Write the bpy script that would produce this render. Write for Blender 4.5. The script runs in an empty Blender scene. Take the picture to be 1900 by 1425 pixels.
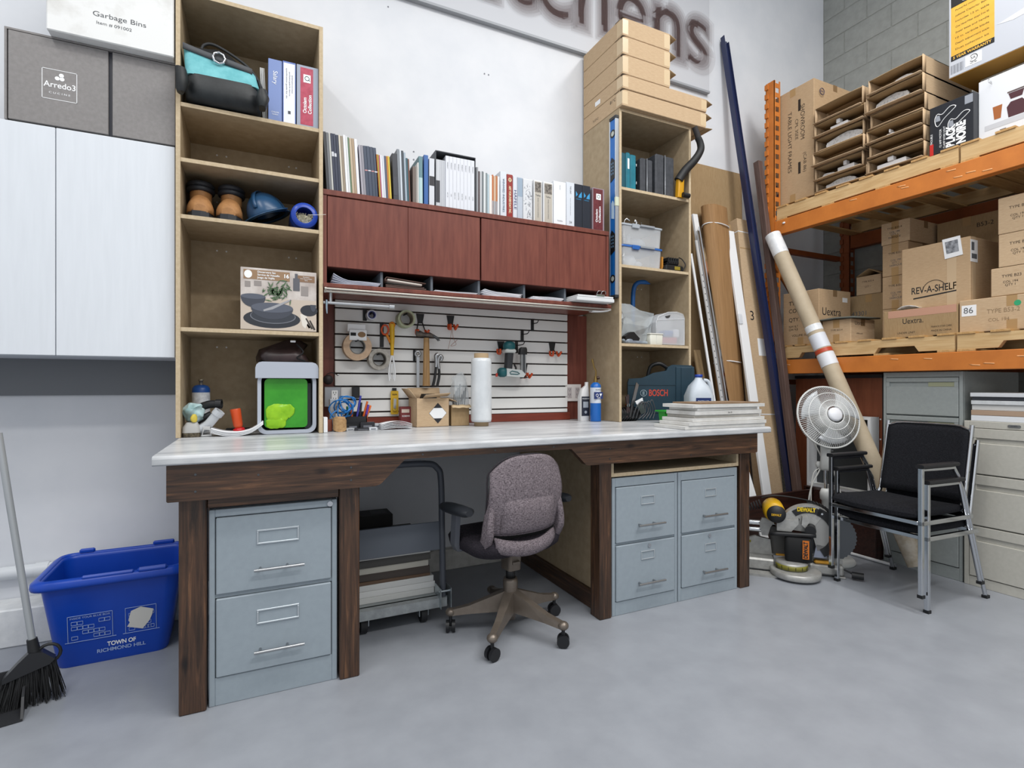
import bpy, bmesh, math, random
from mathutils import Vector, Matrix
random.seed(7)
SC = bpy.context.scene
COL = SC.collection
PI = math.pi
# ------------------------------------------------------------------ camera
cd = bpy.data.cameras.new('camera'); cam = bpy.data.objects.new('camera', cd); COL.objects.link(cam)
cd.sensor_width = 36; cd.lens = 18.70; cd.shift_y = 0.001; cd.clip_start = 0.05
cam.location = (0, 0, 1.175); cam.rotation_euler = (PI/2, 0, -math.radians(25.49))
SC.camera = cam
# ------------------------------------------------------------------ world, lamps, exposure
w = bpy.data.worlds.new('room_ambience'); SC.world = w; w.use_nodes = True
w.node_tree.nodes['Background'].inputs[0].default_value = (0.93, 0.96, 1.0, 1)
w.node_tree.nodes['Background'].inputs[1].default_value = 0.80  # even fill light added from all around; the ceiling is left open
def area(name, loc, sx, sy, power, rot=(0, 0, 0), col=(1, 0.98, 0.95)):
    l = bpy.data.lights.new(name, 'AREA'); l.shape = 'RECTANGLE'; l.size = sx; l.size_y = sy; l.energy = power; l.color = col
    o = bpy.data.objects.new(name, l); COL.objects.link(o); o.location = loc; o.rotation_euler = rot
area('ceiling_tube_light_front', (1.2, 0.9, 4.7), 2.6, 0.3, 58)
area('ceiling_tube_light_mid', (1.6, -1.2, 4.7), 2.6, 0.3, 90)
area('ceiling_tube_light_side', (3.0, 0.6, 4.7), 0.3, 2.4, 62)
area('ceiling_tube_light_left', (-1.6, 0.6, 4.7), 0.3, 2.4, 46)
SC.view_settings.view_transform = 'Standard'; SC.view_settings.look = 'None'
SC.view_settings.exposure = 0.10; SC.view_settings.gamma = 1.0; SC.view_settings.use_curve_mapping = False
# ------------------------------------------------------------------ mesh builder
def V(*a): return Vector(a)
def rrect(x0, x1, y0, y1, r, n=4):
    out = []
    for cx, cy, a0 in ((x1-r, y1-r, 0), (x0+r, y1-r, 90), (x0+r, y0+r, 180), (x1-r, y0+r, 270)):
        for i in range(n+1):
            a = math.radians(a0+90*i/n); out.append((cx+r*math.cos(a), cy+r*math.sin(a)))
    return out
def smooth_path(pts, k=6, closed=False):
    P = [Vector(p) for p in pts]; n = len(P); out = []
    for i in range(n if closed else n-1):
        if closed: a, b, c, d = P[(i-1) % n], P[i], P[(i+1) % n], P[(i+2) % n]
        else: a, b, c, d = P[max(i-1, 0)], P[i], P[i+1], P[min(i+2, n-1)]
        for j in range(k):
            t = j/k
            out.append(0.5*((2*b)+(c-a)*t+(2*a-5*b+4*c-d)*t*t+(3*b-a-3*c+d)*t*t*t))
    if not closed: out.append(P[-1])
    return out
class MB:
    def __init__(s): s.v = []; s.f = []; s.sm = []
    def add(s, vs, fs, smooth=False, M=None):
        b = len(s.v)
        s.v += [tuple(M @ Vector(p)) if M else tuple(p) for p in vs]
        s.f += [tuple(b+i for i in f) for f in fs]; s.sm += [smooth]*len(fs)
        return s
    def box(s, x0, x1, y0, y1, z0, z1, b=0.0, M=None):
        if x1 < x0: x0, x1 = x1, x0
        if y1 < y0: y0, y1 = y1, y0
        if z1 < z0: z0, z1 = z1, z0
        if b <= 0:
            vs = [(x, y, z) for x in (x0, x1) for y in (y0, y1) for z in (z0, z1)]
            return s.add(vs, [(0, 1, 3, 2), (4, 6, 7, 5), (0, 4, 5, 1), (2, 3, 7, 6), (0, 2, 6, 4), (1, 5, 7, 3)], False, M)
        b = min(b, (x1-x0)*.49, (y1-y0)*.49, (z1-z0)*.49)
        X = (x0, x1); Y = (y0, y1); Z = (z0, z1); vs = []; ix = {}
        for i in (0, 1):
            for j in (0, 1):
                for k in (0, 1):
                    c = Vector((X[i], Y[j], Z[k])); d = Vector((b*(1-2*i), b*(1-2*j), b*(1-2*k)))
                    for a in range(3):
                        q = c+d; q[a] = c[a]; ix[(i, j, k, a)] = len(vs); vs.append(tuple(q))
        F = []
        for a in range(3):
            o1, o2 = [q for q in range(3) if q != a]
            for sd in (0, 1):
                f = []
                for p, q in ((0, 0), (0, 1), (1, 1), (1, 0)):
                    key = [0, 0, 0]; key[a] = sd; key[o1] = p; key[o2] = q; f.append(ix[(*key, a)])
                F.append(tuple(f))
        for a in range(3):
            o1, o2 = [q for q in range(3) if q != a]
            for p in (0, 1):
                for q in (0, 1):
                    k0 = [0, 0, 0]; k0[o1] = p; k0[o2] = q; k1 = list(k0); k1[a] = 1
                    F.append((ix[(*k0, o1)], ix[(*k0, o2)], ix[(*k1, o2)], ix[(*k1, o1)]))
        for i in (0, 1):
            for j in (0, 1):
                for k in (0, 1): F.append(tuple(ix[(i, j, k, a)] for a in range(3)))
        return s.add(vs, F, False, M)
    def rings(s, R, cap=True, closed=False, smooth=True, M=None):
        n = len(R[0]); vs = [p for r in R for p in r]; fs = []; m = len(R)
        for i in range(m if closed else m-1):
            for j in range(n):
                a = i*n+j; b = i*n+(j+1) % n; c = ((i+1) % m)*n+(j+1) % n; d = ((i+1) % m)*n+j
                fs.append((a, b, c, d))
        s.add(vs, fs, smooth, M)
        if cap and not closed:
            s.add(R[0], [tuple(range(n))[::-1]], False, M); s.add(R[-1], [tuple(range(n))], False, M)
        return s
    def cyl(s, p0, p1, r0, r1=None, n=16, cap=True, M=None):
        p0 = Vector(p0); p1 = Vector(p1); r1 = r0 if r1 is None else r1
        d = (p1-p0).normalized(); u = d.orthogonal().normalized(); w_ = d.cross(u)
        R = [[tuple(p+(u*math.cos(2*PI*i/n)+w_*math.sin(2*PI*i/n))*r) for i in range(n)] for p, r in ((p0, r0), (p1, r1))]
        return s.rings(R, cap, M=M)
    def tube(s, pts, r, n=8, closed=False, cap=True, M=None):
        P = [Vector(p) for p in pts]; m = len(P); R = []
        rr = r if isinstance(r, (list, tuple)) else [r]*m
        u = None
        for i in range(m):
            if closed: t = P[(i+1) % m]-P[i-1]
            else: t = P[min(i+1, m-1)]-P[max(i-1, 0)]
            t.normalize()
            if u is None: u = t.orthogonal().normalized()
            else:
                u = u-t*u.dot(t)
                u = u.normalized() if u.length > 1e-6 else t.orthogonal().normalized()
            w_ = t.cross(u)
            R.append([tuple(P[i]+(u*math.cos(2*PI*k/n)+w_*math.sin(2*PI*k/n))*rr[i]) for k in range(n)])
        return s.rings(R, cap, closed, M=M)
    def lathe(s, prof, n=24, M=None, cap=True):
        R = [[(r*math.cos(2*PI*i/n), r*math.sin(2*PI*i/n), z) for i in range(n)] for r, z in prof]
        return s.rings(R, cap, M=M)
    def prism(s, poly, axis, t0, t1, M=None, smooth=False):
        def P(a, b, t): return (t, a, b) if axis == 'x' else (a, t, b) if axis == 'y' else (a, b, t)
        return s.rings([[P(a, b, t0) for a, b in poly], [P(a, b, t1) for a, b in poly]], True, smooth=smooth, M=M)
    def blob(s, c, r, n=16, m=10, M=None, e=1.0):
        R = []
        def sp(x): return math.copysign(abs(x)**e, x)
        for i in range(1, m):
            a = -PI/2+PI*i/m
            R.append([(c[0]+r[0]*sp(math.cos(a))*sp(math.cos(2*PI*j/n)), c[1]+r[1]*sp(math.cos(a))*sp(math.sin(2*PI*j/n)), c[2]+r[2]*sp(math.sin(a))) for j in range(n)])
        return s.rings(R, True, M=M)
    def slab(s, fn, nu, nv, t, M=None):
        G = [[Vector(fn(i/nu, j/nv)) for j in range(nv+1)] for i in range(nu+1)]
        N = [[None]*(nv+1) for _ in range(nu+1)]
        for i in range(nu+1):
            for j in range(nv+1):
                a = G[min(i+1, nu)][j]-G[max(i-1, 0)][j]; b = G[i][min(j+1, nv)]-G[i][max(j-1, 0)]
                q = a.cross(b); N[i][j] = q.normalized() if q.length > 1e-9 else Vector((0, 0, 1))
        A = [tuple(G[i][j]) for i in range(nu+1) for j in range(nv+1)]
        B = [tuple(G[i][j]-N[i][j]*t) for i in range(nu+1) for j in range(nv+1)]
        k = len(A); w1 = nv+1; fs = []
        for i in range(nu):
            for j in range(nv):
                q = (i*w1+j, (i+1)*w1+j, (i+1)*w1+j+1, i*w1+j+1); fs.append(q); fs.append(tuple(k+x for x in q[::-1]))
        for i in range(nu):
            a, b = i*w1, (i+1)*w1; fs.append((a, k+a, k+b, b))
            a, b = i*w1+nv, (i+1)*w1+nv; fs.append((a, b, k+b, k+a))
        for j in range(nv):
            a, b = j, j+1; fs.append((a, b, k+b, k+a))
            a, b = nu*w1+j, nu*w1+j+1; fs.append((a, k+a, k+b, b))
        return s.add(A+B, fs, True, M)
    def build(s, name, mat, parent=None, loc=None, rot=None):
        me = bpy.data.meshes.new(name); me.from_pydata(s.v, [], s.f)
        me.polygons.foreach_set('use_smooth', s.sm)
        bm = bmesh.new(); bm.from_mesh(me); bmesh.ops.recalc_face_normals(bm, faces=bm.faces[:]); bm.to_mesh(me); bm.free()
        me.materials.append(mat)
        o = bpy.data.objects.new(name, me); COL.objects.link(o)
        if parent: o.parent = parent
        if loc: o.location = loc
        if rot: o.rotation_euler = rot
        return o
def each(name, mt, parent, ms):
    for q in ms: q.build(name, mt, parent)
def settle(o, z):
    lo = 1e9; M = Matrix.LocRotScale(o.location, o.rotation_euler, None)
    for ch in o.children_recursive:
        if ch.type == 'MESH':
            for q in ch.data.vertices: lo = min(lo, (M @ q.co).z)
    o.location.z += z-lo
def box1(x0, x1, y0, y1, z0, z1, b=0.0): return MB().box(x0, x1, y0, y1, z0, z1, b)
def T(x=0, y=0, z=0): return Matrix.Translation((x, y, z))
def RX(d): return Matrix.Rotation(math.radians(d), 4, 'X')
def RY(d): return Matrix.Rotation(math.radians(d), 4, 'Y')
def RZ(d): return Matrix.Rotation(math.radians(d), 4, 'Z')
def tag(o, label, cat, group=None):
    o['label'] = label; o['category'] = cat
    if group: o['group'] = group
    return o
def thing(name, label, cat, loc=(0, 0, 0), rz=0, group=None, rot=None):
    o = bpy.data.objects.new(name, None); COL.objects.link(o); o.empty_display_size = 0.05
    o.location = loc; o.rotation_euler = rot if rot else (0, 0, math.radians(rz))
    return tag(o, label, cat, group)
def struct(o): o['kind'] = 'structure'; return o
TEXTS = []
def text(s, size, mat, parent, o, xd=(1, 0, 0), yd=(0, 0, 1), name='lettering', bold=0.0, align='CENTER', wid=None, off=0.0006, sp=1.0):
    cu = bpy.data.curves.new(name, 'FONT'); cu.body = s; cu.size = size; cu.align_x = align; cu.align_y = 'CENTER'
    cu.offset = bold*size; cu.dimensions = '2D'; cu.fill_mode = 'FRONT'; cu.space_character = sp
    ob = bpy.data.objects.new('tmp_text', cu); COL.objects.link(ob)
    x = Vector(xd).normalized(); y = Vector(yd).normalized(); z = x.cross(y)
    M = Matrix((x, y, z)).transposed().to_4x4(); M.translation = Vector(o)+z*off
    TEXTS.append((ob, M, mat, parent, name, wid))
def flush_text():
    dg = bpy.context.evaluated_depsgraph_get(); dg.update()
    for ob, M, mat, parent, name, wid in TEXTS:
        me = bpy.data.meshes.new_from_object(ob.evaluated_get(dg)); me.name = name
        if wid and len(me.vertices):
            xs = [q.co.x for q in me.vertices]; k = wid/max(1e-6, max(xs)-min(xs)); c = (max(xs)+min(xs))/2
            for q in me.vertices: q.co.x = (q.co.x-c)*k
        me.transform(M); me.materials.clear(); me.materials.append(mat)
        n = bpy.data.objects.new(name, me); COL.objects.link(n); n.parent = parent
        cu = ob.data; bpy.data.objects.remove(ob); bpy.data.curves.remove(cu)
FRONT = dict(xd=(1, 0, 0), yd=(0, 0, 1)); LEFT = dict(xd=(0, -1, 0), yd=(0, 0, 1))
# ------------------------------------------------------------------ materials
def lin(h):
    if isinstance(h, str):
        h = h.lstrip('#'); c = [int(h[i:i+2], 16)/255 for i in (0, 2, 4)]
        return tuple(x/12.92 if x <= .04045 else ((x+.055)/1.055)**2.4 for x in c)+(1,)
    return tuple(h)+(1,)
MATS = {}
def mat(name, c, c2=None, rough=.5, metal=0.0, scale=8, stretch=(1, 1, 1), detail=4, bump=0.0, lo=.35, hi=.65, spec=.5, trans=0.0, alpha=1.0, ior=1.45, coat=0.0, sheen=0.0, kind='noise', emit=0.0, rvar=0.0):
    if name in MATS: return MATS[name]
    m = bpy.data.materials.new(name); m.use_nodes = True; nt = m.node_tree; N = nt.nodes; L = nt.links
    b = N['Principled BSDF']; I = b.inputs
    I['Base Color'].default_value = lin(c); I['Roughness'].default_value = rough; I['Metallic'].default_value = metal
    I['Specular IOR Level'].default_value = spec; I['IOR'].default_value = ior
    I['Transmission Weight'].default_value = trans; I['Alpha'].default_value = alpha
    if coat: I['Coat Weight'].default_value = coat; I['Coat Roughness'].default_value = .15
    if sheen: I['Sheen Weight'].default_value = sheen
    if emit: I['Emission Color'].default_value = lin(c); I['Emission Strength'].default_value = emit
    if c2 or bump or rvar:
        tc = N.new('ShaderNodeTexCoord'); mp = N.new('ShaderNodeMapping'); mp.inputs['Scale'].default_value = stretch
        L.new(tc.outputs['Object'], mp.inputs['Vector'])
        if kind == 'noise':
            t = N.new('ShaderNodeTexNoise'); t.inputs['Scale'].default_value = scale; t.inputs['Detail'].default_value = detail; t.inputs['Roughness'].default_value = .6; out = t.outputs['Fac']
        elif kind == 'wave':
            t = N.new('ShaderNodeTexWave'); t.inputs['Scale'].default_value = scale; t.inputs['Distortion'].default_value = 6; t.inputs['Detail'].default_value = detail; t.inputs['Detail Scale'].default_value = 1.2; out = t.outputs['Fac']
        elif kind == 'voronoi':
            t = N.new('ShaderNodeTexVoronoi'); t.inputs['Scale'].default_value = scale; out = t.outputs['Distance']
        L.new(mp.outputs['Vector'], t.inputs['Vector'])
        if c2:
            r = N.new('ShaderNodeValToRGB'); r.color_ramp.elements[0].position = lo; r.color_ramp.elements[1].position = hi
            r.color_ramp.elements[0].color = lin(c); r.color_ramp.elements[1].color = lin(c2)
            L.new(out, r.inputs['Fac']); L.new(r.outputs['Color'], I['Base Color'])
        if bump:
            bp = N.new('ShaderNodeBump'); bp.inputs['Strength'].default_value = bump; bp.inputs['Distance'].default_value = .004
            L.new(out, bp.inputs['Height']); L.new(bp.outputs['Normal'], I['Normal'])
        if rvar:
            mr = N.new('ShaderNodeMapRange'); mr.inputs['To Min'].default_value = rough-rvar; mr.inputs['To Max'].default_value = rough+rvar
            L.new(out, mr.inputs['Value']); L.new(mr.outputs['Result'], I['Roughness'])
    MATS[name] = m; return m
def stained_wood(name, axis, dark='#231811', light='#4e3626', warm='#745238'):
    m = bpy.data.materials.new(name); m.use_nodes = True; nt = m.node_tree; N = nt.nodes; L = nt.links; b = N['Principled BSDF']
    tc = N.new('ShaderNodeTexCoord'); mp = N.new('ShaderNodeMapping'); s = [44, 44, 44]; s[axis] = 2.2; mp.inputs['Scale'].default_value = s
    L.new(tc.outputs['Object'], mp.inputs['Vector'])
    n1 = N.new('ShaderNodeTexNoise'); n1.inputs['Scale'].default_value = 1.6; n1.inputs['Detail'].default_value = 8; n1.inputs['Roughness'].default_value = .65; n1.inputs['Distortion'].default_value = .6
    L.new(mp.outputs['Vector'], n1.inputs['Vector'])
    r = N.new('ShaderNodeValToRGB'); e = r.color_ramp.elements; e[0].position = .34; e[0].color = lin(dark); e[1].position = .58; e[1].color = lin(light)
    q = e.new(.70); q.color = lin(warm); L.new(n1.outputs['Fac'], r.inputs['Fac'])
    mp2 = N.new('ShaderNodeMapping'); s2 = [9, 9, 9]; s2[axis] = 4.2; mp2.inputs['Scale'].default_value = s2; L.new(tc.outputs['Object'], mp2.inputs['Vector'])
    vo = N.new('ShaderNodeTexVoronoi'); vo.inputs['Scale'].default_value = 1.0; L.new(mp2.outputs['Vector'], vo.inputs['Vector'])
    kr = N.new('ShaderNodeValToRGB'); kr.color_ramp.elements[0].position = .04; kr.color_ramp.elements[0].color = (.25, .2, .2, 1); kr.color_ramp.elements[1].position = .16; kr.color_ramp.elements[1].color = (1, 1, 1, 1)
    L.new(vo.outputs['Distance'], kr.inputs['Fac'])
    mx = N.new('ShaderNodeMix'); mx.data_type = 'RGBA'; mx.blend_type = 'MULTIPLY'; mx.inputs['Factor'].default_value = 1
    L.new(r.outputs['Color'], mx.inputs['A']); L.new(kr.outputs['Color'], mx.inputs['B']); L.new(mx.outputs['Result'], b.inputs['Base Color'])
    bp = N.new('ShaderNodeBump'); bp.inputs['Strength'].default_value = .25; bp.inputs['Distance'].default_value = .003; L.new(n1.outputs['Fac'], bp.inputs['Height']); L.new(bp.outputs['Normal'], b.inputs['Normal'])
    b.inputs['Roughness'].default_value = .42; b.inputs['Specular IOR Level'].default_value = .5
    return m
def woven(name, a, b_, c):
    m = bpy.data.materials.new(name); m.use_nodes = True; nt = m.node_tree; N = nt.nodes; L = nt.links; b = N['Principled BSDF']
    tc = N.new('ShaderNodeTexCoord'); outs = []
    for s in ((100, 100, 640), (640, 640, 100)):
        mp = N.new('ShaderNodeMapping'); mp.inputs['Scale'].default_value = s; L.new(tc.outputs['Object'], mp.inputs['Vector'])
        n = N.new('ShaderNodeTexNoise'); n.inputs['Scale'].default_value = 1; n.inputs['Detail'].default_value = 2; L.new(mp.outputs['Vector'], n.inputs['Vector']); outs.append(n.outputs['Fac'])
    ad = N.new('ShaderNodeMath'); ad.operation = 'ADD'; L.new(outs[0], ad.inputs[0]); L.new(outs[1], ad.inputs[1])
    r = N.new('ShaderNodeValToRGB'); e = r.color_ramp.elements; e[0].position = .36; e[0].color = lin(a); e[1].position = .62; e[1].color = lin(c); q = e.new(.5); q.color = lin(b_)
    h = N.new('ShaderNodeMath'); h.operation = 'MULTIPLY'; h.inputs[1].default_value = .5; L.new(ad.outputs[0], h.inputs[0]); L.new(h.outputs[0], r.inputs['Fac']); L.new(r.outputs['Color'], b.inputs['Base Color'])
    bp = N.new('ShaderNodeBump'); bp.inputs['Strength'].default_value = .4; bp.inputs['Distance'].default_value = .002; L.new(h.outputs[0], bp.inputs['Height']); L.new(bp.outputs['Normal'], b.inputs['Normal'])
    b.inputs['Roughness'].default_value = .95; b.inputs['Specular IOR Level'].default_value = .15
    return m
def flat(h, rough=.5, metal=0.0, **k): return mat('paint_%s_%d_%d' % (h.strip('#'), rough*100, metal*100), h, None, rough, metal, **k)
WALL = mat('white_wall_paint', '#d9dbdf', '#d1d4d9', .6, scale=3, bump=.05)
FLOOR = mat('grey_epoxy_floor', '#8a8e95', '#93979e', .30, scale=5, detail=8, spec=.4, rvar=.05)
BLOCK = mat('grey_block_paint', '#8a8c88', '#959793', .85, scale=14, detail=8, bump=.5)
MORTAR = mat('grey_mortar', '#82847f', '#8c8e89', .9, scale=30, bump=.3)
MDF = mat('raw_mdf', '#a08e73', '#ac9a7f', .75, scale=22, detail=8, spec=.2)
MDFE = mat('raw_mdf_edge', '#b7a588', '#c3b296', .8, scale=60, stretch=(1, 1, 1), spec=.2)
WOODX = stained_wood('dark_stained_pine_along', 0); WOODZ = stained_wood('dark_stained_pine_upright', 2); WOODY = stained_wood('dark_stained_pine_deep', 1)
WOODR = stained_wood('red_brown_dark_board', 0, '#22120e', '#3c211a', '#472a20')
MARBLE = mat('pale_marble_laminate', '#9b9fa3', '#d0d2d4', .28, scale=2.2, stretch=(1.2, 5, 5), detail=10, lo=.3, hi=.6, spec=.5)
STEELBLUE = mat('blue_grey_cabinet_paint', '#8f9aa2', '#939ea6', .42, scale=40, spec=.4)
CHERRY = mat('cherry_laminate', '#60332c', '#7b473b', .38, scale=4, stretch=(9, 9, .8), detail=8, lo=.3, hi=.7, spec=.35)
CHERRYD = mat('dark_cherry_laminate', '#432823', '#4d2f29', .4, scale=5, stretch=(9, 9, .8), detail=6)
CARD = mat('corrugated_cardboard', '#ab9172', '#b59b7c', .85, scale=30, stretch=(1, 1, 8), detail=3, spec=.15)
CARD2 = mat('pale_cardboard', '#b49b7d', '#bea688', .85, scale=30, stretch=(1, 1, 8), detail=3, spec=.15)
CARD3 = mat('brown_cardboard', '#98805f', '#a18968', .85, scale=24, stretch=(6, 6, 1), detail=3, spec=.15)
TAPE = mat('tan_packing_tape', '#a5865c', None, .35, spec=.5)
TAPEL = mat('clear_packing_tape', '#c9b391', None, .3, spec=.6)
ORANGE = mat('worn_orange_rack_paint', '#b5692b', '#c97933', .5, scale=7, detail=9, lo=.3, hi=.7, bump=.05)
ORANGED = mat('dark_orange_paint', '#7c3f1c', '#8d4a22', .6, scale=9, detail=8)  # darker orange for the rear uprights, rear beams and lower braces
PALLET = mat('pale_pallet_wood', '#bb9a6c', '#cdb084', .8, scale=5, stretch=(14, 1, 14), detail=7, bump=.2, spec=.2)
PALLETX = mat('pale_pallet_deck_wood', '#a98556', '#c19c6b', .8, scale=5, stretch=(1, 14, 14), detail=7, bump=.2, spec=.2)
BLACK = flat('#17181a', .45); BLACKM = flat('#101113', .8); RUBBER = flat('#1b1c1e', .6)
WHITE = flat('#e4e6e8', .5); WHITEG = flat('#e8eaec', .2); PAPER = flat('#dfe1e4', .8); GREYP = flat('#8c8f94', .5)
CHROME = mat('chrome', '#c9ccd0', None, .12, 1.0); STEEL = mat('brushed_steel', '#a9abad', None, .32, 1.0); DSTEEL = mat('dark_steel', '#5d6063', None, .4, 1.0)
GALV = mat('galvanised_plate', '#a4adb2', '#bcc4c8', .35, .85, scale=30, kind='voronoi', lo=.1, hi=.6)
CLEAR = mat('clear_plastic', '#eef2f5', None, .12, 0, alpha=.28, spec=.8)
CLEARB = mat('cloudy_clear_plastic', '#dfe4ea', None, .25, 0, alpha=.5, spec=.6)
INK = flat('#1a1a1c', .7); INKW = flat('#eef0f2', .6); INKB = flat('#3b3026', .8); INKG = flat('#55585c', .8)
# ------------------------------------------------------------------ setting
WY = 3.28; RXW = 4.83
struct(box1(-4.5, RXW+.3, -4.5, WY+.2, -.12, 0).build('floor', FLOOR))
wb = struct(box1(-4.5, RXW+.2, WY, WY+.2, 0, 5.2).build('wall_back', WALL))
for x, z in ((.88, 2.64), (.88, 2.59), (1.02, 2.60), (1.36, 3.25), (1.39, 3.25), (1.72, 2.52), (.72, 3.5)):
    MB().cyl((x, WY-.002, z), (x, WY+.01, z), .005, n=8).build('screw_hole', flat('#7d8087', .8), wb)
wr = struct(box1(RXW+.0025, RXW+.25, -4.5, WY, 0, 5.2).build('wall_right', MORTAR))
blk = None
for r in range(24):
    for c in range(8):
        y1 = WY-.005-c*.4-(0.2 if r % 2 else 0); y0 = y1-.39
        if r % 2 and c == 0:
            h = box1(0, .014, -.19, 0, 0, .19, .0015).build('block', BLOCK, wr); h.location = (RXW, WY-.005, r*.2+.005)
        if blk is None:
            blk = box1(0, .014, -.39, 0, 0, .19, .0015).build('block', BLOCK, wr); o = blk
        else:
            o = blk.copy(); COL.objects.link(o); o.parent = wr
        o.location = (RXW+random.uniform(-.0008, .0008), y1, r*.2+.005)
struct(box1(-4.5, -.2, 3.11, WY, 0, .17, .006).build('baseboard_left', mat('scuffed_white_base', '#c9ccce', '#d8dadb', .6, scale=18, detail=8)))
struct(box1(-.2, 1.6, 3.225, WY, 0, .13, .004).build('baseboard_back', mat('rough_plaster_base', '#b4b3ae', '#d0cfca', .85, scale=14, detail=8, bump=.5)))
m = MB(); m.cyl((-4, 3.243, .30), (-.3, 3.243, .30), .030, n=20); m.cyl((-.95, 3.243, .30), (-.9, 3.243, .30), .034, n=20)
tag(m.build('wall_pipe', flat('#ccd0d4', .3)), 'white pipe running along the wall behind the blue recycling bin', 'pipe')
# banner with soft printed letters
bn = thing('wall_banner', 'pale sign board with big blurred maroon letters high on the wall', 'sign', (0, 3.25, 3.585))
box1(-.6, 3.35, 0, .03, 0, 1.2, .004).build('board', flat('#bfc1c6', .5), bn)
box1(-.6, 3.35, -.006, .03, -.012, .004).build('bottom_rail', flat('#9a9da2', .4), bn)
soft = mat('soft_maroon_print', '#6e5a59', None, .8, alpha=.15)
for k in range(7):
    text('Kitchens', .80, soft, bn, (2.12, -.002-.0012*k, .425), bold=-.07+.026*k, wid=2.32+.042*k)
# grey lower wall panel, left wall cabinets
tag(box1(-3, -.345, 3.262, WY-.001, 1.125, 1.32).build('wall_panel', flat('#6d7074', .45)), 'dark grey splash panel on the wall under the white cabinets', 'panel')
wc = thing('wall_cabinet', 'white slab door wall cabinet left of the tall MDF bookcase', 'cabinet', (0, 2.88, 1.30))
PW = mat('pale_blue_white_laminate', '#d5dae0', '#d9dee4', .35, scale=6, stretch=(8, 8, .6))
box1(-2.08, -.345, .022, .39, 0, .972).build('body', PW, wc)
for i in range(4): box1(-.346-.4335*(i+1)+.0015, -.346-.4335*i-.0015, 0, .02, .001, .971, .002).build('door', PW, wc)
gc = thing('sample_cabinet', 'grey two door cabinet with a white framed logo, on the white cabinet', 'cabinet', (0, 2.88, 2.274))
GR = mat('warm_grey_laminate', '#7d7a79', '#868382', .5, scale=60)
box1(-.946, -.345, .022, .38, 0, .382).build('body', flat('#62605f', .5), gc); box1(-.946, -.938, .0, .022, 0, .382).build('side_edge', GR, gc); box1(-.938, -.345, .0, .022, .374, .382).build('top_edge', GR, gc)
box1(-.934, -.597, 0, .02, .004, .372, .0015).build('door', GR, gc); box1(-.582, -.346, 0, .02, .004, .372, .0015).build('door', GR, gc)
box1(-.597, -.582, .012, .021, .004, .372).build('finger_groove', flat('#2b2d36', .4), gc)
m = MB(); x0, x1, z0, z1 = -.825, -.706, .115, .243
for a in ((x0, x1, z0, z0+.002), (x0, x1, z1-.002, z1), (x0, x0+.002, z0, z1), (x1-.002, x1, z0, z1)): m.box(a[0], a[1], -.001, 0, a[2], a[3])
for dx, dz in ((-.008, -.006), (.008, -.006), (.006, .009)): m.cyl(((x0+x1)/2+dx, -.001, .213+dz), ((x0+x1)/2+dx, 0, .213+dz), .0085, n=14)
m.build('logo', INKW, gc)
text('Arredo3', .034, INKW, gc, (-.7655, 0, .177), bold=.012, wid=.108); text('C U C I N E', .011, INKW, gc, (-.7655, 0, .143), wid=.072)
wx = thing('white_carton', 'scuffed white carton marked Garbage Bins on top of the grey cabinet', 'box', (0, 2.83, 2.657))
WCM = mat('scuffed_white_card', '#c9c8c4', '#e2e3e2', .75, scale=6, detail=8, lo=.25, hi=.5)
box1(-.797, -.346, 0, .42, 0, .5, .004).build('body', WCM, wx); box1(-.60, -.54, -.0008, .42, .4985, .5008).build('tape', TAPEL, wx)
text('Garbage Bins', .030, INKG, wx, (-.545, 0, .112), wid=.19); text('Item # 091002', .019, INKG, wx, (-.565, 0, .076), wid=.125)
# ------------------------------------------------------------------ workbench frame and worktop
bench = thing('workbench_frame', 'dark stained pine workbench frame with legs and notched front apron', 'workbench', (0, 0, 0))
MB().prism([(-.287, .897), (2.608, .897), (2.608, .79), (2.598, .785), (1.45, .785), (1.43, .79), (1.348, .87), (.547, .87), (.446, .775), (.425, .768), (-.283, .768), (-.287, .772)], 'y', 2.168, 2.203).build('apron', WOODX, bench)
for a, b in ((-.255, -.169), (.292, .369), (1.536, 1.608), (2.512, 2.588)): box1(a, b, 2.204, 2.29, 0, .896, .004).build('leg', WOODZ, bench)
for a, b in ((-.255, -.169), (2.512, 2.588)): box1(a, b, 3.13, 3.216, 0, .896, .004).build('leg', WOODZ, bench)
box1(-.168, .291, 2.215, 2.25, .728, .80, .003).build('rail', WOODX, bench); box1(1.609, 2.511, 2.25, 2.285, .80, .896, .003).build('rail', WOODX, bench)
box1(-.168, 1.535, 3.12, 3.155, .80, .896, .003).build('rail', WOODX, bench); box1(1.612, 2.511, 3.12, 3.155, .80, .896, .003).build('rail', WOODX, bench)
for a in (-.255, 1.57, 2.512): box1(a, a+.038, 2.292, 3.118, .82, .896, .003).build('rail', WOODY, bench)
box1(1.596, 1.611, 2.292, 3.22, .095, .815, .001).build('divider_panel', MDF, bench)
box1(1.576, 1.614, 2.292, 3.22, 0, .094, .003).build('bottom_rail', WOODY, bench)
m = MB(); m.box(1.612, 2.508, 2.215, 2.9, .708, .726); m.box(1.612, 1.628, 2.215, 2.9, .726, .784); m.box(2.492, 2.508, 2.215, 2.9, .726, .784)
m.build('slot_shelf', MDFE, bench)
for x, z in ((-.2, .86), (-.2, .80), (.0, .845), (.33, .85), (.33, .8), (.62, .885), (.95, .885), (1.25, .885), (1.57, .86), (1.57, .81), (2.1, .80), (2.55, .86), (2.55, .81)): MB().cyl((x, 2.1665, z), (x, 2.169, z), .004, n=8).build('screw', DSTEEL, bench)
top = MB()
prof = [(2.15, .903), (2.153, .899), (2.16, .897), (3.226, .897), (3.226, .932), (2.164, .932), (2.156, .9295), (2.152, .926), (2.15, .921)]
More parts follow.
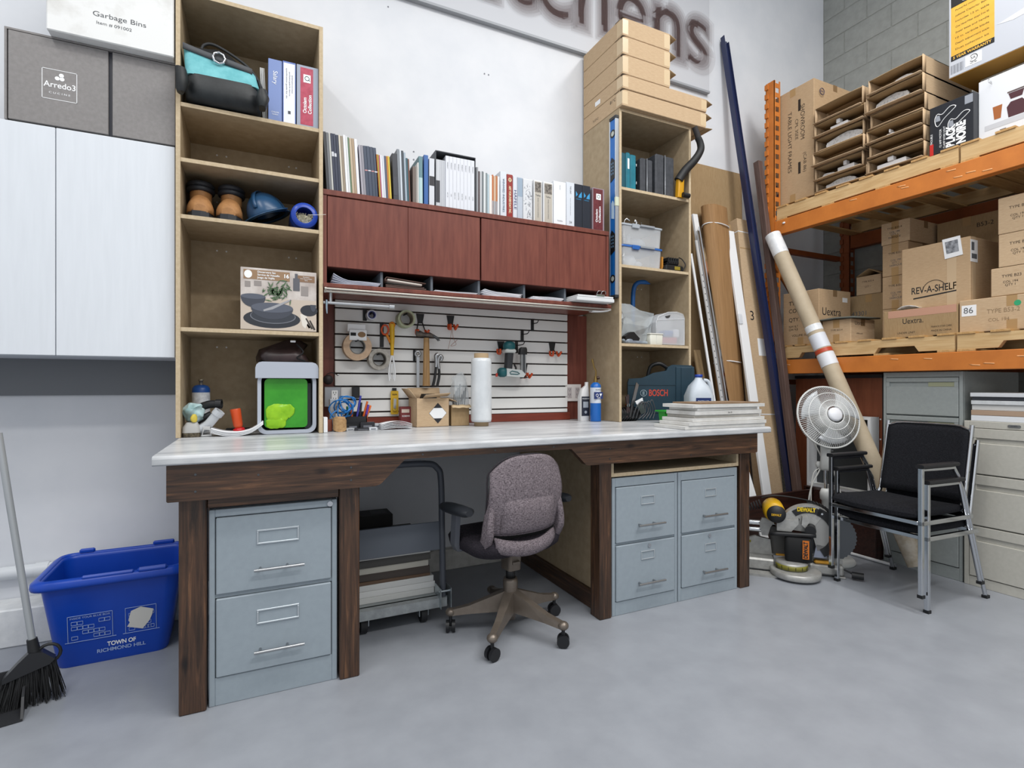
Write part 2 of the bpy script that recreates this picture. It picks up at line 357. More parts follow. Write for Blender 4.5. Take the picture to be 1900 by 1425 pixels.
top.prism(prof, 'x', -.326, 2.70)
tag(top.build('worktop', MARBLE), 'long marbled pale laminate worktop on the dark pine bench', 'worktop')
# ------------------------------------------------------------------ filing cabinets
def file_cab(label, x0, x1, yf, H, d1, d2, lab, han, lw, lh, hx, lock):
    W = x1-x0; c = thing('filing_cabinet', label, 'filing cabinet', ((x0+x1)/2, yf, 0), 0, 'blue grey two drawer cabinets under the bench')
    m = MB(); h = W/2; m.box(-h, h, .024, .66, 0, H); m.box(-h, -h+.02, 0, .024, 0, H, .002); m.box(h-.02, h, 0, .024, 0, H, .002)
    m.box(-h+.02, h-.02, 0, .024, d1[1]+.003, H, .002); m.box(-h+.02, h-.02, 0, .024, 0, d2[0]-.003, .002); m.box(-h+.02, h-.02, .006, .024, d2[1]+.002, d1[0]-.002)
    m.build('body', STEELBLUE, c)
    for k, (a, b) in enumerate((d1, d2)):
        d = box1(-h+.023, h-.023, -.006, .022, a, b, .003).build('drawer', STEELBLUE, c)
        q = MB(); z = lab[k]; t = .0065 if lw > .1 else .005
        for aa in ((-lw/2, lw/2, z+lh/2-t, z+lh/2), (-lw/2, lw/2, z-lh/2, z-lh/2+t), (-lw/2, -lw/2+t, z-lh/2+t, z+lh/2-t), (lw/2-t, lw/2, z-lh/2+t, z+lh/2-t)): q.box(aa[0]+.008, aa[1]+.008, -.010, -.0055, aa[2], aa[3], .0012)
        q.build('label_holder', flat('#b9c1c6', .35, .6), d)
        q = MB(); z = han[k]; q.cyl((hx-.087, -.036, z), (hx+.087, -.036, z), .0058, n=12)
        for xx in (hx-.066, hx+.028): q.cyl((xx, -.036, z), (xx, -.005, z), .0045, n=10)
        q.build('handle', STEEL, d)
    q = MB(); q.cyl((lock[0], -.010, lock[1]), (lock[0], 0, lock[1]), .0105, n=18); q.box(lock[0]-.0012, lock[0]+.0012, -.0112, -.010, lock[1]-.005, lock[1]+.005)
    q.build('lock', CHROME, c)
file_cab('wide blue grey two drawer filing cabinet at the left end of the bench', -.163, .284, 2.222, .718, (.408, .688), (.105, .391), (.603, .303), (.487, .182), .148, .055, .012, (.196, .704))
file_cab('blue grey two drawer filing cabinet beside the desk chair, left of the right pair', 1.617, 2.047, 2.214, .700, (.370, .652), (.072, .355), (.575, .288), (.452, .150), .088, .045, .016, (.018, .335))
file_cab('blue grey two drawer filing cabinet at the right end of the bench', 2.053, 2.496, 2.214, .700, (.370, .652), (.072, .355), (.575, .270), (.452, .142), .082, .045, .02, (0, .335))
# ------------------------------------------------------------------ tall bookcases
def bookcase(label, x0, x1, y0, ztop, shelves):
    c = thing('bookcase', label, 'bookcase', (0, y0, .933)); t = .019; D = WY-.012-y0
    for a in (x0, x1-t): box1(a, a+t, 0, D, 0, ztop-.933, .001).build('side_panel', MDFE if 0 else MDF, c)
    box1(x0+t, x1-t, D-.012, D, 0, ztop-.933-t).build('back_panel', MDF, c)
    box1(x0+t, x1-t, 0, D, ztop-.933-t, ztop-.933, .001).build('top_panel', MDF, c)
    for z in shelves:
        s_ = box1(x0+t, x1-t, .004, D-.012, z-t-.933, z-.933, .001).build('shelf', MDF, c)
        for q in (.22, .29, .78, .84): MB().cyl((x0+(x1-x0)*q, D-.0145, z-.933-.062), (x0+(x1-x0)*q, D-.011, z-.933-.062), .0045, n=8).build('screw_head', flat('#d9dadb', .3), s_)
    m = MB()
    for a in (x0, x1-t): m.box(a+.0005, a+t-.0005, -.0012, .0005, .001, ztop-.934)
    for z in shelves: m.box(x0+t, x1-t, .003, .0045, z-t-.933+.0005, z-.9335)
    m.box(x0+t, x1-t, -.0012, .0005, ztop-.933-t, ztop-.934); m.build('front_edging', MDFE, c)
bookcase('tall raw MDF bookcase on the left end of the worktop', -.34, .295, 2.84, 2.985, (1.44, 1.957, 2.216, 2.469))
bookcase('tall raw MDF bookcase on the right end of the worktop, cartons on top', 2.131, 2.75, 2.84, 2.99, (1.450, 1.969, 2.479))
# ------------------------------------------------------------------ cherry hutch
hu = thing('hutch', 'cherry laminate hutch cabinet with flap doors and pigeonholes between the bookcases', 'hutch', (0, 2.86, 0))
box1(.297, 2.062, -.005, .39, 2.147, 2.175, .002).build('top_panel', CHERRY, hu)
box1(.297, .315, 0, .39, 1.694, 2.146).build('side_panel', CHERRY, hu); box1(2.044, 2.062, 0, .39, 1.694, 2.146).build('side_panel', CHERRY, hu)
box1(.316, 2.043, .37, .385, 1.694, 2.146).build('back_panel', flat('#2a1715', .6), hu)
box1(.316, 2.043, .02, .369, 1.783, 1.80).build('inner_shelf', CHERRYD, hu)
sh = MB(); sh.prism([(-.028, 1.674), (-.024, 1.669), (.39, 1.669), (.39, 1.693), (-.024, 1.693), (-.028, 1.689)], 'x', .297, 2.062); sh.build('bottom_shelf', CHERRY, hu)
for a, b in ((.319, .7355), (.737, 1.158), (1.167, 1.5985), (1.60, 2.04)): box1(a, b, 0, .018, 1.782, 2.143, .0012).build('door', CHERRY, hu)
for x in (.598, .876, 1.16, 1.456, 1.744): box1(x-.007, x+.007, .022, .36, 1.694, 1.782, .001).build('divider', flat('#5c636b', .5), hu)
box1(.297, 2.13, .362, .385, .934, 1.668).build('wall_board', CHERRY, hu)
# ------------------------------------------------------------------ slat wall
sw = thing('slatwall', 'white slatwall panel with dark grooves hung with tools over the bench', 'slatwall', (0, 3.222, .985))
box1(.396, 1.956, -.006, -.001, 0, .683).build('groove_backing', flat('#2f2320', .7), sw)
zs = [1.6935]+[1.621-.0757*i for i in range(9)]+[.968]
for i in range(10):
    a, b = zs[i+1], zs[i]; a = max(a+.0045, .986); b = min(b-.0045, 1.667)
    box1(.397, 1.955, -.026, -.0065, a-.985, b-.985, .0025).build('slat', flat('#dededc', .4), sw)
box1(.396, 1.975, -.03, -.001, -.052, -.002, .002).build('bottom_trim', mat('bright_cherry', '#6b2d20', '#7c3626', .4, scale=5, stretch=(1, 9, 9)), sw)
from mathutils import noise
def crumple(m, amp, sc=18, seed=0):
    out = []
    for p in m.v:
        q = Vector(p)*sc+Vector((seed*3.1, seed*1.7, seed*.9)); d = noise.noise_vector(q)
        out.append((p[0]+d.x*amp, p[1]+d.y*amp, p[2]+d.z*amp))
    m.v = out; return m
def rsec(x0, x1, y0, y1, z, r, n=4): return [(x, y, z) for x, y in rrect(x0, x1, y0, y1, min(r, (x1-x0)*.49, (y1-y0)*.49), n)]
def torus(m, c, R, r, axis='y', n=28, k=8, a0=0, a1=360, M=None):
    pts = []; full = a1-a0 >= 360
    for i in range(n if full else n+1):
        a = math.radians(a0+(a1-a0)*i/n); u, v_ = R*math.cos(a), R*math.sin(a)
        pts.append((c[0]+u, c[1], c[2]+v_) if axis == 'y' else (c[0]+u, c[1]+v_, c[2]) if axis == 'z' else (c[0], c[1]+u, c[2]+v_))
    return m.tube(pts, r, k, closed=full, M=M)
def hollow(m, p0, p1, R, r, n=28):
    p0 = Vector(p0); p1 = Vector(p1); d = (p1-p0).normalized(); u = d.orthogonal().normalized(); w_ = d.cross(u)
    def ring(p, q): return [tuple(p+(u*math.cos(2*PI*i/n)+w_*math.sin(2*PI*i/n))*q) for i in range(n)]
    return m.rings([ring(p0, r), ring(p0, R), ring(p1, R), ring(p1, r)], False, True, smooth=False)
def disc(m, cx, cz, rx, rz, y0, y1, n=28): return m.prism([(cx+rx*math.cos(2*PI*i/n), cz+rz*math.sin(2*PI*i/n)) for i in range(n)], 'y', y0, y1)
# ------------------------------------------------------------------ left bookcase, top: tool bag, binders
bg = thing('tool_bag', 'teal and black tool bag with a metal ring, top shelf of left bookcase', 'bag', (0, 2.80, 2.475))
BAGB = mat('worn_black_vinyl', '#16191b', '#272b2d', .5, scale=12, detail=8, bump=.2); TEAL = mat('teal_bag_fabric', '#5fa9b0', '#76bcc2', .7, scale=20, bump=.1)
m = MB(); m.rings([rsec(-.275, .0, .05, .27, .004, .04), rsec(-.305, .008, .012, .29, .018, .06), rsec(-.306, .012, .0, .30, .055, .07), rsec(-.304, .010, .005, .29, .095, .07), rsec(-.298, .002, .015, .27, .125, .05)]); crumple(m, .005, 12).build('base', BAGB, bg)
m = MB(); m.rings([rsec(-.30, .005, .018, .26, .122, .03), rsec(-.308, -.012, .03, .22, .19, .03), [(x, y, z+(.025 if x < -.15 else -.02)) for x, y, z in rsec(-.312, -.035, .045, .17, .235, .025)]]); m.build('upper_body', TEAL, bg)
m = MB(); m.slab(lambda u, v: (-.312+.285*u, .038+.004*math.sin(u*6), .262-.052*u-.026*v), 10, 2, .008); m.build('trim_band', flat('#4b4d50', .7), bg)
m = MB(); m.slab(lambda u, v: (-.30+.05*v*(1-u)+.30*u, .06+.07*v, .268+.06*math.sin(PI*min(1, u*1.0+.12))*v-.09*u*u), 12, 4, .006); m.build('flap', BLACKM, bg)
m = MB(); m.tube(smooth_path([(-.25, .13, .275), (-.235, .13, .325), (-.18, .13, .335), (-.06, .125, .275), (.0, .11, .20), (.018, .10, .12)]), .007, 6); m.build('zip_edge', flat('#2e3032', .6), bg)
m = MB(); torus(m, (-.165, .022, .222), .026, .0055, 'y', 8, 8); m.build('ring', CHROME, bg)
for cx, zt in ((-.312, .115), (.018, .10)):
    m = MB(); m.rings([[(cx+r*.6*math.cos(a), -.014+r*.75*math.sin(a), z) for a in [2*PI*i/14 for i in range(14)]] for r, z in ((.03, .012), (.042, .03), (.045, zt*.6), (.036, zt))]); crumple(m, .010, 22, 3+cx).build('side_pocket', BAGB, bg)
def binder(label, x0, x1, y, z, h, col, d=.26, spine=None, cat='binder', name='ring_binder', group=None, rim=None):
    c = thing(name, label, cat, ((x0+x1)/2, y, z), 0, group); w_ = (x1-x0)/2-.0006; M_ = flat(col, .3)
    m = MB(); m.box(-w_, w_, 0, .004, 0, h, .0015); m.box(-w_, -w_+.003, .004, d, 0, h); m.box(w_-.003, w_, .004, d, 0, h); m.build('cover', M_, c)
    box1(-w_+.004, w_-.004, .02, d-.006, .004, h-.012).build('pages', PAPER, c)
    if spine: box1(-w_*spine[0], w_*spine[0], -.0006, 0, h*spine[1], h*spine[2]).build('spine_label', flat(spine[3], .4), c)
    return c
def up(c, s, size, mt, x, z, wid=None, down=False, bold=0.0):
    text(s, size, mt, c, (x, -.0008, z), xd=(0, 0, -1 if down else 1), yd=(1, 0, 0) if down else (-1, 0, 0), wid=wid, bold=bold)
for i in range(3):
    o = thing('magazine', 'thin white magazine leaning between the tool bag and blue binder, number %s from the bag' % ('first', 'second', 'third')[i] if 0 else ('thin white magazine right beside the tool bag', 'middle thin white magazine between tool bag and blue binder', 'thin white magazine touching the blue binder')[i], 'magazine', (.024+.0075*i, 2.93, 2.471), group='magazines beside the tool bag', rot=(0, math.radians(-3), 0))
    box1(-.003, .003, 0, .2, 0, .285, .001).build('cover', flat(('#cfcfca', '#dcdcd8', '#c6c2b8')[i], .5), o); box1(-.0026, .0026, .002, .199, .002, .2865).build('pages', PAPER, o)
c = binder('pale blue ring binder on the top shelf of the left bookcase', .043, .106, 2.862, 2.471, .305, '#7286b8')
up(c, 'Salary', .028, INKW, 0, .215, down=True); text('COLOR\nsystem', .010, INKW, c, (0, -.0008, .04))
box1(-.0315, .0315, -.001, .001, .0, .0015).build('spine_edge', flat('#3c5196', .4), c)
c = binder('white ring binder with printed spine between blue and red binders', .108, .169, 2.862, 2.471, .31, '#5d73b0', spine=(.86, .02, .97, '#dfe2ea'))
for i, x in enumerate((-.012, .002, .014)): up(c, 'specification guide for doors and panels'[:26+6*i], .008, INKG, x, .2, down=True, wid=.15-.03*i)
box1(-.006, .006, -.0014, -.0006, .05, .065).build('barcode', INKG, c)
c = binder('grey ring binder with wide red Octolam spine at right of top shelf', .172, .276, 2.862, 2.471, .31, '#8e97a8', spine=(.0, 0, 0, '#9a2440'))
box1(-.034, .026, -.0008, 0, .012, .298).build('spine_label', mat('crimson_print', '#9c2342', '#b13a55', .35, scale=40), c)
box1(-.020, .014, -.0016, -.0008, .225, .265).build('logo_ground', INKW, c); m = MB(); torus(m, (-.003, -.0018, .246), .010, .0016, 'y', 18, 4); m.tube([(.004, -.0018, .24), (.011, -.0018, .234)], .0016, 4); m.build('logo_mark', flat('#1f4f4a', .5), c)
up(c, 'Octolam', .023, INKW, -.013, .11, .078, bold=.02); up(c, 'Collection', .023, INKW, .011, .118, .095, bold=.02)
# ------------------------------------------------------------------ boots, hard hat, blue roll
LEA = mat('tan_boot_leather', '#8a6038', '#b07f4d', .6, scale=14, detail=8, bump=.15)
def boot(x, label, rz):
    c = thing('work_boot', label, 'boot', (x, 2.865, 1.959), rz, 'tan work boots on the left bookcase')
    out = [(.0, .0), (.034, .008), (.052, .04), (.056, .09), (.048, .16), (.042, .22), (.036, .262), (.0, .275), (-.036, .262), (-.042, .22), (-.048, .16), (-.056, .09), (-.052, .04), (-.034, .008)]
    MB().prism(out, 'z', 0, .03).build('sole', flat('#23262b', .55), c)
    m = MB(); R = []
    for y, w_, h in ((.006, .03, .062), (.02, .05, .09), (.05, .057, .115), (.09, .057, .132), (.13, .053, .145), (.18, .048, .15), (.24, .042, .12), (.268, .03, .10)):
        R.append([(w_*math.cos(a), y, .028+(h-.028)*max(0, math.sin(a))**.8) for a in [PI*i/12 for i in range(13)]]+[(-w_*.8, y, .026), (0, y, .024), (w_*.8, y, .026)])
    m.rings(R); crumple(m, .003, 25).build('upper', LEA, c)
    m = MB(); m.rings([[(r*math.cos(a)*.92, .155+r*1.25*math.sin(a), z) for a in [2*PI*i/18 for i in range(18)]] for r, z in ((.052, .11), (.05, .14), (.053, .165))]); crumple(m, .003, 30, 2).build('shaft', LEA, c)
    m = MB()
    for z, r in ((.166, .050), (.189, .049)): m.tube([(r*.95*math.cos(2*PI*i/22), .155+r*1.2*math.sin(2*PI*i/22), z) for i in range(22)], .0145, 8, True)
    m.build('padded_collar', flat('#23262c', .5), c)
boot(-.244, 'tan leather work boot at the left end of its shelf', 4); boot(-.130, 'tan leather work boot next to the blue hard hat', -3)
c = thing('hard_hat', 'dark blue hard hat lying tilted beside the work boots', 'helmet', (.05, 2.985, 1.975), 0, rot=(math.radians(14), math.radians(-20), math.radians(-30)))
HB = mat('blue_hat_plastic', '#23486a', None, .3, spec=.5)
m = MB(); m.slab(lambda u, v: (.105*math.cos(2*PI*u)*math.cos(v*1.52), .125*math.sin(2*PI*u)*math.cos(v*1.52), .135*math.sin(v*1.52)), 32, 10, .004); m.build('shell', HB, c)
m = MB(); m.slab(lambda u, v: ((.104+.014*v+(.035*v if math.sin(2*PI*u) < -.2 else 0))*math.cos(2*PI*u), (.124+.014*v+(.03*v*max(0, -math.sin(2*PI*u))))*math.sin(2*PI*u), .004-.006*v), 32, 2, .004); m.build('brim', HB, c)
m = MB(); m.slab(lambda u, v: ((.011-.022*v), .127*math.cos(PI*(.1+.8*u)), .137*math.sin(PI*(.1+.8*u))+.003), 16, 1, .006); m.build('ridge', HB, c)
m = MB(); m.tube([(.085*math.cos(2*PI*i/20), .1*math.sin(2*PI*i/20), .012) for i in range(20)], .008, 6, True); m.tube(smooth_path([(-.08, 0, .01), (0, 0, .08), (.08, 0, .01)]), .006, 6); m.build('head_band', BLACKM, c); c.scale = (.9, .9, .95); settle(c, 1.962)
c = thing('blue_jar', 'blue plastic jar lying open toward the room with pale brush inside', 'jar', (.208, 2.845, 2.024))
BJ = mat('bright_blue_plastic', '#1c3f9e', None, .3)
m = MB(); m.lathe([(.040, 0), (.062, -.002), (.064, -.012), (.058, -.02), (.065, -.04), (.065, -.19), (.05, -.2), (.02, -.2), (.02, -.19), (.046, -.185), (.042, -.02), (.040, 0)], 28, RX(90), cap=False); m.build('body', BJ, c)
m = MB()
for i in range(150):
    a = random.uniform(PI*1.0, 2*PI); r = .042*math.sqrt(random.random()); x = r*math.cos(a); z = -.002+r*math.sin(a)*.92+.004
    m.cyl((x, .03, z), (x+random.uniform(-.003, .003), -.004+random.uniform(-.003, .003), z+random.uniform(0, .009)), .0016, .0006, 4)
disc(m, 0, -.02, .04, .022, .012, .02); m.build('bristles', flat('#cfcbb8', .8), c)['kind'] = 'stuff'
m = MB(); m.tube(smooth_path([(.02, .0, .004), (.06, -.012, .006), (.10, -.016, .012)]), .0011, 5); m.build('stray_strand', flat('#dcdad0', .7), c)
# ------------------------------------------------------------------ dinnerware carton
c = thing('dinnerware_box', 'dinnerware set carton printed with dark bowls and plates', 'box', (.0935, 2.845, 1.442))
box1(-.171, .171, 0, .26, 0, .298, .002).build('carton', mat('print_ground', '#a59a94', '#cfc8c2', .45, scale=7, detail=5), c)
def pr(name, fn, col, y=-.0008): m = MB(); fn(m, y); m.build(name, flat(col, .45), c)
pr('table_print', lambda m, y: m.box(-.17, .17, y, 0, .002, .155), '#bfb2a4'); pr('title_band', lambda m, y: m.box(-.158, .046, y-.0004, 0, .243, .288), '#93765a'); pr('side_band', lambda m, y: m.box(.082, .162, y-.0004, 0, .246, .278), '#84674f')
pr('plate_print', lambda m, y: (disc(m, -.032, .055, .127, .045, y-.0006, 0), disc(m, .165-.03, .105, .04, .028, y-.0006, 0)), '#2c2f36')
pr('rim_print', lambda m, y: disc(m, -.028, .068, .102, .036, y-.0010, 0), '#6d7078'); pr('small_plate_print', lambda m, y: disc(m, -.028, .070, .098, .034, y-.0013, 0), '#363a42')
def bowl(cx, cz, rx, rz, dep): return [(cx+rx*math.cos(PI+PI*i/14), cz+dep*math.sin(PI+PI*i/14)) for i in range(15)]
pr('bowl_print', lambda m, y: (m.prism(bowl(-.032, .108, .094, .03, .055), 'y', y-.0018, 0), m.prism(bowl(-.116, .158, .054, .02, .05), 'y', y-.0018, 0), m.prism(bowl(.155, .135, .014, .02, .035), 'y', y-.0018, 0)), '#41454f')
pr('bowl_inside_print', lambda m, y: (disc(m, -.032, .110, .093, .024, y-.0022, 0), disc(m, -.116, .160, .053, .013, y-.0022, 0)), '#575c68')
pr('fork_print', lambda m, y: m.prism([(-.07, .09), (-.03, .102), (.055, .152), (.05, .156), (-.04, .112), (-.072, .098)], 'y', y-.0026, 0), '#9b9ca0')
pr('bottle_print', lambda m, y: (m.box(.062, .092, y-.0006, 0, .20, .262), m.box(.07, .083, y-.0008, 0, .262, .285)), '#5b5c62'); pr('glass_print', lambda m, y: (m.box(.098, .132, y-.0006, 0, .178, .225), m.box(-.152, -.128, y-.0006, 0, .205, .232), m.box(-.112, -.08, y-.0006, 0, .212, .236)), '#8f8884')
m = MB()
for i in range(70):
    x = -.01+random.gauss(0, .028); z = .192+random.gauss(0, .02); a = random.uniform(0, 6.3); L_ = random.uniform(.008, .018)
    m.prism([(x-L_*math.cos(a), z-L_*math.sin(a)), (x+.003*math.sin(a), z-.003*math.cos(a)), (x+L_*math.cos(a), z+L_*math.sin(a)), (x-.003*math.sin(a), z+.003*math.cos(a))], 'y', -.0034, 0)
m.build('herb_print', flat('#4f6b4a', .5), c)['kind'] = 'stuff'
pr('knife_print', lambda m, y: [m.prism([(.10+.018*k, .075-.01*k), (.106+.018*k, .078-.01*k), (.142+.012*k, .02-.004*k), (.134+.012*k, .016-.004*k)], 'y', y-.0004*k, 0) for k in range(3)], '#3a3531')
pr('napkin_print', lambda m, y: m.prism([(.094, .085), (.12, .09), (.132, .05), (.118, .015), (.104, .03)], 'y', y-.0003, 0), '#d8d2c8')
for i, s in enumerate(('Dinnerware Set', 'Service de Vaisselle', 'Juego de Vajilla')): text(s, .0125, INKW, c, (-.098, -.0016, .279-.0135*i), align='LEFT', bold=.02)
text('16', .026, INKW, c, (.030, -.0016, .267), bold=.03); m = MB(); disc(m, -.138, .266, .017, .019, -.0018, 0); m.build('seal_print', INKW, c)
for i, s in enumerate(('Stoneware', 'Gres de ceramique', 'Gres')): text(s, .007, INKW, c, (.122, -.0016, .271-.008*i))
# ------------------------------------------------------------------ waste bin with green liner, brown bag
c = thing('waste_container', 'pale grey framed bin with green inner bucket at bench level', 'bin', (.1305, 2.865, .934))
LG = mat('pale_grey_plastic', '#a9afbb', None, .4); 
o_ = rrect(-.135, .135, 0, .30, .04, 5); i_ = rrect(-.118, .118, .017, .29, .03, 5)
m = MB(); n = len(o_); vs = [(a, 0, b) for a, b in o_]+[(a, 0, b) for a, b in i_]+[(a, .25, b) for a, b in o_]+[(a, .25, b) for a, b in i_]
fs = []
for k in range(n):
    j = (k+1) % n; fs += [(k, j, n+j, n+k), (2*n+k, 3*n+k, 3*n+j, 2*n+j), (k, 2*n+k, 2*n+j, j), (n+k, n+j, 3*n+j, 3*n+k)]
m.add(vs, fs).build('frame', LG, c)
box1(-.117, .117, .235, .245, .02, .285).build('back', flat('#1d1f22', .6), c); box1(.082, .112, .03, .23, .022, .25).build('side_liner', flat('#26292d', .5), c)
MB().prism([(-.144, .275), (.144, .275), (.144, .325)]+[(.144-.03*(1-math.cos(t)), .325+.03*math.sin(t)) for t in (.5, 1.0, PI/2)]+[(-.114, .355)]+[(-.144+.03*(1-math.sin(t)), .325+.03*math.cos(t)) for t in (.5, 1.0)]+[(-.144, .325)], 'y', -.014, .26).build('lid', LG, c)
GRN = mat('green_plastic', '#2f8a1f', '#3c9a28', .35, scale=8)
b_ = MB().prism(rrect(-.104, .094, .028, .272, .02), 'y', .018, .225).build('inner_bucket', GRN, c)
m = MB(); m.blob((-.045, .015, .10), (.052, .004, .048), 22, 12, e=.8); m.blob((.0, .015, .112), (.034, .004, .034), 20, 12, e=.8); m.blob((-.052, .015, .052), (.046, .004, .026), 20, 12, e=.7); crumple(m, .006, 55).build('lime_bag', mat('lime_film', '#7cb313', '#97c91e', .3, scale=14, bump=.3), b_)
m = MB(); m.rings([rsec(-.12, .12, -.06, .11, 0, .05), rsec(-.13, .11, -.075, .12, .03, .06), rsec(-.11, .09, -.05, .11, .06, .05), rsec(-.02, .115, -.02, .10, .09, .04), rsec(.0, .09, .0, .08, .105, .03)]); crumple(m, .022, 17, 5); m.v = [(min(a, .15), b, min(max(z_, .0), .122)) for a, b, z_ in m.v]
c = thing('leather_bag', 'crumpled dark brown leather bag on top of the pale bin', 'bag', (.115, 2.965, 1.292)); m.build('body', mat('dark_brown_leather', '#241a1a', '#3a2b2b', .4, scale=9, bump=.2), c)
m = MB(); m.box(.03, .055, -.072, -.062, .098, .108, .002); m.build('tag', WHITE, c); m = MB(); m.tube(smooth_path([(.06, -.06, .09), (.09, -.08, .05), (.06, -.085, .02), (.1, -.07, .005)]), .004, 6); m.build('strap', BLACKM, c)
# ------------------------------------------------------------------ clutter at left end of worktop
c = thing('propane_cylinder', 'short propane cylinder with white label and blue shoulder at back of left bookcase', 'gas cylinder', (-.258, 3.06, .933))
MB().lathe([(.0, .002), (.038, .002), (.04, .01), (.04, .205)], 24).build('label_sleeve', mat('printed_white_label', '#b9bcc0', '#d6d8da', .4, scale=60), c)
MB().lathe([(.04, .205), (.039, .225), (.03, .238), (.014, .243)], 24).build('shoulder', flat('#1f4a8c', .35), c); MB().lathe([(.009, .24), (.009, .262), (.012, .262), (.012, .27)], 14).build('valve', flat('#a59a88', .35, .7), c)
m = MB(); m.blob((0, 0, .05), (.045, .035, .05), 22, 14); crumple(m, .02, 38, 2)
tag(m.build('cloth', mat('pale_teal_cloth', '#8fb3b6', '#c4d8da', .9, scale=9), None, (-.278, 2.93, .992)), 'pale teal cloth scrap heaped against the left bookcase side', 'cloth')
m = MB(); m.tube(smooth_path([(-.03, .02, .0), (-.02, .01, .055), (.015, .0, .075), (.05, -.01, .078)]), .019, 12); hollow(m, (.05, -.01, .078), (.075, -.015, .078), .023, .016, 16); m.tube([(-.06, 0, -.02), (.03, .01, .03)], .016, 10)
tag(m.build('pipe_fitting', flat('#1c1d20', .5), None, (-.235, 2.945, 1.005)), 'black plastic pipe fitting on the clutter heap below propane', 'pipe fitting')
m = MB(); m.tube(smooth_path([(-.07, 0, .0), (-.03, -.005, .01), (.0, -.01, .03), (.035, -.02, .075)]), .021, 12); hollow(m, (.035, -.02, .075), (.05, -.024, .094), .025, .018, 16)
tag(m.build('pipe_elbow', flat('#b9bdc2', .4), None, (-.215, 2.90, .958)), 'pale grey pipe elbow in front of black fitting', 'pipe fitting')
c = thing('scrub_brush', 'pale scrub brush with dark bristles at the worktop left edge', 'brush', (-.282, 2.885, .933))
m = MB(); m.rings([rsec(-.038, .038, -.025, .025, .02, .02), rsec(-.036, .036, -.024, .024, .045, .02), rsec(-.02, .025, -.012, .012, .068, .01)]); m.build('body', flat('#a8a8a6', .5), c)
m = MB(); m.rings([rsec(-.036, .036, -.022, .022, 0, .015), rsec(-.037, .037, -.024, .024, .02, .015)]); m.build('bristle_block', mat('dark_bristles', '#2e2a24', '#6b6250', .9, scale=90), c)
m = MB(); m.blob((0, 0, .02), (.014, .012, .024), 10, 6); crumple(m, .006, 40, 1)
tag(m.build('wax_lump', flat('#cdb94a', .6), None, (-.272, 2.872, 1.0)), 'small yellow lump sitting on the scrub brush', 'sponge')
m = MB(); m.tube([(-.02, 0, .0), (.018, 0, .0), (.014, 0, .028), (-.012, 0, .03)], .005, 6, True); m.box(-.016, .014, -.004, .004, .03, .042, .002)
tag(m.build('buckle', flat('#b5b6b6', .4), None, (-.218, 2.862, .939)), 'white plastic buckle lying in front of scrub brush', 'buckle')
m = MB()
for k in range(4): m.slab(lambda u, v, k=k: (-.10+.22*u, -.06+.11*v, .012+.006*k*(1-.3*u)+.085*abs(u-.42)**2.2*1.5+(.05*max(0, u-.75))), 14, 2, .003)
tag(m.build('catalogue', PAPER, None, (-.10, 2.90, .924)), 'white open catalogue curling on the worktop before the orange bottle', 'magazine')
c = thing('glue_bottle', 'orange bottle standing on its red cap upon the catalogue', 'bottle', (-.085, 2.925, .95), rot=(0, math.radians(-9), 0))
MB().lathe([(.010, .012), (.018, .02), (.021, .03), (.024, .105), (.022, .11)], 20).build('body', mat('orange_plastic', '#c2481a', None, .35), c); MB().lathe([(.024, -.006), (.028, .004), (.024, .014), (.012, .018)], 18).build('cap', flat('#b3161c', .3), c)
tag(box1(-.15, -.03, 3.05, 3.09, .934, .955, .004).build('black_strip', BLACKM), 'flat black strip at the back of the left bookcase base', 'strip')
# ------------------------------------------------------------------ books on the hutch
ORD = 'first second third fourth fifth sixth seventh eighth ninth tenth eleventh twelfth thirteenth fourteenth fifteenth'.split()
def book(x, w_, h, col, lean, label, d=.21, y=2.868, z=2.176, g='books standing on the cherry hutch', page='#cfccc4', stripe=None):
    c = thing('book', label, 'book', (x, y, z), 0, g, rot=(0, math.radians(-lean), 0))
    m = MB(); m.box(0, w_-.0006, 0, .0025, 0, h, .0006); m.box(0, .0012, .0025, d, 0, h); m.box(w_-.0018, w_-.0006, .0025, d, 0, h); m.build('cover', flat(col, .45), c)
    box1(.0014, w_-.002, .003, d-.003, .003, h-.003).build('pages', flat(page, .85), c)
    if stripe: box1(.0008, w_-.0014, -.0006, 0, h*stripe[0], h*stripe[1]).build('spine_print', flat(stripe[2], .5), c)
    return c
def row(x, items, lean0, lean1, where):
    n = len(items); seen = {}
    for _, _, col, nm, *r in items: seen[nm] = seen.get(nm, 0)+1
    cnt = {}
    for i, (w_, h, col, nm, *r) in enumerate(items):
        cnt[nm] = cnt.get(nm, 0)+1
        lab = '%s %s' % (nm, where) if seen[nm] == 1 else '%s %s, %s such from left' % (nm, where, ORD[cnt[nm]-1])
        book(x, w_, h, col, (lean0+lean1)/2, lab, stripe=r[0] if r else None, d=random.uniform(.19, .215))
        x += (w_+.0004)/math.cos(math.radians((lean0+lean1)/2))
    return x
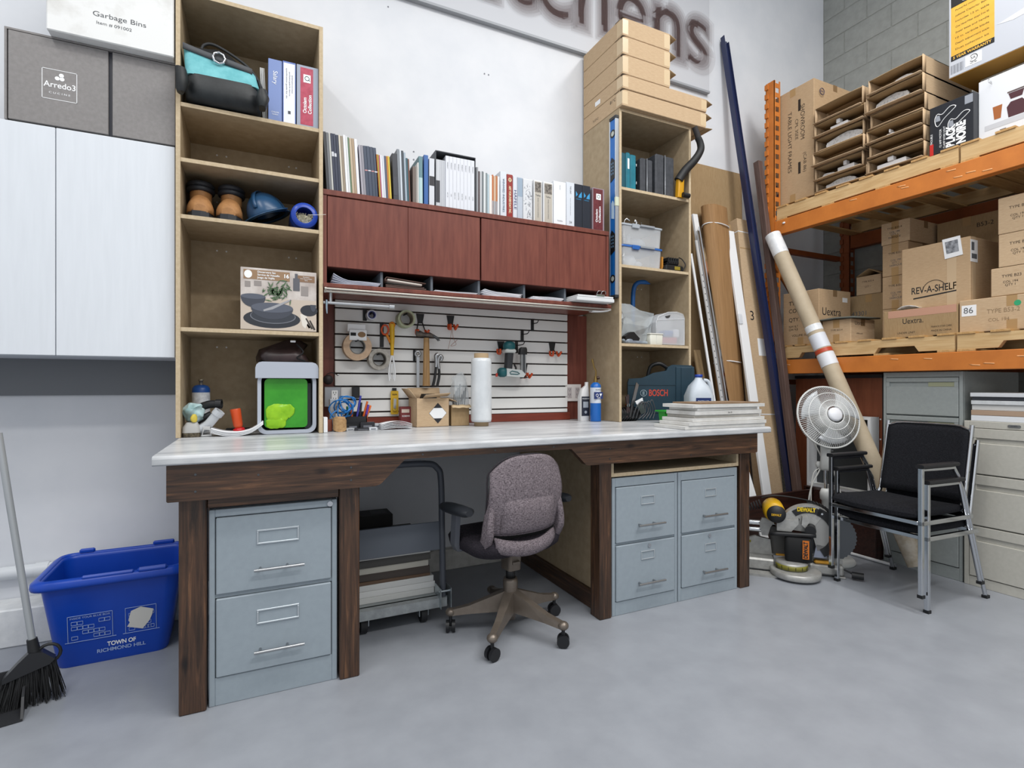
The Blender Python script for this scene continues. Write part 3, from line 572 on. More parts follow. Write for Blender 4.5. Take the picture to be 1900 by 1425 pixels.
x = row(.316, [(.013, .296, '#3a3c40', 'charcoal catalogue'), (.012, .294, '#6f7276', 'mid grey catalogue'), (.009, .292, '#b8b9b4', 'pale grey catalogue'), (.013, .294, '#2d3346', 'navy catalogue', (.6, .68, '#c9ccd2')), (.012, .294, '#343a4c', 'navy catalogue', (.6, .66, '#c9ccd2')), (.013, .291, '#2c3243', 'navy catalogue'), (.009, .293, '#c9c2b2', 'cream catalogue'), (.013, .290, '#8f8271', 'taupe catalogue'), (.012, .298, '#e3e5ea', 'white catalogue'), (.010, .294, '#d3d5d6', 'off white catalogue'), (.007, .29, '#5e7a5c', 'thin green catalogue'), (.012, .288, '#b7a68e', 'beige catalogue'), (.013, .288, '#a48f76', 'sand catalogue'), (.014, .288, '#dfe0e8', 'lilac white catalogue')], 2.5, 4.5, 'in the tall left group on the cherry hutch')
x = row(.456+.036, [(.011, .262, '#a19ea6', 'lilac grey catalogue'), (.012, .262, '#8c8a92', 'lilac grey catalogue'), (.0165, .262, '#3a4456', 'slate blue catalogue', (.5, .52, '#c98c8c')), (.0165, .263, '#3c4658', 'slate blue catalogue', (.5, .52, '#d9dbe0')), (.0165, .262, '#3a4455', 'slate blue catalogue', (.5, .52, '#c98c8c')), (.0165, .261, '#3b4557', 'slate blue catalogue', (.5, .52, '#d9dbe0'))], 4.5, 3.5, 'next to the tall left group on the hutch')
x = row(.563+.012, [(.010, .228, '#b3672c', 'orange booklet'), (.006, .229, '#a9a13c', 'olive booklet'), (.006, .227, '#b05470', 'pink booklet'), (.011, .228, '#d9d9de', 'white booklet'), (.010, .226, '#ccd0d8', 'pale blue booklet'), (.011, .228, '#4f566a', 'grey blue booklet'), (.008, .229, '#bd7a34', 'amber booklet'), (.010, .230, '#c9b23c', 'yellow booklet')], 3.5, 3, 'in the short colourful group on the hutch')
x = row(.654+.006, [(.027, .25, '#33353c', 'thick charcoal binder with white lettering', (.1, .5, '#3c3e46')), (.013, .278, '#7b8188', 'grey softback'), (.010, .274, '#c2cad2', 'silver softback'), (.012, .274, '#3c434b', 'slate softback'), (.011, .266, '#98a6b2', 'pale steel softback'), (.010, .238, '#2e5560', 'petrol softback'), (.008, .235, '#6b4336', 'brown softback')], 3, 1.5, 'right of the short colourful books on the hutch')
x = row(.765, [(.016, .2, '#6b5f58', 'small brown photo album'), (.010, .2, '#8e8882', 'small grey photo album'), (.007, .225, '#d8d6d2', 'slim white album'), (.022, .262, '#5d7f86', 'teal patterned magazine', (.0, .55, '#a9c4c6'))], .5, 0, 'left of the bright blue book on the hutch')
row(.828, [(.024, .275, '#2f5d9c', 'bright blue hardback')], 0, 0, 'left of the white slipcase on the hutch')
row(.858, [(.030, .262, '#c9ccd2', 'white volume with dark spine label', (.42, .62, '#2b2a30'))], 0, 0, 'touching the slipcase on the hutch')
c = thing('slipcase', 'dark grey open slipcase holding white volumes on the cherry hutch', 'slipcase', (.893, 2.865, 2.176))
m = MB(); m.box(0, .003, 0, .23, 0, .312); m.box(.237, .24, 0, .23, 0, .312); m.box(.003, .237, 0, .23, .308, .312); m.box(.003, .237, 0, .23, 0, .003); m.box(.003, .237, .226, .23, .003, .308); m.build('case', flat('#4b4e54', .5), c)
x = .898
vol = [(.024, .262, '#c2c5ca', (.08, .55, '#33343a'))]+[(.0105, .262, '#b9bcc2', None)]*3
for i, (w_, h, col, st) in enumerate(vol): book(x, w_, h, col, 0, ('white volume with long dark label at left inside the slipcase', 'short pale volume in the slipcase, first of three', 'short pale volume in the slipcase, second of three', 'short pale volume in the slipcase, third of three')[i], y=2.875, z=2.180, g='volumes in the slipcase', stripe=st); x += w_
for i in range(8):
    b_ = book(x, .0216, .290, '#d3d6dd', 0, 'tall white volume in the slipcase, %s of the eight from left' % ORD[i], y=2.869, z=2.180, g='volumes in the slipcase'); x += .0218
    up(b_, 'PRODUCT', .008, INKG, .0108, .235, down=True); up(b_, ('ART. 320', 'LINE', 'SERIES TWO', 'COLLECTION', 'BOOK ONE', 'INDEX', 'PLAN', 'NOTES')[i], .007, INKG, .0108, .07, down=True)
row(1.139, [(.012, .262, '#8b8d92', 'ash grey brochure'), (.010, .24, '#54474a', 'plum brochure'), (.012, .24, '#b9bcbf', 'silver brochure'), (.010, .243, '#6c7478', 'steel brochure'), (.013, .24, '#cfd3d4', 'pale brochure'), (.010, .238, '#7e898c', 'blue grey brochure'), (.012, .232, '#a9bcc4', 'sky blue brochure'), (.017, .228, '#ddd9d4', 'ivory brochure'), (.009, .234, '#b8652e', 'orange brochure', (0, .35, '#9a9ea4')), (.016, .228, '#c2a58c', 'peach brochure', (0, .35, '#9a9ea4')), (.009, .232, '#b26c3c', 'copper brochure', (0, .35, '#9a9ea4')), (.012, .23, '#d6d8da', 'plain white brochure')], 0, 0, 'between the slipcase and the binders on the hutch')
HB_ = 'binders on the cherry hutch'; Z_ = 2.176
def hb(x0, x1, h, col, lab, **k): return binder(lab, x0, x1, 2.885, Z_, h, col, d=.24, group=HB_, **k)
c = hb(1.298, 1.340, .272, '#cfd5dd', 'white binder with blue vertical lettering left of the red binder'); up(c, 'WINWED INDUSTRIES', .018, flat('#2b5570', .6), 0, .13, .2, True)
c = hb(1.341, 1.381, .262, '#8d2a24', 'red binder with cream vertical lettering on the hutch'); up(c, 'ART FOR EVERYDAY INC.', .02, flat('#e5d6b0', .6), 0, .11, .165, True, .03); m = MB(); torus(m, (0, -.001, .228), .010, .002, 'y', 14, 4); m.box(-.011, .011, -.002, 0, .224, .227); m.box(-.002, .002, -.002, 0, .215, .242); m.build('emblem', flat('#e5d6b0', .6), c)
c = hb(1.382, 1.411, .257, '#cdd2da', 'narrow white binder lettered HAFELE beside the red binder'); up(c, 'H\u00c4FELE', .024, flat('#4a4d7a', .6), 0, .115, .115, True)
c = hb(1.412, 1.448, .256, '#b3bcc8', 'silver blue binder with landscape spine beside the HAFELE binder', spine=(.9, .55, .98, '#8ea0b2'))
c = hb(1.450, 1.513, .254, '#dcdfe2', 'white binder with fine grey sketch pattern', spine=(.95, .02, .98, '#cfd2d6')); 
m = MB()
for i in range(46):
    xx = random.uniform(-.026, .026); zz = random.uniform(.02, .23); m.tube([(xx, -.0012, zz), (xx+random.uniform(-.008, .008), -.0012, zz+random.uniform(-.014, .014)), (xx+random.uniform(-.01, .01), -.0012, zz+random.uniform(-.014, .014))], .0007, 3)
m.build('sketch_print', flat('#6f7480', .6), c)['kind'] = 'stuff'
for x0, x1, lab in ((1.524, 1.581, 'beige spined photo binder, left of the two'), (1.590, 1.659, 'beige spined photo binder, right of the two')):
    c = hb(x0, x1, .258, '#e0e2e4', lab, spine=(.82, .02, .97, '#b3ada2')); h = (x1-x0)*.38
    box1(-h, h, -.0014, 0, .185, .245).build('photo_print', mat('dark_photo_print', '#3d3733', '#8c857c', .5, scale=60), c); text('Tafisa', .015, INKG, c, (0, -.001, .165)); up(c, 'PANEL COLLECTION SAMPLES', .008, INKG, 0, .09, .12, True)
c = hb(1.663, 1.754, .275, '#e3e6ea', 'widest glossy white binder on the hutch'); up(c, 'THE UNI', .010, GREYP, .0, .24, .03, True); text('Nobilia', .013, GREYP, c, (0, -.001, .03))
c = hb(1.756, 1.816, .284, '#d0d6de', 'white binder with grey vertical text beside the black binders'); up(c, 'THE UNIT', .014, INKG, 0, .235, .05, True); up(c, 'veneer and melamine doors', .008, GREYP, 0, .13, .11, True); text('24', .02, INKG, c, (0, -.001, .03))
BLU = flat('#2f8fc4', .5)
for i, (x0, x1) in enumerate(((1.817, 1.876), (1.877, 1.937))):
    c = hb(x0, x1, .282, '#252a34', 'black binder with blue mark, %s' % ('left one of the pair' if i == 0 else 'right one, next to maroon binder'))
    m = MB(); m.prism([(-.02, .20), (-.006, .215), (-.02, .235)], 'y', -.001, 0); m.prism([(-.002, .197), (.006, .215), (.024, .236), (.024, .197)], 'y', -.001, 0); m.build('mark', BLU, c); text('KRONO', .010, BLU, c, (0, -.001, .185))
c = hb(1.952, 2.046, .28, '#8c8088', 'maroon Octolam binder at the right end of the hutch row', rim=None); box1(-.04, .034, -.0008, 0, .01, .274).build('spine_label', mat('maroon_print', '#571f25', '#6a2b31', .4, scale=40), c)
box1(-.018, .018, -.0016, -.0008, .205, .243).build('logo_ground', INKW, c); m = MB(); torus(m, (0, -.0018, .225), .010, .0016, 'y', 18, 4); m.build('logo_mark', flat('#1f4f4a', .5), c)
up(c, 'Octolam', .022, INKW, -.014, .10, .085, bold=.02); up(c, 'Collection', .022, INKW, .01, .11, .105, bold=.02)
# ------------------------------------------------------------------ pigeonhole papers, rods, clipboard, level
def papers(x0, x1, n, th, y0, seed, label, curl=.0, col='#d5d8df'):
    random.seed(seed); m = MB()
    for k in range(n):
        dx = random.uniform(-.012, .012); cu = curl*(k/n)
        m.slab(lambda u, v, k=k, dx=dx, cu=cu: (x0+dx+(x1-x0)*u, y0+.25*v+random.uniform(0, .0), 1.6955+th*(k+.9)+cu*max(0, .35-u)**1.5*2+.0012*math.sin(7*u+k)), 10, 2, th*.7)
    return tag(m.build('paper_stack', flat(col, .8)), label, 'papers', 'papers in the hutch pigeonholes')
papers(.345, .585, 5, .005, 2.872, 1, 'loose pale blue papers curling up in the leftmost pigeonhole', .10, '#b4b9c8')
papers(.885, 1.14, 3, .004, 2.875, 2, 'thin white paper layer in the third pigeonhole from left')
papers(1.185, 1.43, 6, .0045, 2.868, 3, 'bent stack of white papers in the fourth pigeonhole', .045)
papers(1.50, 1.715, 5, .0045, 2.868, 4, 'white papers in the fifth pigeonhole from left', .0)
c = thing('folder_stack', 'brown folders with pale pages stacked in the second pigeonhole', 'folders', (.735, 2.87, 1.6945))
for k in range(3): box1(-.115, .118-.01*k, .006*k, .25, .009*k, .009*k+.006, .001).build('folder', flat('#5b4740', .6), c)
MB().slab(lambda u, v: (-.108+.19*u, .0+.22*v, .052-.014*u), 6, 2, .010).build('pages', flat('#cfc8bf', .8), c); MB().slab(lambda u, v: (-.112+.215*u, -.004+.23*v, .062-.018*u), 6, 2, .004).build('folder', flat('#5e4840', .6), c)
MB().slab(lambda u, v: (-.112+.005*math.cos(PI*(.5+u)), -.004+.23*v, .050+.009*math.sin(PI*(.5+u))), 6, 2, .003).build('fold', flat('#5e4840', .6), c)
c = thing('clipboard', 'white clipboard with a wire clip jutting from the rightmost pigeonhole', 'clipboard', (1.9, 2.76, 1.6955))
m = MB(); m.box(-.143, .135, 0, .3, 0, .022, .003); m.box(-.135, .13, .004, .3, .024, .036, .002); m.build('pad', flat('#d5d8da', .5), c)
m = MB(); m.box(.0, .06, -.002, .03, .036, .046, .002)
for dx in (.0, .03): m.tube(smooth_path([(.0+dx, .0, .046), (.006+dx, -.008, .062), (.03+dx, -.006, .066), (.04+dx, .004, .05)]), .0022, 6)
m.build('clip', CHROME, c)
for i, (y, z, xb, lab) in enumerate(((2.822, 1.662, 2.05, 'long polished steel rod along the hutch shelf edge, upper one'), (2.84, 1.6505, 1.99, 'long polished steel rod below the hutch shelf edge, lower one'))):
    m = MB(); m.cyl((.30, y, z), (xb, y, z), .0055, n=12); m.cyl((.30, y, z), (.31, y, z), .0075, n=12); tag(m.build('steel_rod', mat('pale_polished_rod', '#b5b0a8', None, .38, .55)), lab, 'rod', 'long rods under the hutch shelf')
c = thing('towel_rail', 'short chrome rail on a drop arm at the left under the hutch', 'rail', (.31, 2.87, 1.598))
m = MB(); m.cyl((-.01, 0, 0), (.33, 0, 0), .008, n=14); m.build('bar', mat('satin_rail', '#b9bcc0', None, .42, .7), c); m = MB(); m.cyl((.325, 0, 0), (.352, 0, 0), .0125, n=16); m.build('end_cap', mat('satin_rail', '#b9bcc0', None, .42, .7), c); m = MB(); m.cyl((.025, 0, 0), (.025, 0, .07), .008, n=14); m.build('drop_arm', mat('satin_rail', '#b9bcc0', None, .42, .7), c); m = MB(); m.tube([(.004, -.012, .012), (.004, -.014, -.03), (.006, -.014, -.058)], [.0055, .0055, .003], 8); m.build('hook', flat('#9db3c4', .3, .6), c)
m = MB(); m.slab(lambda u, v: (1.90+.13*u, 2.79+.06*v, 1.640+.012*u*u+.004*math.sin(9*v)), 6, 4, .002)
tag(m.build('paper_tag', PAPER), 'torn white paper wedged at the right end of the steel rods', 'paper')
c = thing('spirit_level', 'long blue and silver spirit level standing against the right bookcase', 'spirit level', (2.103, 2.842, 1.745)); BL = mat('level_blue_paint', '#1565b3', '#1b6dbd', .35, scale=6)
m = MB(); m.box(.0, .0265, 0, .008, .02, 1.175, .001); m.box(0, .0265, .062, .070, .02, 1.175, .001); m.build('rail', flat('#b9bfc6', .3, .7), c); w2 = box1(.005, .0215, .008, .062, .02, 1.175).build('web', BL, c)
for z in (0, 1.175): box1(-.001, .0275, -.001, .071, z, z+.022, .003).build('end_cap', flat('#26292c', .5), c)
for z in (.13, 1.085):
    m = MB(); hollow(m, (.002, .036, z), (.006, .036, z), .026, .017, 22); m.build('vial_ring', BLACK, w2); m = MB(); m.cyl((.003, .036, z), (.0055, .036, z), .017, n=20); m.build('vial', flat('#b7bdb4', .2), w2)
for z in (.37, .85): 
    m = MB(); m.prism([(.012, z-.06), (.058, z-.08), (.058, z+.06), (.045, z+.08), (.012, z+.05)], 'x', .002, .006); m.build('hand_grip', BLACK, w2)
    m = MB()
    for q in range(4):
        for r_ in (.024, .042): m.box(.001, .003, r_, r_+.008, z-.035+.022*q, z-.022+.022*q)
    m.build('grip_window', flat('#5d7f9c', .4), w2)
m = MB(); m.box(-.002, .028, -.003, .012, .60, .66, .003); m.build('centre_vial', flat('#c9cfb8', .15), c); m = MB(); m.prism([(.02, .52), (.05, .53), (.05, .63), (.035, .645), (.02, .62)], 'x', .003, .006); m.build('logo_patch', flat('#b6cfe4', .5), w2)
# ------------------------------------------------------------------ cartons on the right bookcase
random.seed(11)
def flat_carton(z0, z1, x1, y0, label, flaps=True, extra=False):
    c = thing('flat_carton', label, 'box', (2.128, y0, z0), 0, 'flat cartons on the right bookcase'); W = x1-2.128; h = z1-z0-.002; D = WY-.02-y0
    box1(0, W, 0, D, 0, h, .003).build('body', CARD2, c)
    m = MB(); m.box(-.0006, .045, -.0006, 0, .012, h-.012); m.box(-.0006, 0, -.0006, .06, .012, h-.012); m.build('tape', TAPEL, c); box1(W-.05, W+.0006, -.0006, 0, .012, h-.012).build('tape', TAPEL, c)
    m = MB(); m.prism([(-.001, h-.012), (-.001, h), (.03, h), (.012, h-.006)], 'y', -.0008, .02); m.box(-.0008, 0, .03, .08, h-.004, h); m.build('lid_gap', flat('#3a2c1d', .9), c)
    if flaps:
        m = MB(); m.slab(lambda u, v: (W+.002+.055*u, .002+D*.9*v, h-.002-.02*u), 2, 2, .004); m.build('flap', CARD3, c)
        if extra: m = MB(); m.slab(lambda u, v: (W+.002+.06*u, .002+D*.9*v, .004+.005*u), 2, 2, .004); m.build('flap', CARD3, c)
    return c
zz = (2.991, 3.100, 3.194, 3.322, 3.442, 3.562)
labs = ('bottom flat carton of the stack on right bookcase, marked with stencil', 'second flat carton from the bottom of the stack, wide with white sticker', 'middle flat carton of the stack, narrower than the two below', 'second flat carton from the top of the stack', 'topmost flat carton of the stack on the right bookcase')
for i in range(5):
    c = flat_carton(zz[i], zz[i+1], 2.857 if i < 2 else 2.523, 2.80 if i else 2.805, labs[i], True, i == 0)
    if i == 0: text('81°C', .03, INK, c, (0, .10, .07), **LEFT); text('7U27x2', .022, INKB, c, (0, .30, .035), **LEFT)
    if i == 1: box1(-.001, 0, .25, .31, .02, .05).build('sticker', WHITE, c)
# ------------------------------------------------------------------ right bookcase: upper shelf
c = thing('teal_tool_case', 'teal plastic tool case standing on the upper shelf of right bookcase', 'case', (2.166, 2.875, 2.480)); TC = mat('teal_case_plastic', '#15687a', '#1b7688', .4, scale=14)
m = MB(); m.box(.0, .048, .004, .28, 0, .245, .006); m.build('half_shell', mat('dark_teal_plastic', '#0f4d5c', None, .45), c); m = MB(); m.box(.05, .085, 0, .285, 0, .252, .008); m.box(.087, .135, .004, .28, .0, .245, .006); m.build('half_shell', TC, c); box1(.06, .074, -.001, .001, .14, .21).build('label', WHITE, c)
m = MB(); m.box(.136, .143, .005, .02, .05, .07, .002); m.box(.136, .143, .005, .02, .17, .19, .002); m.build('latch', STEEL, c)
GC = mat('grey_case_plastic', '#33363c', '#41444a', .5, scale=30)
def grey_case(x0, x1, h, y, lab):
    c = thing('grey_tool_case', lab, 'case', (x0, y, 2.480), 0, 'grey cases on the right bookcase'); w_ = x1-x0
    m = MB(); m.box(0, w_*.46, 0, .26, 0, h, .01); m.build('half_shell', GC, c); m = MB(); m.box(w_*.5, w_, 0, .26, 0, h-.004, .01); m.build('half_shell', GC, c)
    m = MB(); m.tube([(w_*.48, -.001, .01), (w_*.48, -.001, h-.006), (w_*.48, .2, h-.002)], .005, 6); m.build('seam_bead', flat('#7a7d82', .3, .4), c); box1(w_*.3, w_*.7, .08, .18, h, h+.012, .004).build('handle', GC, c)
grey_case(2.345, 2.452, .245, 2.885, 'narrow charcoal tool case between teal case and wide case'); grey_case(2.462, 2.628, .288, 2.87, 'wide charcoal tool case beside the curved handle tool')
c = thing('hand_saw', 'yellow and black tool with a long curved black handle leaning out of the right bookcase', 'hand tool', (2.655, 2.848, 2.480))
MB().rings([rsec(-.030, .022, -.018, .018, .0, .008), rsec(-.026, .026, -.02, .02, .08, .01), rsec(-.022, .03, -.018, .018, .135, .01)]).build('yellow_body', mat('tool_yellow', '#c48f12', None, .4), c)
P = smooth_path([(-.012, .0, .12), (.03, -.02, .19), (.085, -.055, .26), (.118, -.075, .325), (.112, -.078, .375), (.088, -.078, .41)])
MB().tube(P, [.031-.010*i/len(P) for i in range(len(P))], 12).build('arm', flat('#1f2022', .55), c); MB().tube([(.096, -.078, .40), (.085, -.078, .43), (.06, -.078, .475)], .019, 12).build('grip', flat('#2f2b2c', .7), c); MB().cyl((.0, -.03, .015), (.055, -.032, .012), .017, n=14).build('knob', BLACK, c)
# ------------------------------------------------------------------ right bookcase: clear bins, charger
def clear_bin(z, lab, rim):
    c = thing('storage_bin', lab, 'bin', (2.345, 2.87, z), 0, 'clear bins on the right bookcase'); out = rrect(-.172, .172, 0, .25, .02); inn = rrect(-.168, .168, .004, .246, .018)
    m = MB(); m.rings([[(a*.94, b, 0) for a, b in out], [(a, b, .135) for a, b in out], [(a, b, .135) for a, b in inn], [(a*.94, b, .003) for a, b in inn]], True); m.build('tub', CLEAR, c)
    MB().rings([[(a*1.04, b*1.03-.004, .128) for a, b in out], [(a*1.05, b*1.03-.005, .138) for a, b in out], [(a*1.0, b, .141) for a, b in out]]).build('lid', rim, c)
    for sx in (-1, 1): box1(sx*.06-.03, sx*.06+.03, -.012, -.005, .112, .142, .003).build('latch', rim, c) if sx < 0 else box1(-.02, .10, -.012, -.006, .128, .143, .002).build('handle', flat('#8d9298', .4), c)
    return c
clear_bin(1.971, 'clear storage bin with blue rim, lower of the two stacked', mat('clear_blue_rim', '#2a63b0', None, .3, alpha=.85)); clear_bin(2.114, 'clear storage bin on top of the blue rimmed bin', mat('clear_grey_rim', '#aeb6be', None, .3, alpha=.75))
m = MB(); m.blob((2.30, 2.96, 2.03), (.055, .04, .04), 14, 8); m.blob((2.38, 2.98, 2.015), (.05, .04, .022), 12, 8); crumple(m, .012, 26); tag(m.build('white_fittings', flat('#cfd4dc', .5)), 'heap of white fittings inside the lower clear bin', 'fittings')
m = MB(); m.blob((2.37, 2.97, 2.155), (.07, .05, .032), 14, 8); m.cyl((2.27, 2.93, 2.14), (2.29, 2.95, 2.20), .014, n=10); crumple(m, .01, 20, 4); tag(m.build('mixed_fittings', flat('#7e8890', .5)), 'grey fittings inside the upper clear bin', 'fittings')
for i, (x, dx) in enumerate(((2.23, .02), (2.33, -.008))):
    m = MB(); m.tube(smooth_path([(x, 2.92, 2.256), (x+.005, 2.92, 2.285), (x+dx, 2.915, 2.30), (x+dx*2, 2.91, 2.288)]), .004, 6); tag(m.build('small_hook', CHROME if i == 0 else WHITE), ('chrome hook lying on top of the upper clear bin', 'white hook lying on top of the upper clear bin')[i], 'hook')
c = thing('battery_charger', 'black and yellow battery charger at right of the clear bins', 'charger', (2.63, 2.872, 1.970))
m = MB(); m.box(-.075, .085, 0, .12, 0, .045, .008); m.prism([(-.09, 0), (-.075, 0), (-.075, .04)], 'y', .01, .1); m.build('base', BLACK, c); m = MB(); m.box(-.05, .055, .01, .1, .046, .085, .01); m.build('battery', flat('#1d1e20', .5), c)
m = MB()
for k in range(5): m.box(-.05+.021*k, -.038+.021*k, .004, .1, .06, .098, .004)
m.build('ribs', BLACKM, c); box1(.0, .05, -.002, .001, .012, .036).build('label', mat('dull_yellow_label', '#8a7a28', None, .5), c); m = MB(); m.tube(smooth_path([(.07, -.004, .01), (.088, -.012, .05), (.07, .0, .09), (.04, .0, .1)]), .004, 6); m.build('cord', BLACK, c)
box1(2.54, 2.555, 2.90, 2.98, 1.970, 2.07, .002).build('tmp', flat('#b57b2a', .6)).name = 'orange_packet'
tag(bpy.data.objects['orange_packet'], 'thin orange packet upright between clear bin and charger', 'packet')
# ------------------------------------------------------------------ right bookcase: third shelf
c = thing('pry_bar', 'blue curved pry bar sticking up behind the plastic bag', 'pry bar', (2.41, 3.06, 1.452)); MB().tube(smooth_path([(.0, 0, 0), (.005, 0, .25), (.012, 0, .40), (.035, -.01, .45), (.085, -.02, .462), (.14, -.025, .452)]), [.016]*26+[.014, .011, .008, .005, .003], 10).build('bar', mat('pry_blue', '#1d5b9c', None, .4), c)
m = MB(); m.rings([rsec(-.13, .10, -.06, .06, 0, .04), rsec(-.14, .12, -.07, .08, .06, .05), rsec(-.14, .13, -.07, .08, .13, .05), rsec(-.13, .15, -.06, .06, .17, .03), rsec(-.12, .17, -.05, .05, .2, .03), rsec(-.13, .06, -.03, .02, .24, .01), rsec(-.12, -.02, -.02, .02, .27, .01)], smooth=False); crumple(m, .028, 30, 7); m.v = [(min(max(a, -.165), .16), b, max(z_, .0)) for a, b, z_ in m.v]
c = thing('plastic_bag', 'crumpled clear plastic bag of parts on the third shelf', 'bag', (2.325, 2.965, 1.458)); m.build('film', mat('crinkled_clear_film', '#c4ccd0', None, .18, alpha=.42, spec=.9), c)
m = MB(); m.blob((-.03, .02, .09), (.08, .04, .08), 12, 8); crumple(m, .03, 16, 2).build('contents', mat('mixed_parts', '#6a6f70', '#a9adab', .5, scale=30), c)
c = thing('parts_case', 'clear organiser case with a carry handle, third shelf of right bookcase', 'case', (2.592, 2.875, 1.458))
o_ = [(-.125, 0), (.128, 0), (.128, .19), (.115, .215), (.06, .228), (-.02, .222), (-.105, .19), (-.125, .15)]
MB().prism(o_, 'y', 0, .12).build('shell', CLEARB, c); m = MB(); m.tube([(a, -.002, b) for a, b in o_], .005, 6, True); m.tube([(-.12, -.003, .165), (.125, -.003, .185)], .003, 6); m.build('rim', CLEAR, c)
m = MB(); m.prism([(-.045, .195), (.0, .205), (-.005, .19), (-.022, .182), (-.038, .185)], 'y', -.004, .002); m.build('handle_hole', flat('#39393a', .6), c)
for k, (a, b, z0, z1, col, nm) in enumerate(((-.02, .05, .055, .10, '#31589c', 'blue_pack'), (.055, .105, .05, .11, '#c8ccd4', 'white_pack'), (-.06, .09, .008, .05, '#a83a44', 'red_pack'), (-.11, .0, .004, .03, '#566058', 'dark_pack'))):
    m = MB(); m.box(a, b, .02, .1, z0, z1, .008); crumple(m, .006, 30, k).build(nm, flat(col, .5), c)
c = thing('small_tub', 'small white tub at the shelf edge before the plastic bag', 'tub', (2.47, 2.87, 1.452)); o_ = rrect(-.058, .058, 0, .09, .01)
MB().rings([[(a*.92, b, 0) for a, b in o_], [(a, b, .075) for a, b in o_], [(a*.95, .04+(b-.04)*.93, .075) for a, b in o_], [(a*.88, .04+(b-.04)*.9, .01) for a, b in o_]]).build('tub', flat('#c9c9be', .5), c); MB().rings([[(a*1.05, b-.002, .07) for a, b in o_], [(a*1.05, b-.002, .078) for a, b in o_], [(a*.98, b, .078) for a, b in o_], [(a*.98, b, .07) for a, b in o_]], False, True).build('rim', flat('#d6d6ce', .5), c)
m = MB(); m.prism([(-.06, 0), (.05, .0), (.06, .02), (.01, .062), (-.02, .06), (-.06, .03)], 'y', 0, .06); tag(m.build('black_clip', BLACK, None, (2.265, 2.87, 1.47)), 'black plastic clip lying at the left of the small white tub', 'clip')
m = MB(); m.box(-.10, .09, 0, .06, 0, .022, .006); m.blob((-.06, .03, .02), (.05, .03, .02), 12, 6); crumple(m, .005, 25); tag(m.build('parts_packet', mat('grey_packet', '#6d7480', '#9aa6ae', .4, scale=18), None, (2.30, 2.862, 1.452)), 'grey packets under the black clip on the third shelf', 'packet')
# ------------------------------------------------------------------ bench level right: drill case, jug, boards, tools
c = thing('drill_case', 'dark blue BOSCH power tool case at bench level', 'case', (2.495, 2.86, .934), -33); BC = mat('dark_navy_case', '#16303e', '#1a3644', .45, scale=10); k_ = .79
sec = [(a_*k_, b_) for a_, b_ in [(-.26, .0), (.275, 0), (.285, .02), (.285, .34), (.262, .375), (.10, .38), (.065, .365), (.05, .34), (-.06, .325), (-.11, .305), (-.16, .29), (-.27, .285), (-.28, .26), (-.28, .02)]]
MB().prism(sec, 'y', .0, .05).build('front_shell', BC, c); MB().prism([(a_*.985, b_*.985+.002) for a_, b_ in sec], 'y', .052, .105).build('rear_shell', BC, c)
m = MB(); m.box(.10, .223, -.006, .0, .03, .365, .003); m.box(.135, .20, -.010, -.006, .03, .36, .002); m.build('rib_panel', BC, c); m = MB(); m.tube(smooth_path([(-.08, .06, .29), (-.06, .05, .37), (.0, .05, .39), (.055, .06, .36)]), .013, 8); m.build('handle', BLACK, c)
m = MB(); m.box(-.218, .1, -.004, .0, .24, .246); m.box(-.218, .1, -.004, .0, .05, .056); m.build('shell_ridge', BC, c)
text('BOSCH', .062, flat('#c4402c', .4), c, (-.015, 0, .185), wid=.125, bold=.015); m = MB(); torus(m, (-.115, -.001, .185), .021, .0022, 'y', 24, 5); m.box(-.121, -.117, -.002, 0, .172, .198); m.box(-.113, -.109, -.002, 0, .172, .198); m.box(-.119, -.111, -.002, 0, .183, .187); m.build('emblem', flat('#93a3ac', .4), c)
c = thing('water_jug', 'translucent plastic gallon jug with blue label behind the white boards', 'jug', (2.56, 2.575, .934), -25); JP = mat('milky_plastic', '#b9c3ce', '#c4cdd6', .35, scale=10, alpha=.92)
MB().rings([rsec(-.078, .078, -.075, .075, 0, .03), rsec(-.08, .08, -.078, .078, .03, .035), rsec(-.08, .08, -.078, .078, .17, .035), rsec(-.06, .055, -.06, .06, .235, .04), rsec(-.028, .024, -.026, .026, .275, .024), rsec(-.022, .020, -.021, .021, .29, .02)]).build('body', JP, c)
MB().tube(smooth_path([(.03, 0, .272), (.062, 0, .262), (.078, 0, .21), (.08, 0, .16)]), .012, 8).build('handle', JP, c); MB().lathe([(.0, .29), (.023, .29), (.024, .308), (.0, .31)], 20).build('cap', flat('#1f3f9a', .4), c)
box1(-.045, .05, -.0795, -.077, .07, .16).build('label', flat('#1c2f63', .45), c); text('DISTILLED', .016, INKW, c, (.0025, -.0797, .137)); text('WATER', .012, INKW, c, (.0025, -.0797, .10)); m = MB(); torus(m, (.0025, -.0802, .12), .008, .0012, 'y', 12, 4); m.build('label_mark', INKW, c)
BW = mat('white_melamine_board', '#c4c3bf', '#d6d6d3', .45, scale=10, detail=6)
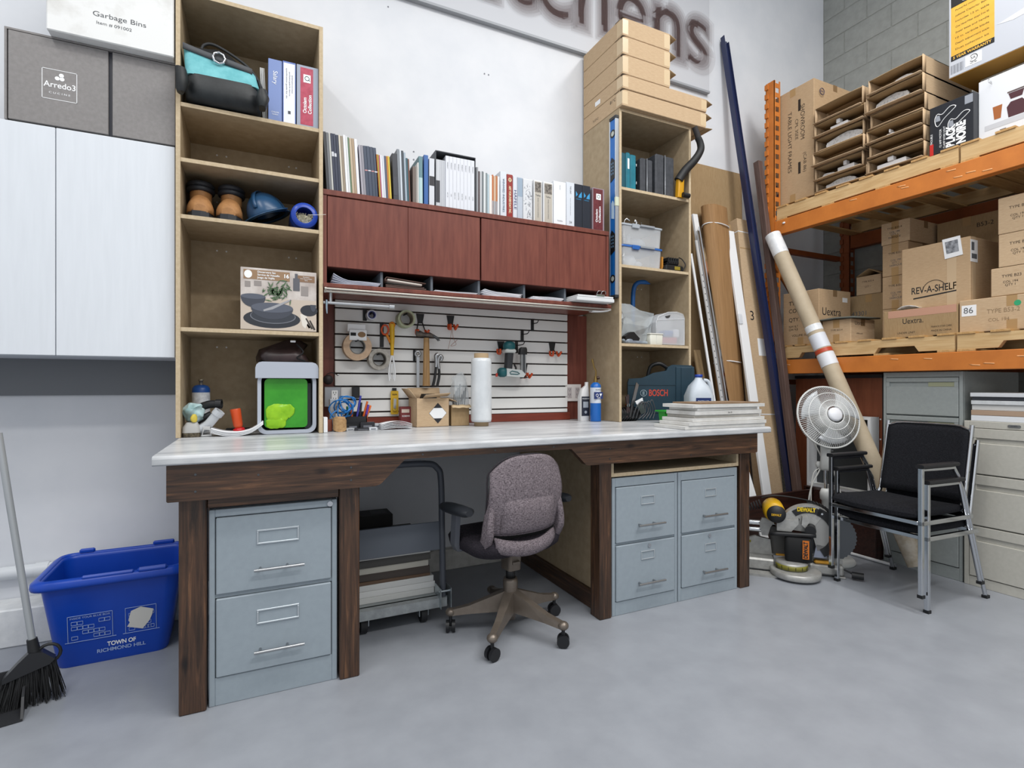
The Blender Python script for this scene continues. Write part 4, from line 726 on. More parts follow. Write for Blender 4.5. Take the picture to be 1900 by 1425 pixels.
bd = [(2.075, 2.692, .020, 2.185, .25, 0, BW, 'bottom white sample board of the stack on the worktop'), (2.10, 2.695, .020, 2.178, .24, 0, BW, 'second white sample board from the bottom of the stack'), (2.13, 2.70, .020, 2.19, .24, 1, BW, 'third white sample board from the bottom, jutting to the right'), (2.16, 2.66, .016, 2.20, .22, -1, mat('greyish_board', '#a5a29b', '#b5b2ab', .5, scale=14), 'greyish sample board in the middle of the white stack'), (2.155, 2.672, .024, 2.192, .23, 0, BW, 'white sample board with pencilled numbers in the stack'), (2.17, 2.645, .016, 2.195, .22, 1, BW, 'recessed white sample board under the top white one'), (2.13, 2.69, .020, 2.185, .24, 0, BW, 'topmost white sample board of the stack'), (2.20, 2.665, .009, 2.20, .22, -1, mat('brown_hardboard', '#7d6650', '#937a60', .6, scale=20), 'thin brown board on top of the white sample boards')]
z = .933
for i, (a, b, t, y, d, r, mt, lab) in enumerate(bd):
    c = thing('sample_board', lab, 'board', ((a+b)/2, y, z), r, 'sample boards on the worktop'); h = (b-a)/2
    box1(-h, h, 0, d, 0, t-.0012, .0012).build('panel', mt, c); m = MB(); m.box(-h+.001, h-.001, -.0006, .001, t*.82, t-.0016); m.build('edge_band', flat('#d9dad9', .4) if i < 7 else mt, c)
    if i == 4: text('36x18', .013, INK, c, (-h+.26, 0, .011)); 
    z += t
c = thing('heat_gun', 'black corded power tool lying at bench level in right bookcase', 'power tool', (2.252, 2.855, .934))
MB().rings([[(x, y+.05, z_) for x, z_, y in [(-.09+.0*q, .045+.04*math.sin(q), .045*math.cos(q)) for q in [2*PI*i/12 for i in range(12)]]], [(x, y+.05, z_) for x, z_, y in [(.03, .045+.042*math.sin(q), .045*math.cos(q)) for q in [2*PI*i/12 for i in range(12)]]], [(x, y+.05, z_) for x, z_, y in [(.085, .045+.03*math.sin(q), .032*math.cos(q)) for q in [2*PI*i/12 for i in range(12)]]]]).build('body', flat('#1b1c1f', .3), c)
m = MB()
for k in range(7): torus(m, (-.075+.022*k, .05, .045), .0445, .004, 'x', 14, 5)
m.build('rib', BLACK, c); m = MB()
for k in range(5): m.tube(smooth_path([(.0+.03*k, .0, .02), (.02+.03*k, -.02, .10+.01*k), (.07+.025*k, -.02, .13-.01*k), (.10+.02*k, -.01, .06), (.04+.03*k, -.015, .015)], 5), .0035, 6)
m.build('cord', flat('#4b4d50', .5), c)
c = thing('chisel', 'broad steel scraper blade leaning against the drill case', 'hand tool', (2.235, 2.86, .96), rot=(math.radians(-5), math.radians(18), 0))
MB().prism([(-.012, .08), (.012, .08), (.018, .235), (-.006, .245)], 'y', 0, .005).build('blade', STEEL, c); MB().tube([(0, .002, 0), (0, .002, .08)], .013, 10).build('handle', BLACK, c)
c = thing('pliers', 'dark handled cutters beside the steel scraper at bench level', 'pliers', (2.215, 2.87, .96), rot=(0, math.radians(-4), 0)); MB().tube([(0, 0, 0), (.012, 0, .08), (.006, 0, .14)], .009, 8).build('handle', flat('#3b2f30', .4), c); MB().tube([(.03, 0, 0), (.014, 0, .08), (.02, 0, .15)], .009, 8).build('handle', flat('#3b2f30', .4), c); MB().cyl((.013, -.008, .08), (.013, .008, .08), .013, n=14).build('pivot', CHROME, c)
c = thing('putty_knife', 'steel putty knife with white blade tip before the drill case', 'hand tool', (2.33, 2.84, .985), rot=(0, math.radians(-22), 0)); MB().prism([(-.018, 0), (.018, 0), (.03, .08), (-.03, .08)], 'y', 0, .004).build('blade', STEEL, c); MB().prism([(-.028, .074), (.028, .074), (.032, .1), (-.032, .1)], 'y', -.001, .004).build('tip', WHITE, c)
c = thing('green_trowel', 'bright green plastic tray beside the white boards', 'tray', (2.36, 2.60, .934)); m = MB(); m.box(-.055, .10, 0, .10, .07, .080, .003); m.prism([(-.03, .0), (.08, .0), (.09, .07), (-.04, .07)], 'y', .02, .08); m.build('tray', mat('bright_green_plastic', '#23922a', None, .4), c); m = MB(); m.cyl((-.03, -.05, .05), (.08, -.04, .045), .022, .016, 12); m.build('nozzle', flat('#6a5d58', .5), c); m = MB(); m.cyl((.08, -.04, .045), (.10, -.04, .044), .02, n=12); m.build('nozzle_end', BLACK, c)
m = MB(); m.box(2.152, 2.172, 2.90, 3.0, .934, 1.12, .003); tag(m.build('orange_box', mat('orange_black_pack', '#b8521c', '#c9601f', .5, scale=12)), 'narrow orange box upright at the left inside the right bookcase base', 'box')
m = MB(); m.tube(smooth_path([(2.30, 2.50, .945), (2.33, 2.46, .96), (2.36, 2.50, .965), (2.33, 2.53, .95), (2.29, 2.48, .945), (2.22, 2.52, .94)]), .005, 6); m.box(2.20, 2.30, 2.50, 2.54, .934, .952, .004); tag(m.build('extension_lead', flat('#3c3e40', .5)), 'short grey extension lead with block beside the white boards', 'cord')
# ------------------------------------------------------------------ slatwall tools
SY = 3.195
def hook(x, z, reach, lab):
    c = thing('slatwall_hook', lab, 'hook', (x, SY, z), 0, 'black slatwall hooks'); box1(-.011, .011, -.005, 0, -.075, 0, .001).build('plate', BLACK, c)
    MB().tube(smooth_path([(.0, -.004, -.026), (.004, -.03*reach, -.027), (.01, -.055*reach, -.024), (.012, -.068*reach, -.008)]), .0032, 6).build('arm', BLACK, c); return c
hook(1.675, 1.617, 1, 'empty black hook highest at the right of the slatwall'); hook(1.598, 1.541, 1.2, 'empty black hook in the middle of the right trio'); hook(1.555, 1.466, 1.5, 'empty black hook lowest of the right trio, beside nail gun')
OR = mat('orange_grip', '#c2491c', None, .4)
def clip(x, z, lab, spread=.018, drop=.07):
    c = thing('tool_clip', lab, 'clip', (x, SY, z), 0, 'orange tipped clips on the slatwall'); MB().prism([(-.025, 0), (.025, 0), (.014, -.058), (-.014, -.058)], 'y', -.006, 0).build('plate', BLACK, c)
    m = MB()
    for sx in (-1, 1): m.tube([(sx*.012, -.004, -.05), (sx*(spread), -.02, -drop)], .0035, 6)
    m.build('arm', BLACK, c); m = MB()
    for sx in (-1, 1): m.tube(smooth_path([(sx*spread, -.018, -drop+.012), (sx*(spread+.004), -.03, -drop-.014), (sx*(spread-.002), -.055, -drop-.018), (sx*(spread+.006), -.075, -drop+.008)]), .0075, 7)
    m.build('prong', OR, c); return c
clip(.897, 1.612, 'orange tipped clip holding the wooden hammer', .028, .112); clip(1.092, 1.612, 'orange tipped clip with thin loose wires, right of the hammer'); clip(1.828, 1.466, 'empty orange tipped clip at the far right of the slatwall', .026, .072); clip(1.44, 1.462, 'orange tipped clip holding the teal nail gun', .03, .065); clip(1.612, 1.314, 'orange tipped clip low beside the nail gun')
m = MB(); m.tube(smooth_path([(1.09, 3.16, 1.53), (1.082, 3.165, 1.46), (1.07, 3.17, 1.40)]), .0011, 4); m.tube(smooth_path([(1.092, 3.16, 1.525), (1.10, 3.16, 1.47), (1.12, 3.165, 1.43), (1.085, 3.165, 1.42), (1.13, 3.165, 1.46)]), .0011, 4); tag(m.build('copper_wire', flat('#9a5a3a', .4, .6)), 'thin copper wires dangling from the second clip', 'wire')
c = thing('hammer', 'claw hammer with wooden handle hanging on the slatwall', 'hammer', (.918, 3.13, 1.17)); MB().rings([[(sx*(.021+.004*t)*math.cos(q), .012*math.sin(q)*1.3, zz_) for q in [2*PI*i/14 for i in range(14)] for sx in (1,)] for t, zz_ in ((.6, 0), (0, .1), (-.4, .2), (-1, .29))]).build('handle', mat('hammer_ash_wood', '#8a6b45', '#a88558', .6, scale=6, stretch=(20, 20, 1)), c)
MB().tube([(-.062, 0, .315), (-.04, 0, .315), (-.02, 0, .31), (.02, 0, .31), (.05, 0, .302)], [.018, .018, .013, .015, .008], 12).build('head', mat('rusty_steel', '#55504c', '#7a7068', .5, .6, scale=40), c)
m = MB()
for dy in (-.009, .009): m.tube([(.04, dy, .305), (.065, dy*1.3, .292), (.08, dy*1.6, .275)], [.008, .006, .003], 8)
m.build('claw', DSTEEL, c)
def spool(x, z, R, r, dep, col, lab, core, y=SY-.03):
    c = thing('tape_roll', lab, 'tape', (x, y, z), 0, 'rolls hanging on the slatwall'); m = MB(); hollow(m, (0, -dep, 0), (0, .02, 0), R, r, 32); m.build('roll', col, c); m = MB(); hollow(m, (0, -dep-.001, 0), (0, .02, 0), r+.003, r-.002, 28); m.build('core', core, c)
    MB().tube([(.0, .03, r-.008), (0, -dep-.015, r-.008)], .004, 6).build('hook', BLACK, c); return c
c = spool(.513, 1.396, .080, .042, .035, mat('beige_edge_tape', '#b89c80', '#c2a78c', .55, scale=60), 'large beige edge banding roll with a cardboard tag', flat('#6c6a66', .6)); m = MB(); m.box(-.046, .05, -.040, -.037, .035, .095, .001); m.box(-.055, .045, -.030, -.028, .085, .128, .001); m.build('tag', WHITE, c); m = MB(); m.box(-.04, -.01, -.0415, -.040, .06, .078); m.build('tag_print', INK, c); m = MB(); disc(m, .022, .068, .022, .016, -.0415, -.04); m.build('tag_picture', flat('#8a6c4c', .6), c)
spool(.595, 1.582, .029, .019, .03, flat('#c5c7cf', .35), 'small blue and white tape roll high at left of slatwall', flat('#2f3675', .5)); spool(.795, 1.568, .052, .038, .05, mat('pale_green_tape', '#9aa385', '#b3b99c', .6, scale=50), 'pale green tape roll hanging high left of the hammer', flat('#7d7460', .7)); spool(.636, 1.325, .062, .038, .04, mat('grey_edge_tape', '#908c84', '#a7a39b', .5, scale=60), 'grey edge banding coil below the big beige roll', flat('#5b5750', .7))
box1(.553, .575, 3.19, SY, 1.552, 1.621).build('x', BLACK).name = 'hook_plate'; tag(bpy.data.objects['hook_plate'], 'black hook plate behind the small blue tape roll', 'hook')
box1(.652, .674, 3.19, SY, 1.40, 1.541).build('x', BLACK).name = 'hook_plate_tall'; tag(bpy.data.objects['hook_plate_tall'], 'black hook plate behind the orange scissors', 'hook')
c = thing('scissors', 'orange handled scissors hanging on the slatwall', 'scissors', (.675, 3.16, 1.50)); m = MB(); m.tube([(-.002+.02*math.cos(2*PI*i/16), -.01, .0+.028*math.sin(2*PI*i/16)) for i in range(16)], .006, 7, True); m.build('grip', OR, c); m = MB(); m.tube([(.008, -.01, -.026), (.03, -.008, -.075)], [.009, .007], 8); m.build('shank', mat('amber_orange', '#cf7a14', None, .4), c); m = MB(); m.prism([(.022, -.075), (.038, -.075), (.046, -.115), (.030, -.095)], 'y', -.01, -.004); m.build('blade', BLACK, c)
c = thing('whisk_snips', 'yellow handled snips with white blades hanging beside the scissors', 'snips', (.713, 3.145, 1.20)); MB().tube([(.0, 0, .335), (.002, 0, .25), (.0, 0, .15)], [.016, .014, .009], 10).build('handle', mat('yellow_grip', '#cfa21d', None, .4), c); m = MB(); torus(m, (0, -.004, .33), .013, .007, 'y', 16, 6); m.build('grip_loop', mat('amber_orange', '#cf7a14'), c); m = MB()
for sx in (-1, 1): m.tube(smooth_path([(sx*.002, 0, .155), (sx*.015, 0, .09), (sx*.018, 0, .04), (sx*.015, 0, 0)]), .005, 6); m.tube([(sx*.003, 0, .1), (sx*.008, 0, .01)], .003, 6)
m.build('blade', WHITE, c)
c = thing('adjustable_wrench', 'thin steel wrench hanging behind the hammer handle', 'wrench', (.875, 3.165, 1.16)); MB().prism([(-.008, 0), (.008, 0), (.009, .19), (-.009, .19)], 'y', -.004, .004).build('shank', STEEL, c); m = MB(); torus(m, (0, 0, .205), .015, .007, 'y', 18, 6); m.build('ring_end', STEEL, c)
box1(.853, .868, 3.19, SY, 1.32, 1.39).build('x', BLACK).name = 'hook_plate_low'; tag(bpy.data.objects['hook_plate_low'], 'black hook plate behind the thin steel wrench', 'hook')
c = thing('groove_pliers', 'grey water pump pliers with black handles right of the hammer', 'pliers', (.985, 3.15, 1.17)); m = MB(); m.tube(smooth_path([(.0, 0, .12), (-.008, 0, .05), (-.02, 0, .0)]), .0085, 8); m.tube(smooth_path([(.018, 0, .11), (.02, 0, .06), (.008, 0, .0)]), .0085, 8); m.build('handle', flat('#232425', .5), c); m = MB(); m.tube(smooth_path([(.0, 0, .115), (.002, 0, .15), (.0, 0, .185), (.012, 0, .192)]), [.012]*10+[.013]*9, 8); m.tube(smooth_path([(.018, -.006, .105), (.012, -.006, .15), (.024, -.006, .185), (.038, -.006, .175), (.03, -.006, .155)]), .009, 8); m.build('jaw', STEEL, c)
c = thing('brad_nailer', 'teal and white nail gun with orange accents on the slatwall', 'nail gun', (1.45, 3.12, 1.21)); TG = mat('teal_tool_body', '#15565c', None, .45)
m = MB(); m.blob((.012, -.01, .215), (.04, .035, .034), 14, 8, e=.8); m.build('motor_cap', TG, c); box1(-.026, .05, -.045, .03, .172, .196, .008).build('white_band', flat('#c3c7c4', .4), c); MB().rings([rsec(-.016, .03, -.03, .02, .07, .012), rsec(-.012, .034, -.03, .02, .12, .012), rsec(-.008, .04, -.03, .02, .178, .012)]).build('grip', flat('#2b2d31', .6), c)
m = MB(); m.prism([(-.015, .022), (.105, .015), (.12, .035), (.09, .062), (-.015, .072)], 'y', -.035, .025); m.build('head', flat('#b9bfbf', .4), c); m = MB(); m.blob((-.035, -.005, .046), (.032, .033, .032), 14, 8, e=.8); m.build('head_cap', TG, c); MB().prism([(.10, .028), (.155, .014), (.10, .008)], 'y', -.02, .01).build('nose', BLACK, c); MB().cyl((-.075, -.005, .018), (-.072, -.005, .04), .007, n=10).build('hanger', flat('#c24436', .4), c)
m = MB(); m.box(.098, .108, -.015, .008, .03, .175); m.box(.124, .132, -.015, .008, .03, .175); m.build('magazine', STEEL, c); box1(.109, .123, -.012, .006, .03, .17).build('nail_strip', DSTEEL, c); MB().rings([rsec(.085, .14, -.022, .015, .165, .008), rsec(.088, .14, -.022, .015, .20, .008), rsec(.10, .135, -.018, .01, .212, .006)]).build('magazine_catch', BLACK, c); MB().tube(smooth_path([(.048, -.01, .1), (.06, -.012, .075), (.055, -.01, .06)]), .006, 6).build('trigger', BLACK, c); m = MB(); m.tube([(.005, -.037, .045), (.02, -.037, .055), (.06, -.037, .048), (.075, -.037, .038), (.06, -.037, .034), (.01, -.037, .036)], .003, 5, True); m.build('trim_line', TG, c)
c = thing('utility_knife_pack', 'yellow utility knife in blister pack low on the slatwall', 'packet', (.736, 3.18, 1.0)); MB().prism(rrect(-.023, .023, 0, .14, .006), 'y', -.003, 0).build('card', mat('yellow_card', '#bf981c', '#cfa728', .5, scale=20), c); MB().prism(rrect(-.013, .013, .02, .1, .01), 'y', -.012, -.003).build('blister', flat('#b79a3a', .2), c); MB().prism([(-.009, .04), (.004, .03), (.008, .09), (-.006, .095)], 'y', -.014, -.012).build('blade', STEEL, c); text('OLFA', .012, INK, c, (0, -.004, .118), bold=.03); box1(-.012, .012, -.002, .01, .14, .157).build('hanger', BLACK, c)
c = thing('black_disc', 'black round stud gauge on the cherry board beside the left bookcase', 'gauge', (.355, 3.165, 1.205)); m = MB(); m.lathe([(0, 0), (.026, 0), (.028, .006), (.024, .014), (0, .015)], 22, RX(90)); m.build('disc', flat('#1f1a1c', .5), c); m = MB(); m.tube(smooth_path([(-.01, -.01, .03), (.02, -.012, .04), (.05, -.012, .028)]), .0022, 5); m.build('cord', BLACK, c); m = MB(); m.blob((.052, -.012, .028), (.007, .006, .007), 10, 6); m.build('bead', CHROME, c)
def outlet(x0, x1, z0, z1, y, lab, n, shell):
    c = thing('power_outlet', lab, 'outlet', ((x0+x1)/2, y, z0)); w_ = (x1-x0)/2; h = z1-z0; box1(-w_, w_, -shell, 0, 0, h, .003).build('plate', flat('#dad5d3', .4) if n > 1 else mat('metal_box', '#9a9ca0', None, .4, .7), c)
    for k in range(n):
        cx = (-.5+k)*w_ if n > 1 else .01
        r_ = box1(cx-.017, cx+.017, -shell-.003, -shell, h*.2, h*.82, .003).build('receptacle', flat('#b9b1b2', .4) if n > 1 else WHITE, c); m = MB()
        for zc in (h*.36, h*.66):
            m.box(cx-.008, cx-.005, -shell-.0036, -shell-.003, zc, zc+.011); m.box(cx+.005, cx+.008, -shell-.0036, -shell-.003, zc, zc+.011); m.cyl((cx, -shell-.0036, zc-.006), (cx, -shell-.003, zc-.006), .003, n=8)
        m.build('slots', INKG, r_)
outlet(1.945, 2.075, 1.06, 1.18, 3.215, 'double white power outlet on cherry board beside torch', 2, .008); outlet(.335, .425, 1.052, 1.165, 3.19, 'metal boxed power outlet at the left end of the slatwall', 1, .035)
# ------------------------------------------------------------------ things standing on the worktop
B = .933
c = thing('parts_carton', 'open cardboard carton with a white diamond label on the worktop', 'box', (.915, 2.985, B), 3); w_ = .10; m = MB(); t = .003
m.box(-w_, w_, 0, t, 0, .165); m.box(-w_, w_, .14, .14+t, 0, .165); m.box(-w_, -w_+t, 0, .143, 0, .165); m.box(w_-t, w_, 0, .143, 0, .165); m.box(-w_, w_, 0, .143, 0, t); m.build('body', CARD2, c)
m = MB(); m.slab(lambda u, v: (-w_-.045*u, .143*v, .165+.055*u), 2, 2, .003); m.slab(lambda u, v: (-w_+.2*u, .145+.02*v, .165+.06*v), 2, 2, .003); m.slab(lambda u, v: (w_-.0+.05*u, .14*v, .165-.02*u), 2, 2, .003); m.slab(lambda u, v: (-w_+.04+.15*u, -.05*v, .166+.018*v+.01*u), 2, 2, .003); m.build('flap', CARD2, c)
m = MB(); m.prism([(.03-.055, .078), (.03, .138), (.03+.055, .078), (.03, .018)], 'y', -.001, 0); m.build('label_border', flat('#23242a', .6), c); m = MB(); m.prism([(-.023, .078), (.004, .108), (.056, .108), (.083, .078), (.056, .048), (.004, .048)], 'y', -.0018, -.001); m.build('label', WHITE, c); m = MB(); m.rings([rsec(-.06, .06, .03, .12, .12, .01), rsec(-.04, .03, .04, .1, .19, .01)]); m.build('contents', flat('#1c1712', .7), c)
c = thing('small_carton', 'small open carton with a torn flap beside the stretch film', 'box', (1.085, 2.99, B), -4); box1(-.055, .055, 0, .10, 0, .12, .002).build('body', CARD3, c); m = MB(); m.slab(lambda u, v: (-.056+.115*u, .0-.03*v, .122-.015*v+.002*math.sin(u*14)), 8, 2, .003); m.build('flap', flat('#c4ae8c', .85), c)
m = MB(); m.rings([rsec(-.03, .05, .02, .08, .1, .02), rsec(-.05, .05, .01, .1, .16, .03), rsec(-.035, .05, .02, .09, .24, .03), rsec(-.03, .045, .03, .08, .27, .02), rsec(-.0, .03, .04, .07, .29, .01)], smooth=False); crumple(m, .026, 27, 3)
tag(m.build('film_bag', mat('clear_bag_film', '#c9d0d4', None, .15, alpha=.35, spec=.9), None, (1.09, 2.985, B+.02)), 'clear plastic bag of hardware rising from the small carton', 'bag')
m = MB()
for k in range(7): x = 1.05+.012*k; m.cyl((x, 3.03, 1.03+.01*(k % 3)), (x+.008, 3.02, 1.12+.02*(k % 4)), .004, n=6)
tag(m.build('bolts', flat('#4a4c50', .4, .5)), 'dark bolts inside the clear plastic bag', 'bolts')
c = thing('stretch_film_roll', 'upright roll of clear stretch film on the worktop', 'film roll', (1.195, 2.93, B)); MB().lathe([(.0, .0), (.043, 0), (.043, .43), (.038, .43), (.038, .40), (0, .40)], 28).build('core', flat('#a08a6c', .8), c)
MB().lathe([(.044, .025), (.058, .025), (.0615, .04), (.062, .20), (.0605, .38), (.056, .40), (.044, .402)], 32).build('film', mat('milky_stretch_film', '#c4c9cd', '#dde1e4', .16, scale=7, stretch=(1, 1, .6), spec=.7), c)
c = thing('screw_box', 'small maroon printed screw box behind the folded paper', 'box', (.80, 3.08, B), -2); box1(-.052, .05, 0, .05, 0, .115, .002).build('carton', mat('maroon_carton', '#6d2a2c', '#7d3436', .5, scale=12), c); m = MB(); m.box(-.045, .0, -.001, 0, .08, .10); m.box(.024, .045, -.001, 0, .02, .095); m.build('print', flat('#d2c4b8', .6), c); text('SCREWS', .012, INKW, c, (-.02, 0, .06), bold=.02)
m = MB()
for k in range(5): m.slab(lambda u, v, k=k: (-.085+.17*u, -.05+.10*v, .004+.006*k+.02*math.sin(PI*u)*(.3+.14*k)*(1-v*.3)), 10, 3, .0025)
tag(m.build('folded_papers', PAPER, None, (.685, 2.95, B)), 'folded white papers lying beside the maroon screw box', 'papers')
c = thing('twine_ball', 'ball of natural jute twine near the left bookcase', 'twine', (.385, 2.905, B)); m = MB(); m.lathe([(.0, 0), (.026, 0), (.031, .01), (.0315, .06), (.026, .075), (.0, .078)], 20); m.build('core', flat('#a8855c', .9), c); m = MB()
for k in range(26): a = k*1.1; z0 = .012+.002*k; m.tube([(.0325*math.cos(a+q), .0325*math.sin(a+q), z0+.012*math.sin(q*1.0+k)) for q in [6.28*i/14 for i in range(14)]], .0021, 4, True)
m.build('strands', mat('jute', '#b08d62', '#c6a478', .9, scale=60), c)['kind'] = 'stuff'
m = MB(); m.rings([rsec(-.016, .016, -.014, .014, 0, .008), rsec(-.017, .017, -.015, .015, .03, .01), rsec(-.013, .014, -.012, .012, .06, .008)]); crumple(m, .006, 40); tag(m.build('rust_figure', flat('#7a4030', .7), None, (.335, 2.93, B)), 'small rust brown lump between twine and bookcase', 'ornament')
tag(box1(.298, .318, 2.845, 2.90, B, B+.078, .002).build('white_block', WHITE), 'small white block against the left bookcase edge', 'block')
c = thing('pen_holder', 'black desk caddy holding pens and markers', 'pen holder', (.49, 2.99, B)); m = MB(); m.box(-.07, .05, 0, .004, 0, .07); m.box(-.07, .05, .06, .064, 0, .09); m.box(-.07, -.066, 0, .064, 0, .08); m.box(.046, .05, 0, .064, 0, .08); m.box(-.07, .05, 0, .064, 0, .004); m.box(.05, .09, -.02, .05, 0, .035, .003); m.build('body', flat('#202125', .5), c)
pens = [('#3b3f9a', .16, 'blue violet marker', -.01, 10), ('#c35a1c', .13, 'orange marker', .02, 14), ('#1d6b4a', .10, 'green marker', -.045, -4), ('#c4511a', .12, 'orange screwdriver', -.025, -2), ('#c9ccd4', .12, 'white pen', -.06, -8), ('#5a3a9a', .11, 'purple pen', .034, 12), ('#20242c', .12, 'black pen', .01, 6), ('#d7682a', .11, 'short orange pencil', .03, 20)]
for i, (col, h, nm, dx, tilt) in enumerate(pens):
    o = thing('pen', '%s standing in the black desk caddy' % nm, 'pen', (.49+dx, 3.018-.006*(i % 3), B+.006), group='pens in the desk caddy', rot=(0, math.radians(tilt), 0)); MB().cyl((0, 0, 0), (0, 0, h*.8), .0062, n=10).build('barrel', flat(col, .4), o); MB().cyl((0, 0, h*.8), (0, 0, h+.02), .0068, .0055, 10).build('cap', flat(col, .3), o)
m = MB(); random.seed(3)
for k in range(6):
    cx = .41+random.uniform(-.02, .02); cz = 1.06+random.uniform(-.02, .02); R = random.uniform(.03, .05); m.tube(smooth_path([(cx+R*math.cos(a)*random.uniform(.8, 1.2), 2.95+.02*math.sin(a*2+k), cz+R*math.sin(a)*random.uniform(.8, 1.2)) for a in [6.28*i/8 for i in range(8)]], 5, True), .0038, 6, True)
m.tube(smooth_path([(.37, 2.93, 1.04), (.345, 2.92, 1.02), (.34, 2.92, 1.0)]), .004, 6); m.cyl((.40, 2.95, B), (.40, 2.95, 1.03), .004, n=6)
tag(m.build('blue_cable', mat('blue_cable', '#1f6fb5', None, .35)), 'tangled bright blue cable heaped before the outlet', 'cable')
tag(box1(.345, .375, 2.99, 3.03, B, 1.10, .003).build('charger_block', flat('#aab0b8', .4)), 'grey charger block behind the blue cable', 'charger')
gl = ((.46, 2.955, .07, .035, '#17181b', 'black gadget box in front of the desk caddy, left'), (.535, 2.94, .075, .04, '#26262c', 'dark gadget box in front of the desk caddy, right'), (.585, 2.965, .05, .03, '#b9bdc2', 'pale crumpled packet right of the gadget boxes'), (.505, 2.90, .09, .012, '#2b2c30', 'flat dark gadget lying at the front of the clutter'), (.44, 2.905, .045, .014, '#b4b7ba', 'small white remote beside the twine'), (.555, 2.885, .042, .016, '#c9cdd2', 'clear small case at the very front of the clutter'))
for i, (x, y, w2, h, col, lab) in enumerate(gl):
    c = thing('gadget', lab, 'gadget', (x, y, B), (8, -6, 12, 4, 14, -3)[i]); MB().prism(rrect(-w2/2, w2/2, 0, h, .003), 'y', 0, .035).build('case', flat(col, .4), c); box1(-w2*.3, w2*.3, -.001, .0, h*.3, h*.6).build('face', flat('#6a6c74', .3), c)
tag(box1(.49, .53, 3.16, 3.195, 1.10, 1.165, .002).build('holder_block', BLACK), 'black plug adapter under the slatwall left end', 'adapter')
c = thing('torch_cylinder', 'tall blue propane torch cylinder with brass burner on the worktop', 'torch', (2.035, 2.97, B)); MB().lathe([(.0, 0), (.036, 0), (.0365, .004), (.0365, .122)], 26).build('tank', mat('torch_blue', '#1a5fae', None, .3), c); MB().lathe([(.0368, .122), (.0368, .225)], 26, cap=False).build('label', flat('#c9d0da', .4), c); MB().lathe([(.0366, .225), (.034, .243), (.02, .256), (.012, .26)], 26).build('shoulder', MATS['torch_blue'], c)
box1(-.032, .032, -.0385, -.030, .15, .195).build('label_print', flat('#24356c', .5), c); text('PROPANE', .012, INK, c, (0, -.037, .21)); m = MB(); torus(m, (-.014, -.0392, .174), .009, .0018, 'y', 14, 4); m.prism([(.004, .185), (.024, .185), (.014, .165)], 'y', -.040, -.0385); m.build('symbol', INKW, c); text('GAS', .014, INKW, c, (.0, -.0388, .157))
BR = mat('brass', '#8f7748', None, .3, .9); MB().lathe([(.012, .258), (.014, .275), (.010, .285), (.010, .30)], 14).build('valve', BR, c); MB().cyl((.01, 0, .288), (.026, -.004, .292), .011, n=12).build('knob', flat('#3a2620', .5), c); MB().tube(smooth_path([(.0, 0, .298), (.002, 0, .335), (-.012, 0, .36), (-.022, 0, .395)]), .0055, 8).build('burner_tube', BR, c); MB().cyl((-.022, 0, .392), (-.028, 0, .415), .008, .007, 10).build('burner_tip', BR, c)
c = thing('white_bottle', 'white plastic bottle with dark label beside the torch cylinder', 'bottle', (1.985, 3.04, B)); MB().rings([rsec(-.035, .035, -.025, .025, 0, .012), rsec(-.036, .036, -.026, .026, .02, .014), rsec(-.036, .036, -.026, .026, .165, .014), rsec(-.02, .036, -.02, .02, .215, .014), rsec(.012, .036, -.012, .012, .24, .01), rsec(.012, .036, -.012, .012, .262, .01)]).build('body', flat('#c9c9c9', .4), c); box1(-.030, .03, -.0275, -.02, .035, .165).build('label', flat('#2a2d38', .4), c); text('WELDBOND', .010, INKW, c, (0, -.0277, .15)); m = MB(); disc(m, 0, .06, .010, .010, -.0284, -.0275); m.box(-.02, .02, -.0284, -.0275, .09, .13); m.build('label_print', flat('#9aa0a8', .5), c)
# ------------------------------------------------------------------ leaning stock at the right end
def lean(name, lab, cat, pb, pt, w_, t, mt, group=None, ang=0, parts=None):
    # long piece from floor point pb to top point pt, width along X, thickness along its own normal
    pb = Vector(pb); pt = Vector(pt); zd = (pt-pb); L_ = zd.length; zd.normalize(); xd = Vector((1, 0, 0)); xd = (xd-zd*xd.dot(zd)).normalized(); yd = zd.cross(xd)
    M = Matrix((xd, yd, zd)).transposed().to_4x4(); M = M @ Matrix.Rotation(math.radians(ang), 4, 'Z')
    c = thing(name, lab, cat, pb, 0, group); c.rotation_euler = M.to_euler()
    if parts is None: box1(-w_/2, w_/2, -t/2, t/2, 0, L_, .002).build('body', mt, c)
    return c, L_
LG_ = 'long stock leaning in the corner'
c, L_ = lean('cardboard_sheet', 'tall brown cardboard sheet flat against the wall behind the leaning stock', 'cardboard', (3.40, 3.20, 0), (3.42, 3.262, 2.98), .62, .006, CARD3, LG_)
c, L_ = lean('long_carton', 'long slim carton numbered 3 leaning in the corner', 'box', (3.562, 2.82, .0), (3.640, 3.17, 2.53), .225, .08, CARD2, LG_)
each('strap', WHITE, c, [box1(-.1135, .1135, -.0412, .0412, L_*q, L_*q+.008) for q in (.37, .955)]); box1(-.01, .10, -.0408, -.040, L_*.555, L_*.61).build('sticker', WHITE, c); text('3', .11, INK, c, (-.045, -.040, L_*.68)); box1(-.11, .112, -.0406, -.040, L_*.9, L_*.903).build('crease', TAPE, c)
c, L_ = lean('long_carton', 'narrow brown long carton left of the carton numbered 3', 'box', (3.45, 2.965, 0), (3.50, 3.218, 2.50), .06, .05, CARD3, LG_); each('strap', WHITE, c, [box1(-.031, .031, -.0262, .0262, L_*q, L_*q+.008) for q in (.4, .8)]); box1(-.02, .02, -.0258, -.025, L_*.43, L_*.5).build('sticker', GREYP, c)
c, L_ = lean('paper_wrapped_roll', 'brown paper wrapped roll bound with white string', 'roll', (3.33, 2.90, 0), (3.305, 3.16, 2.60), .25, .1, CARD3, LG_, parts=1)
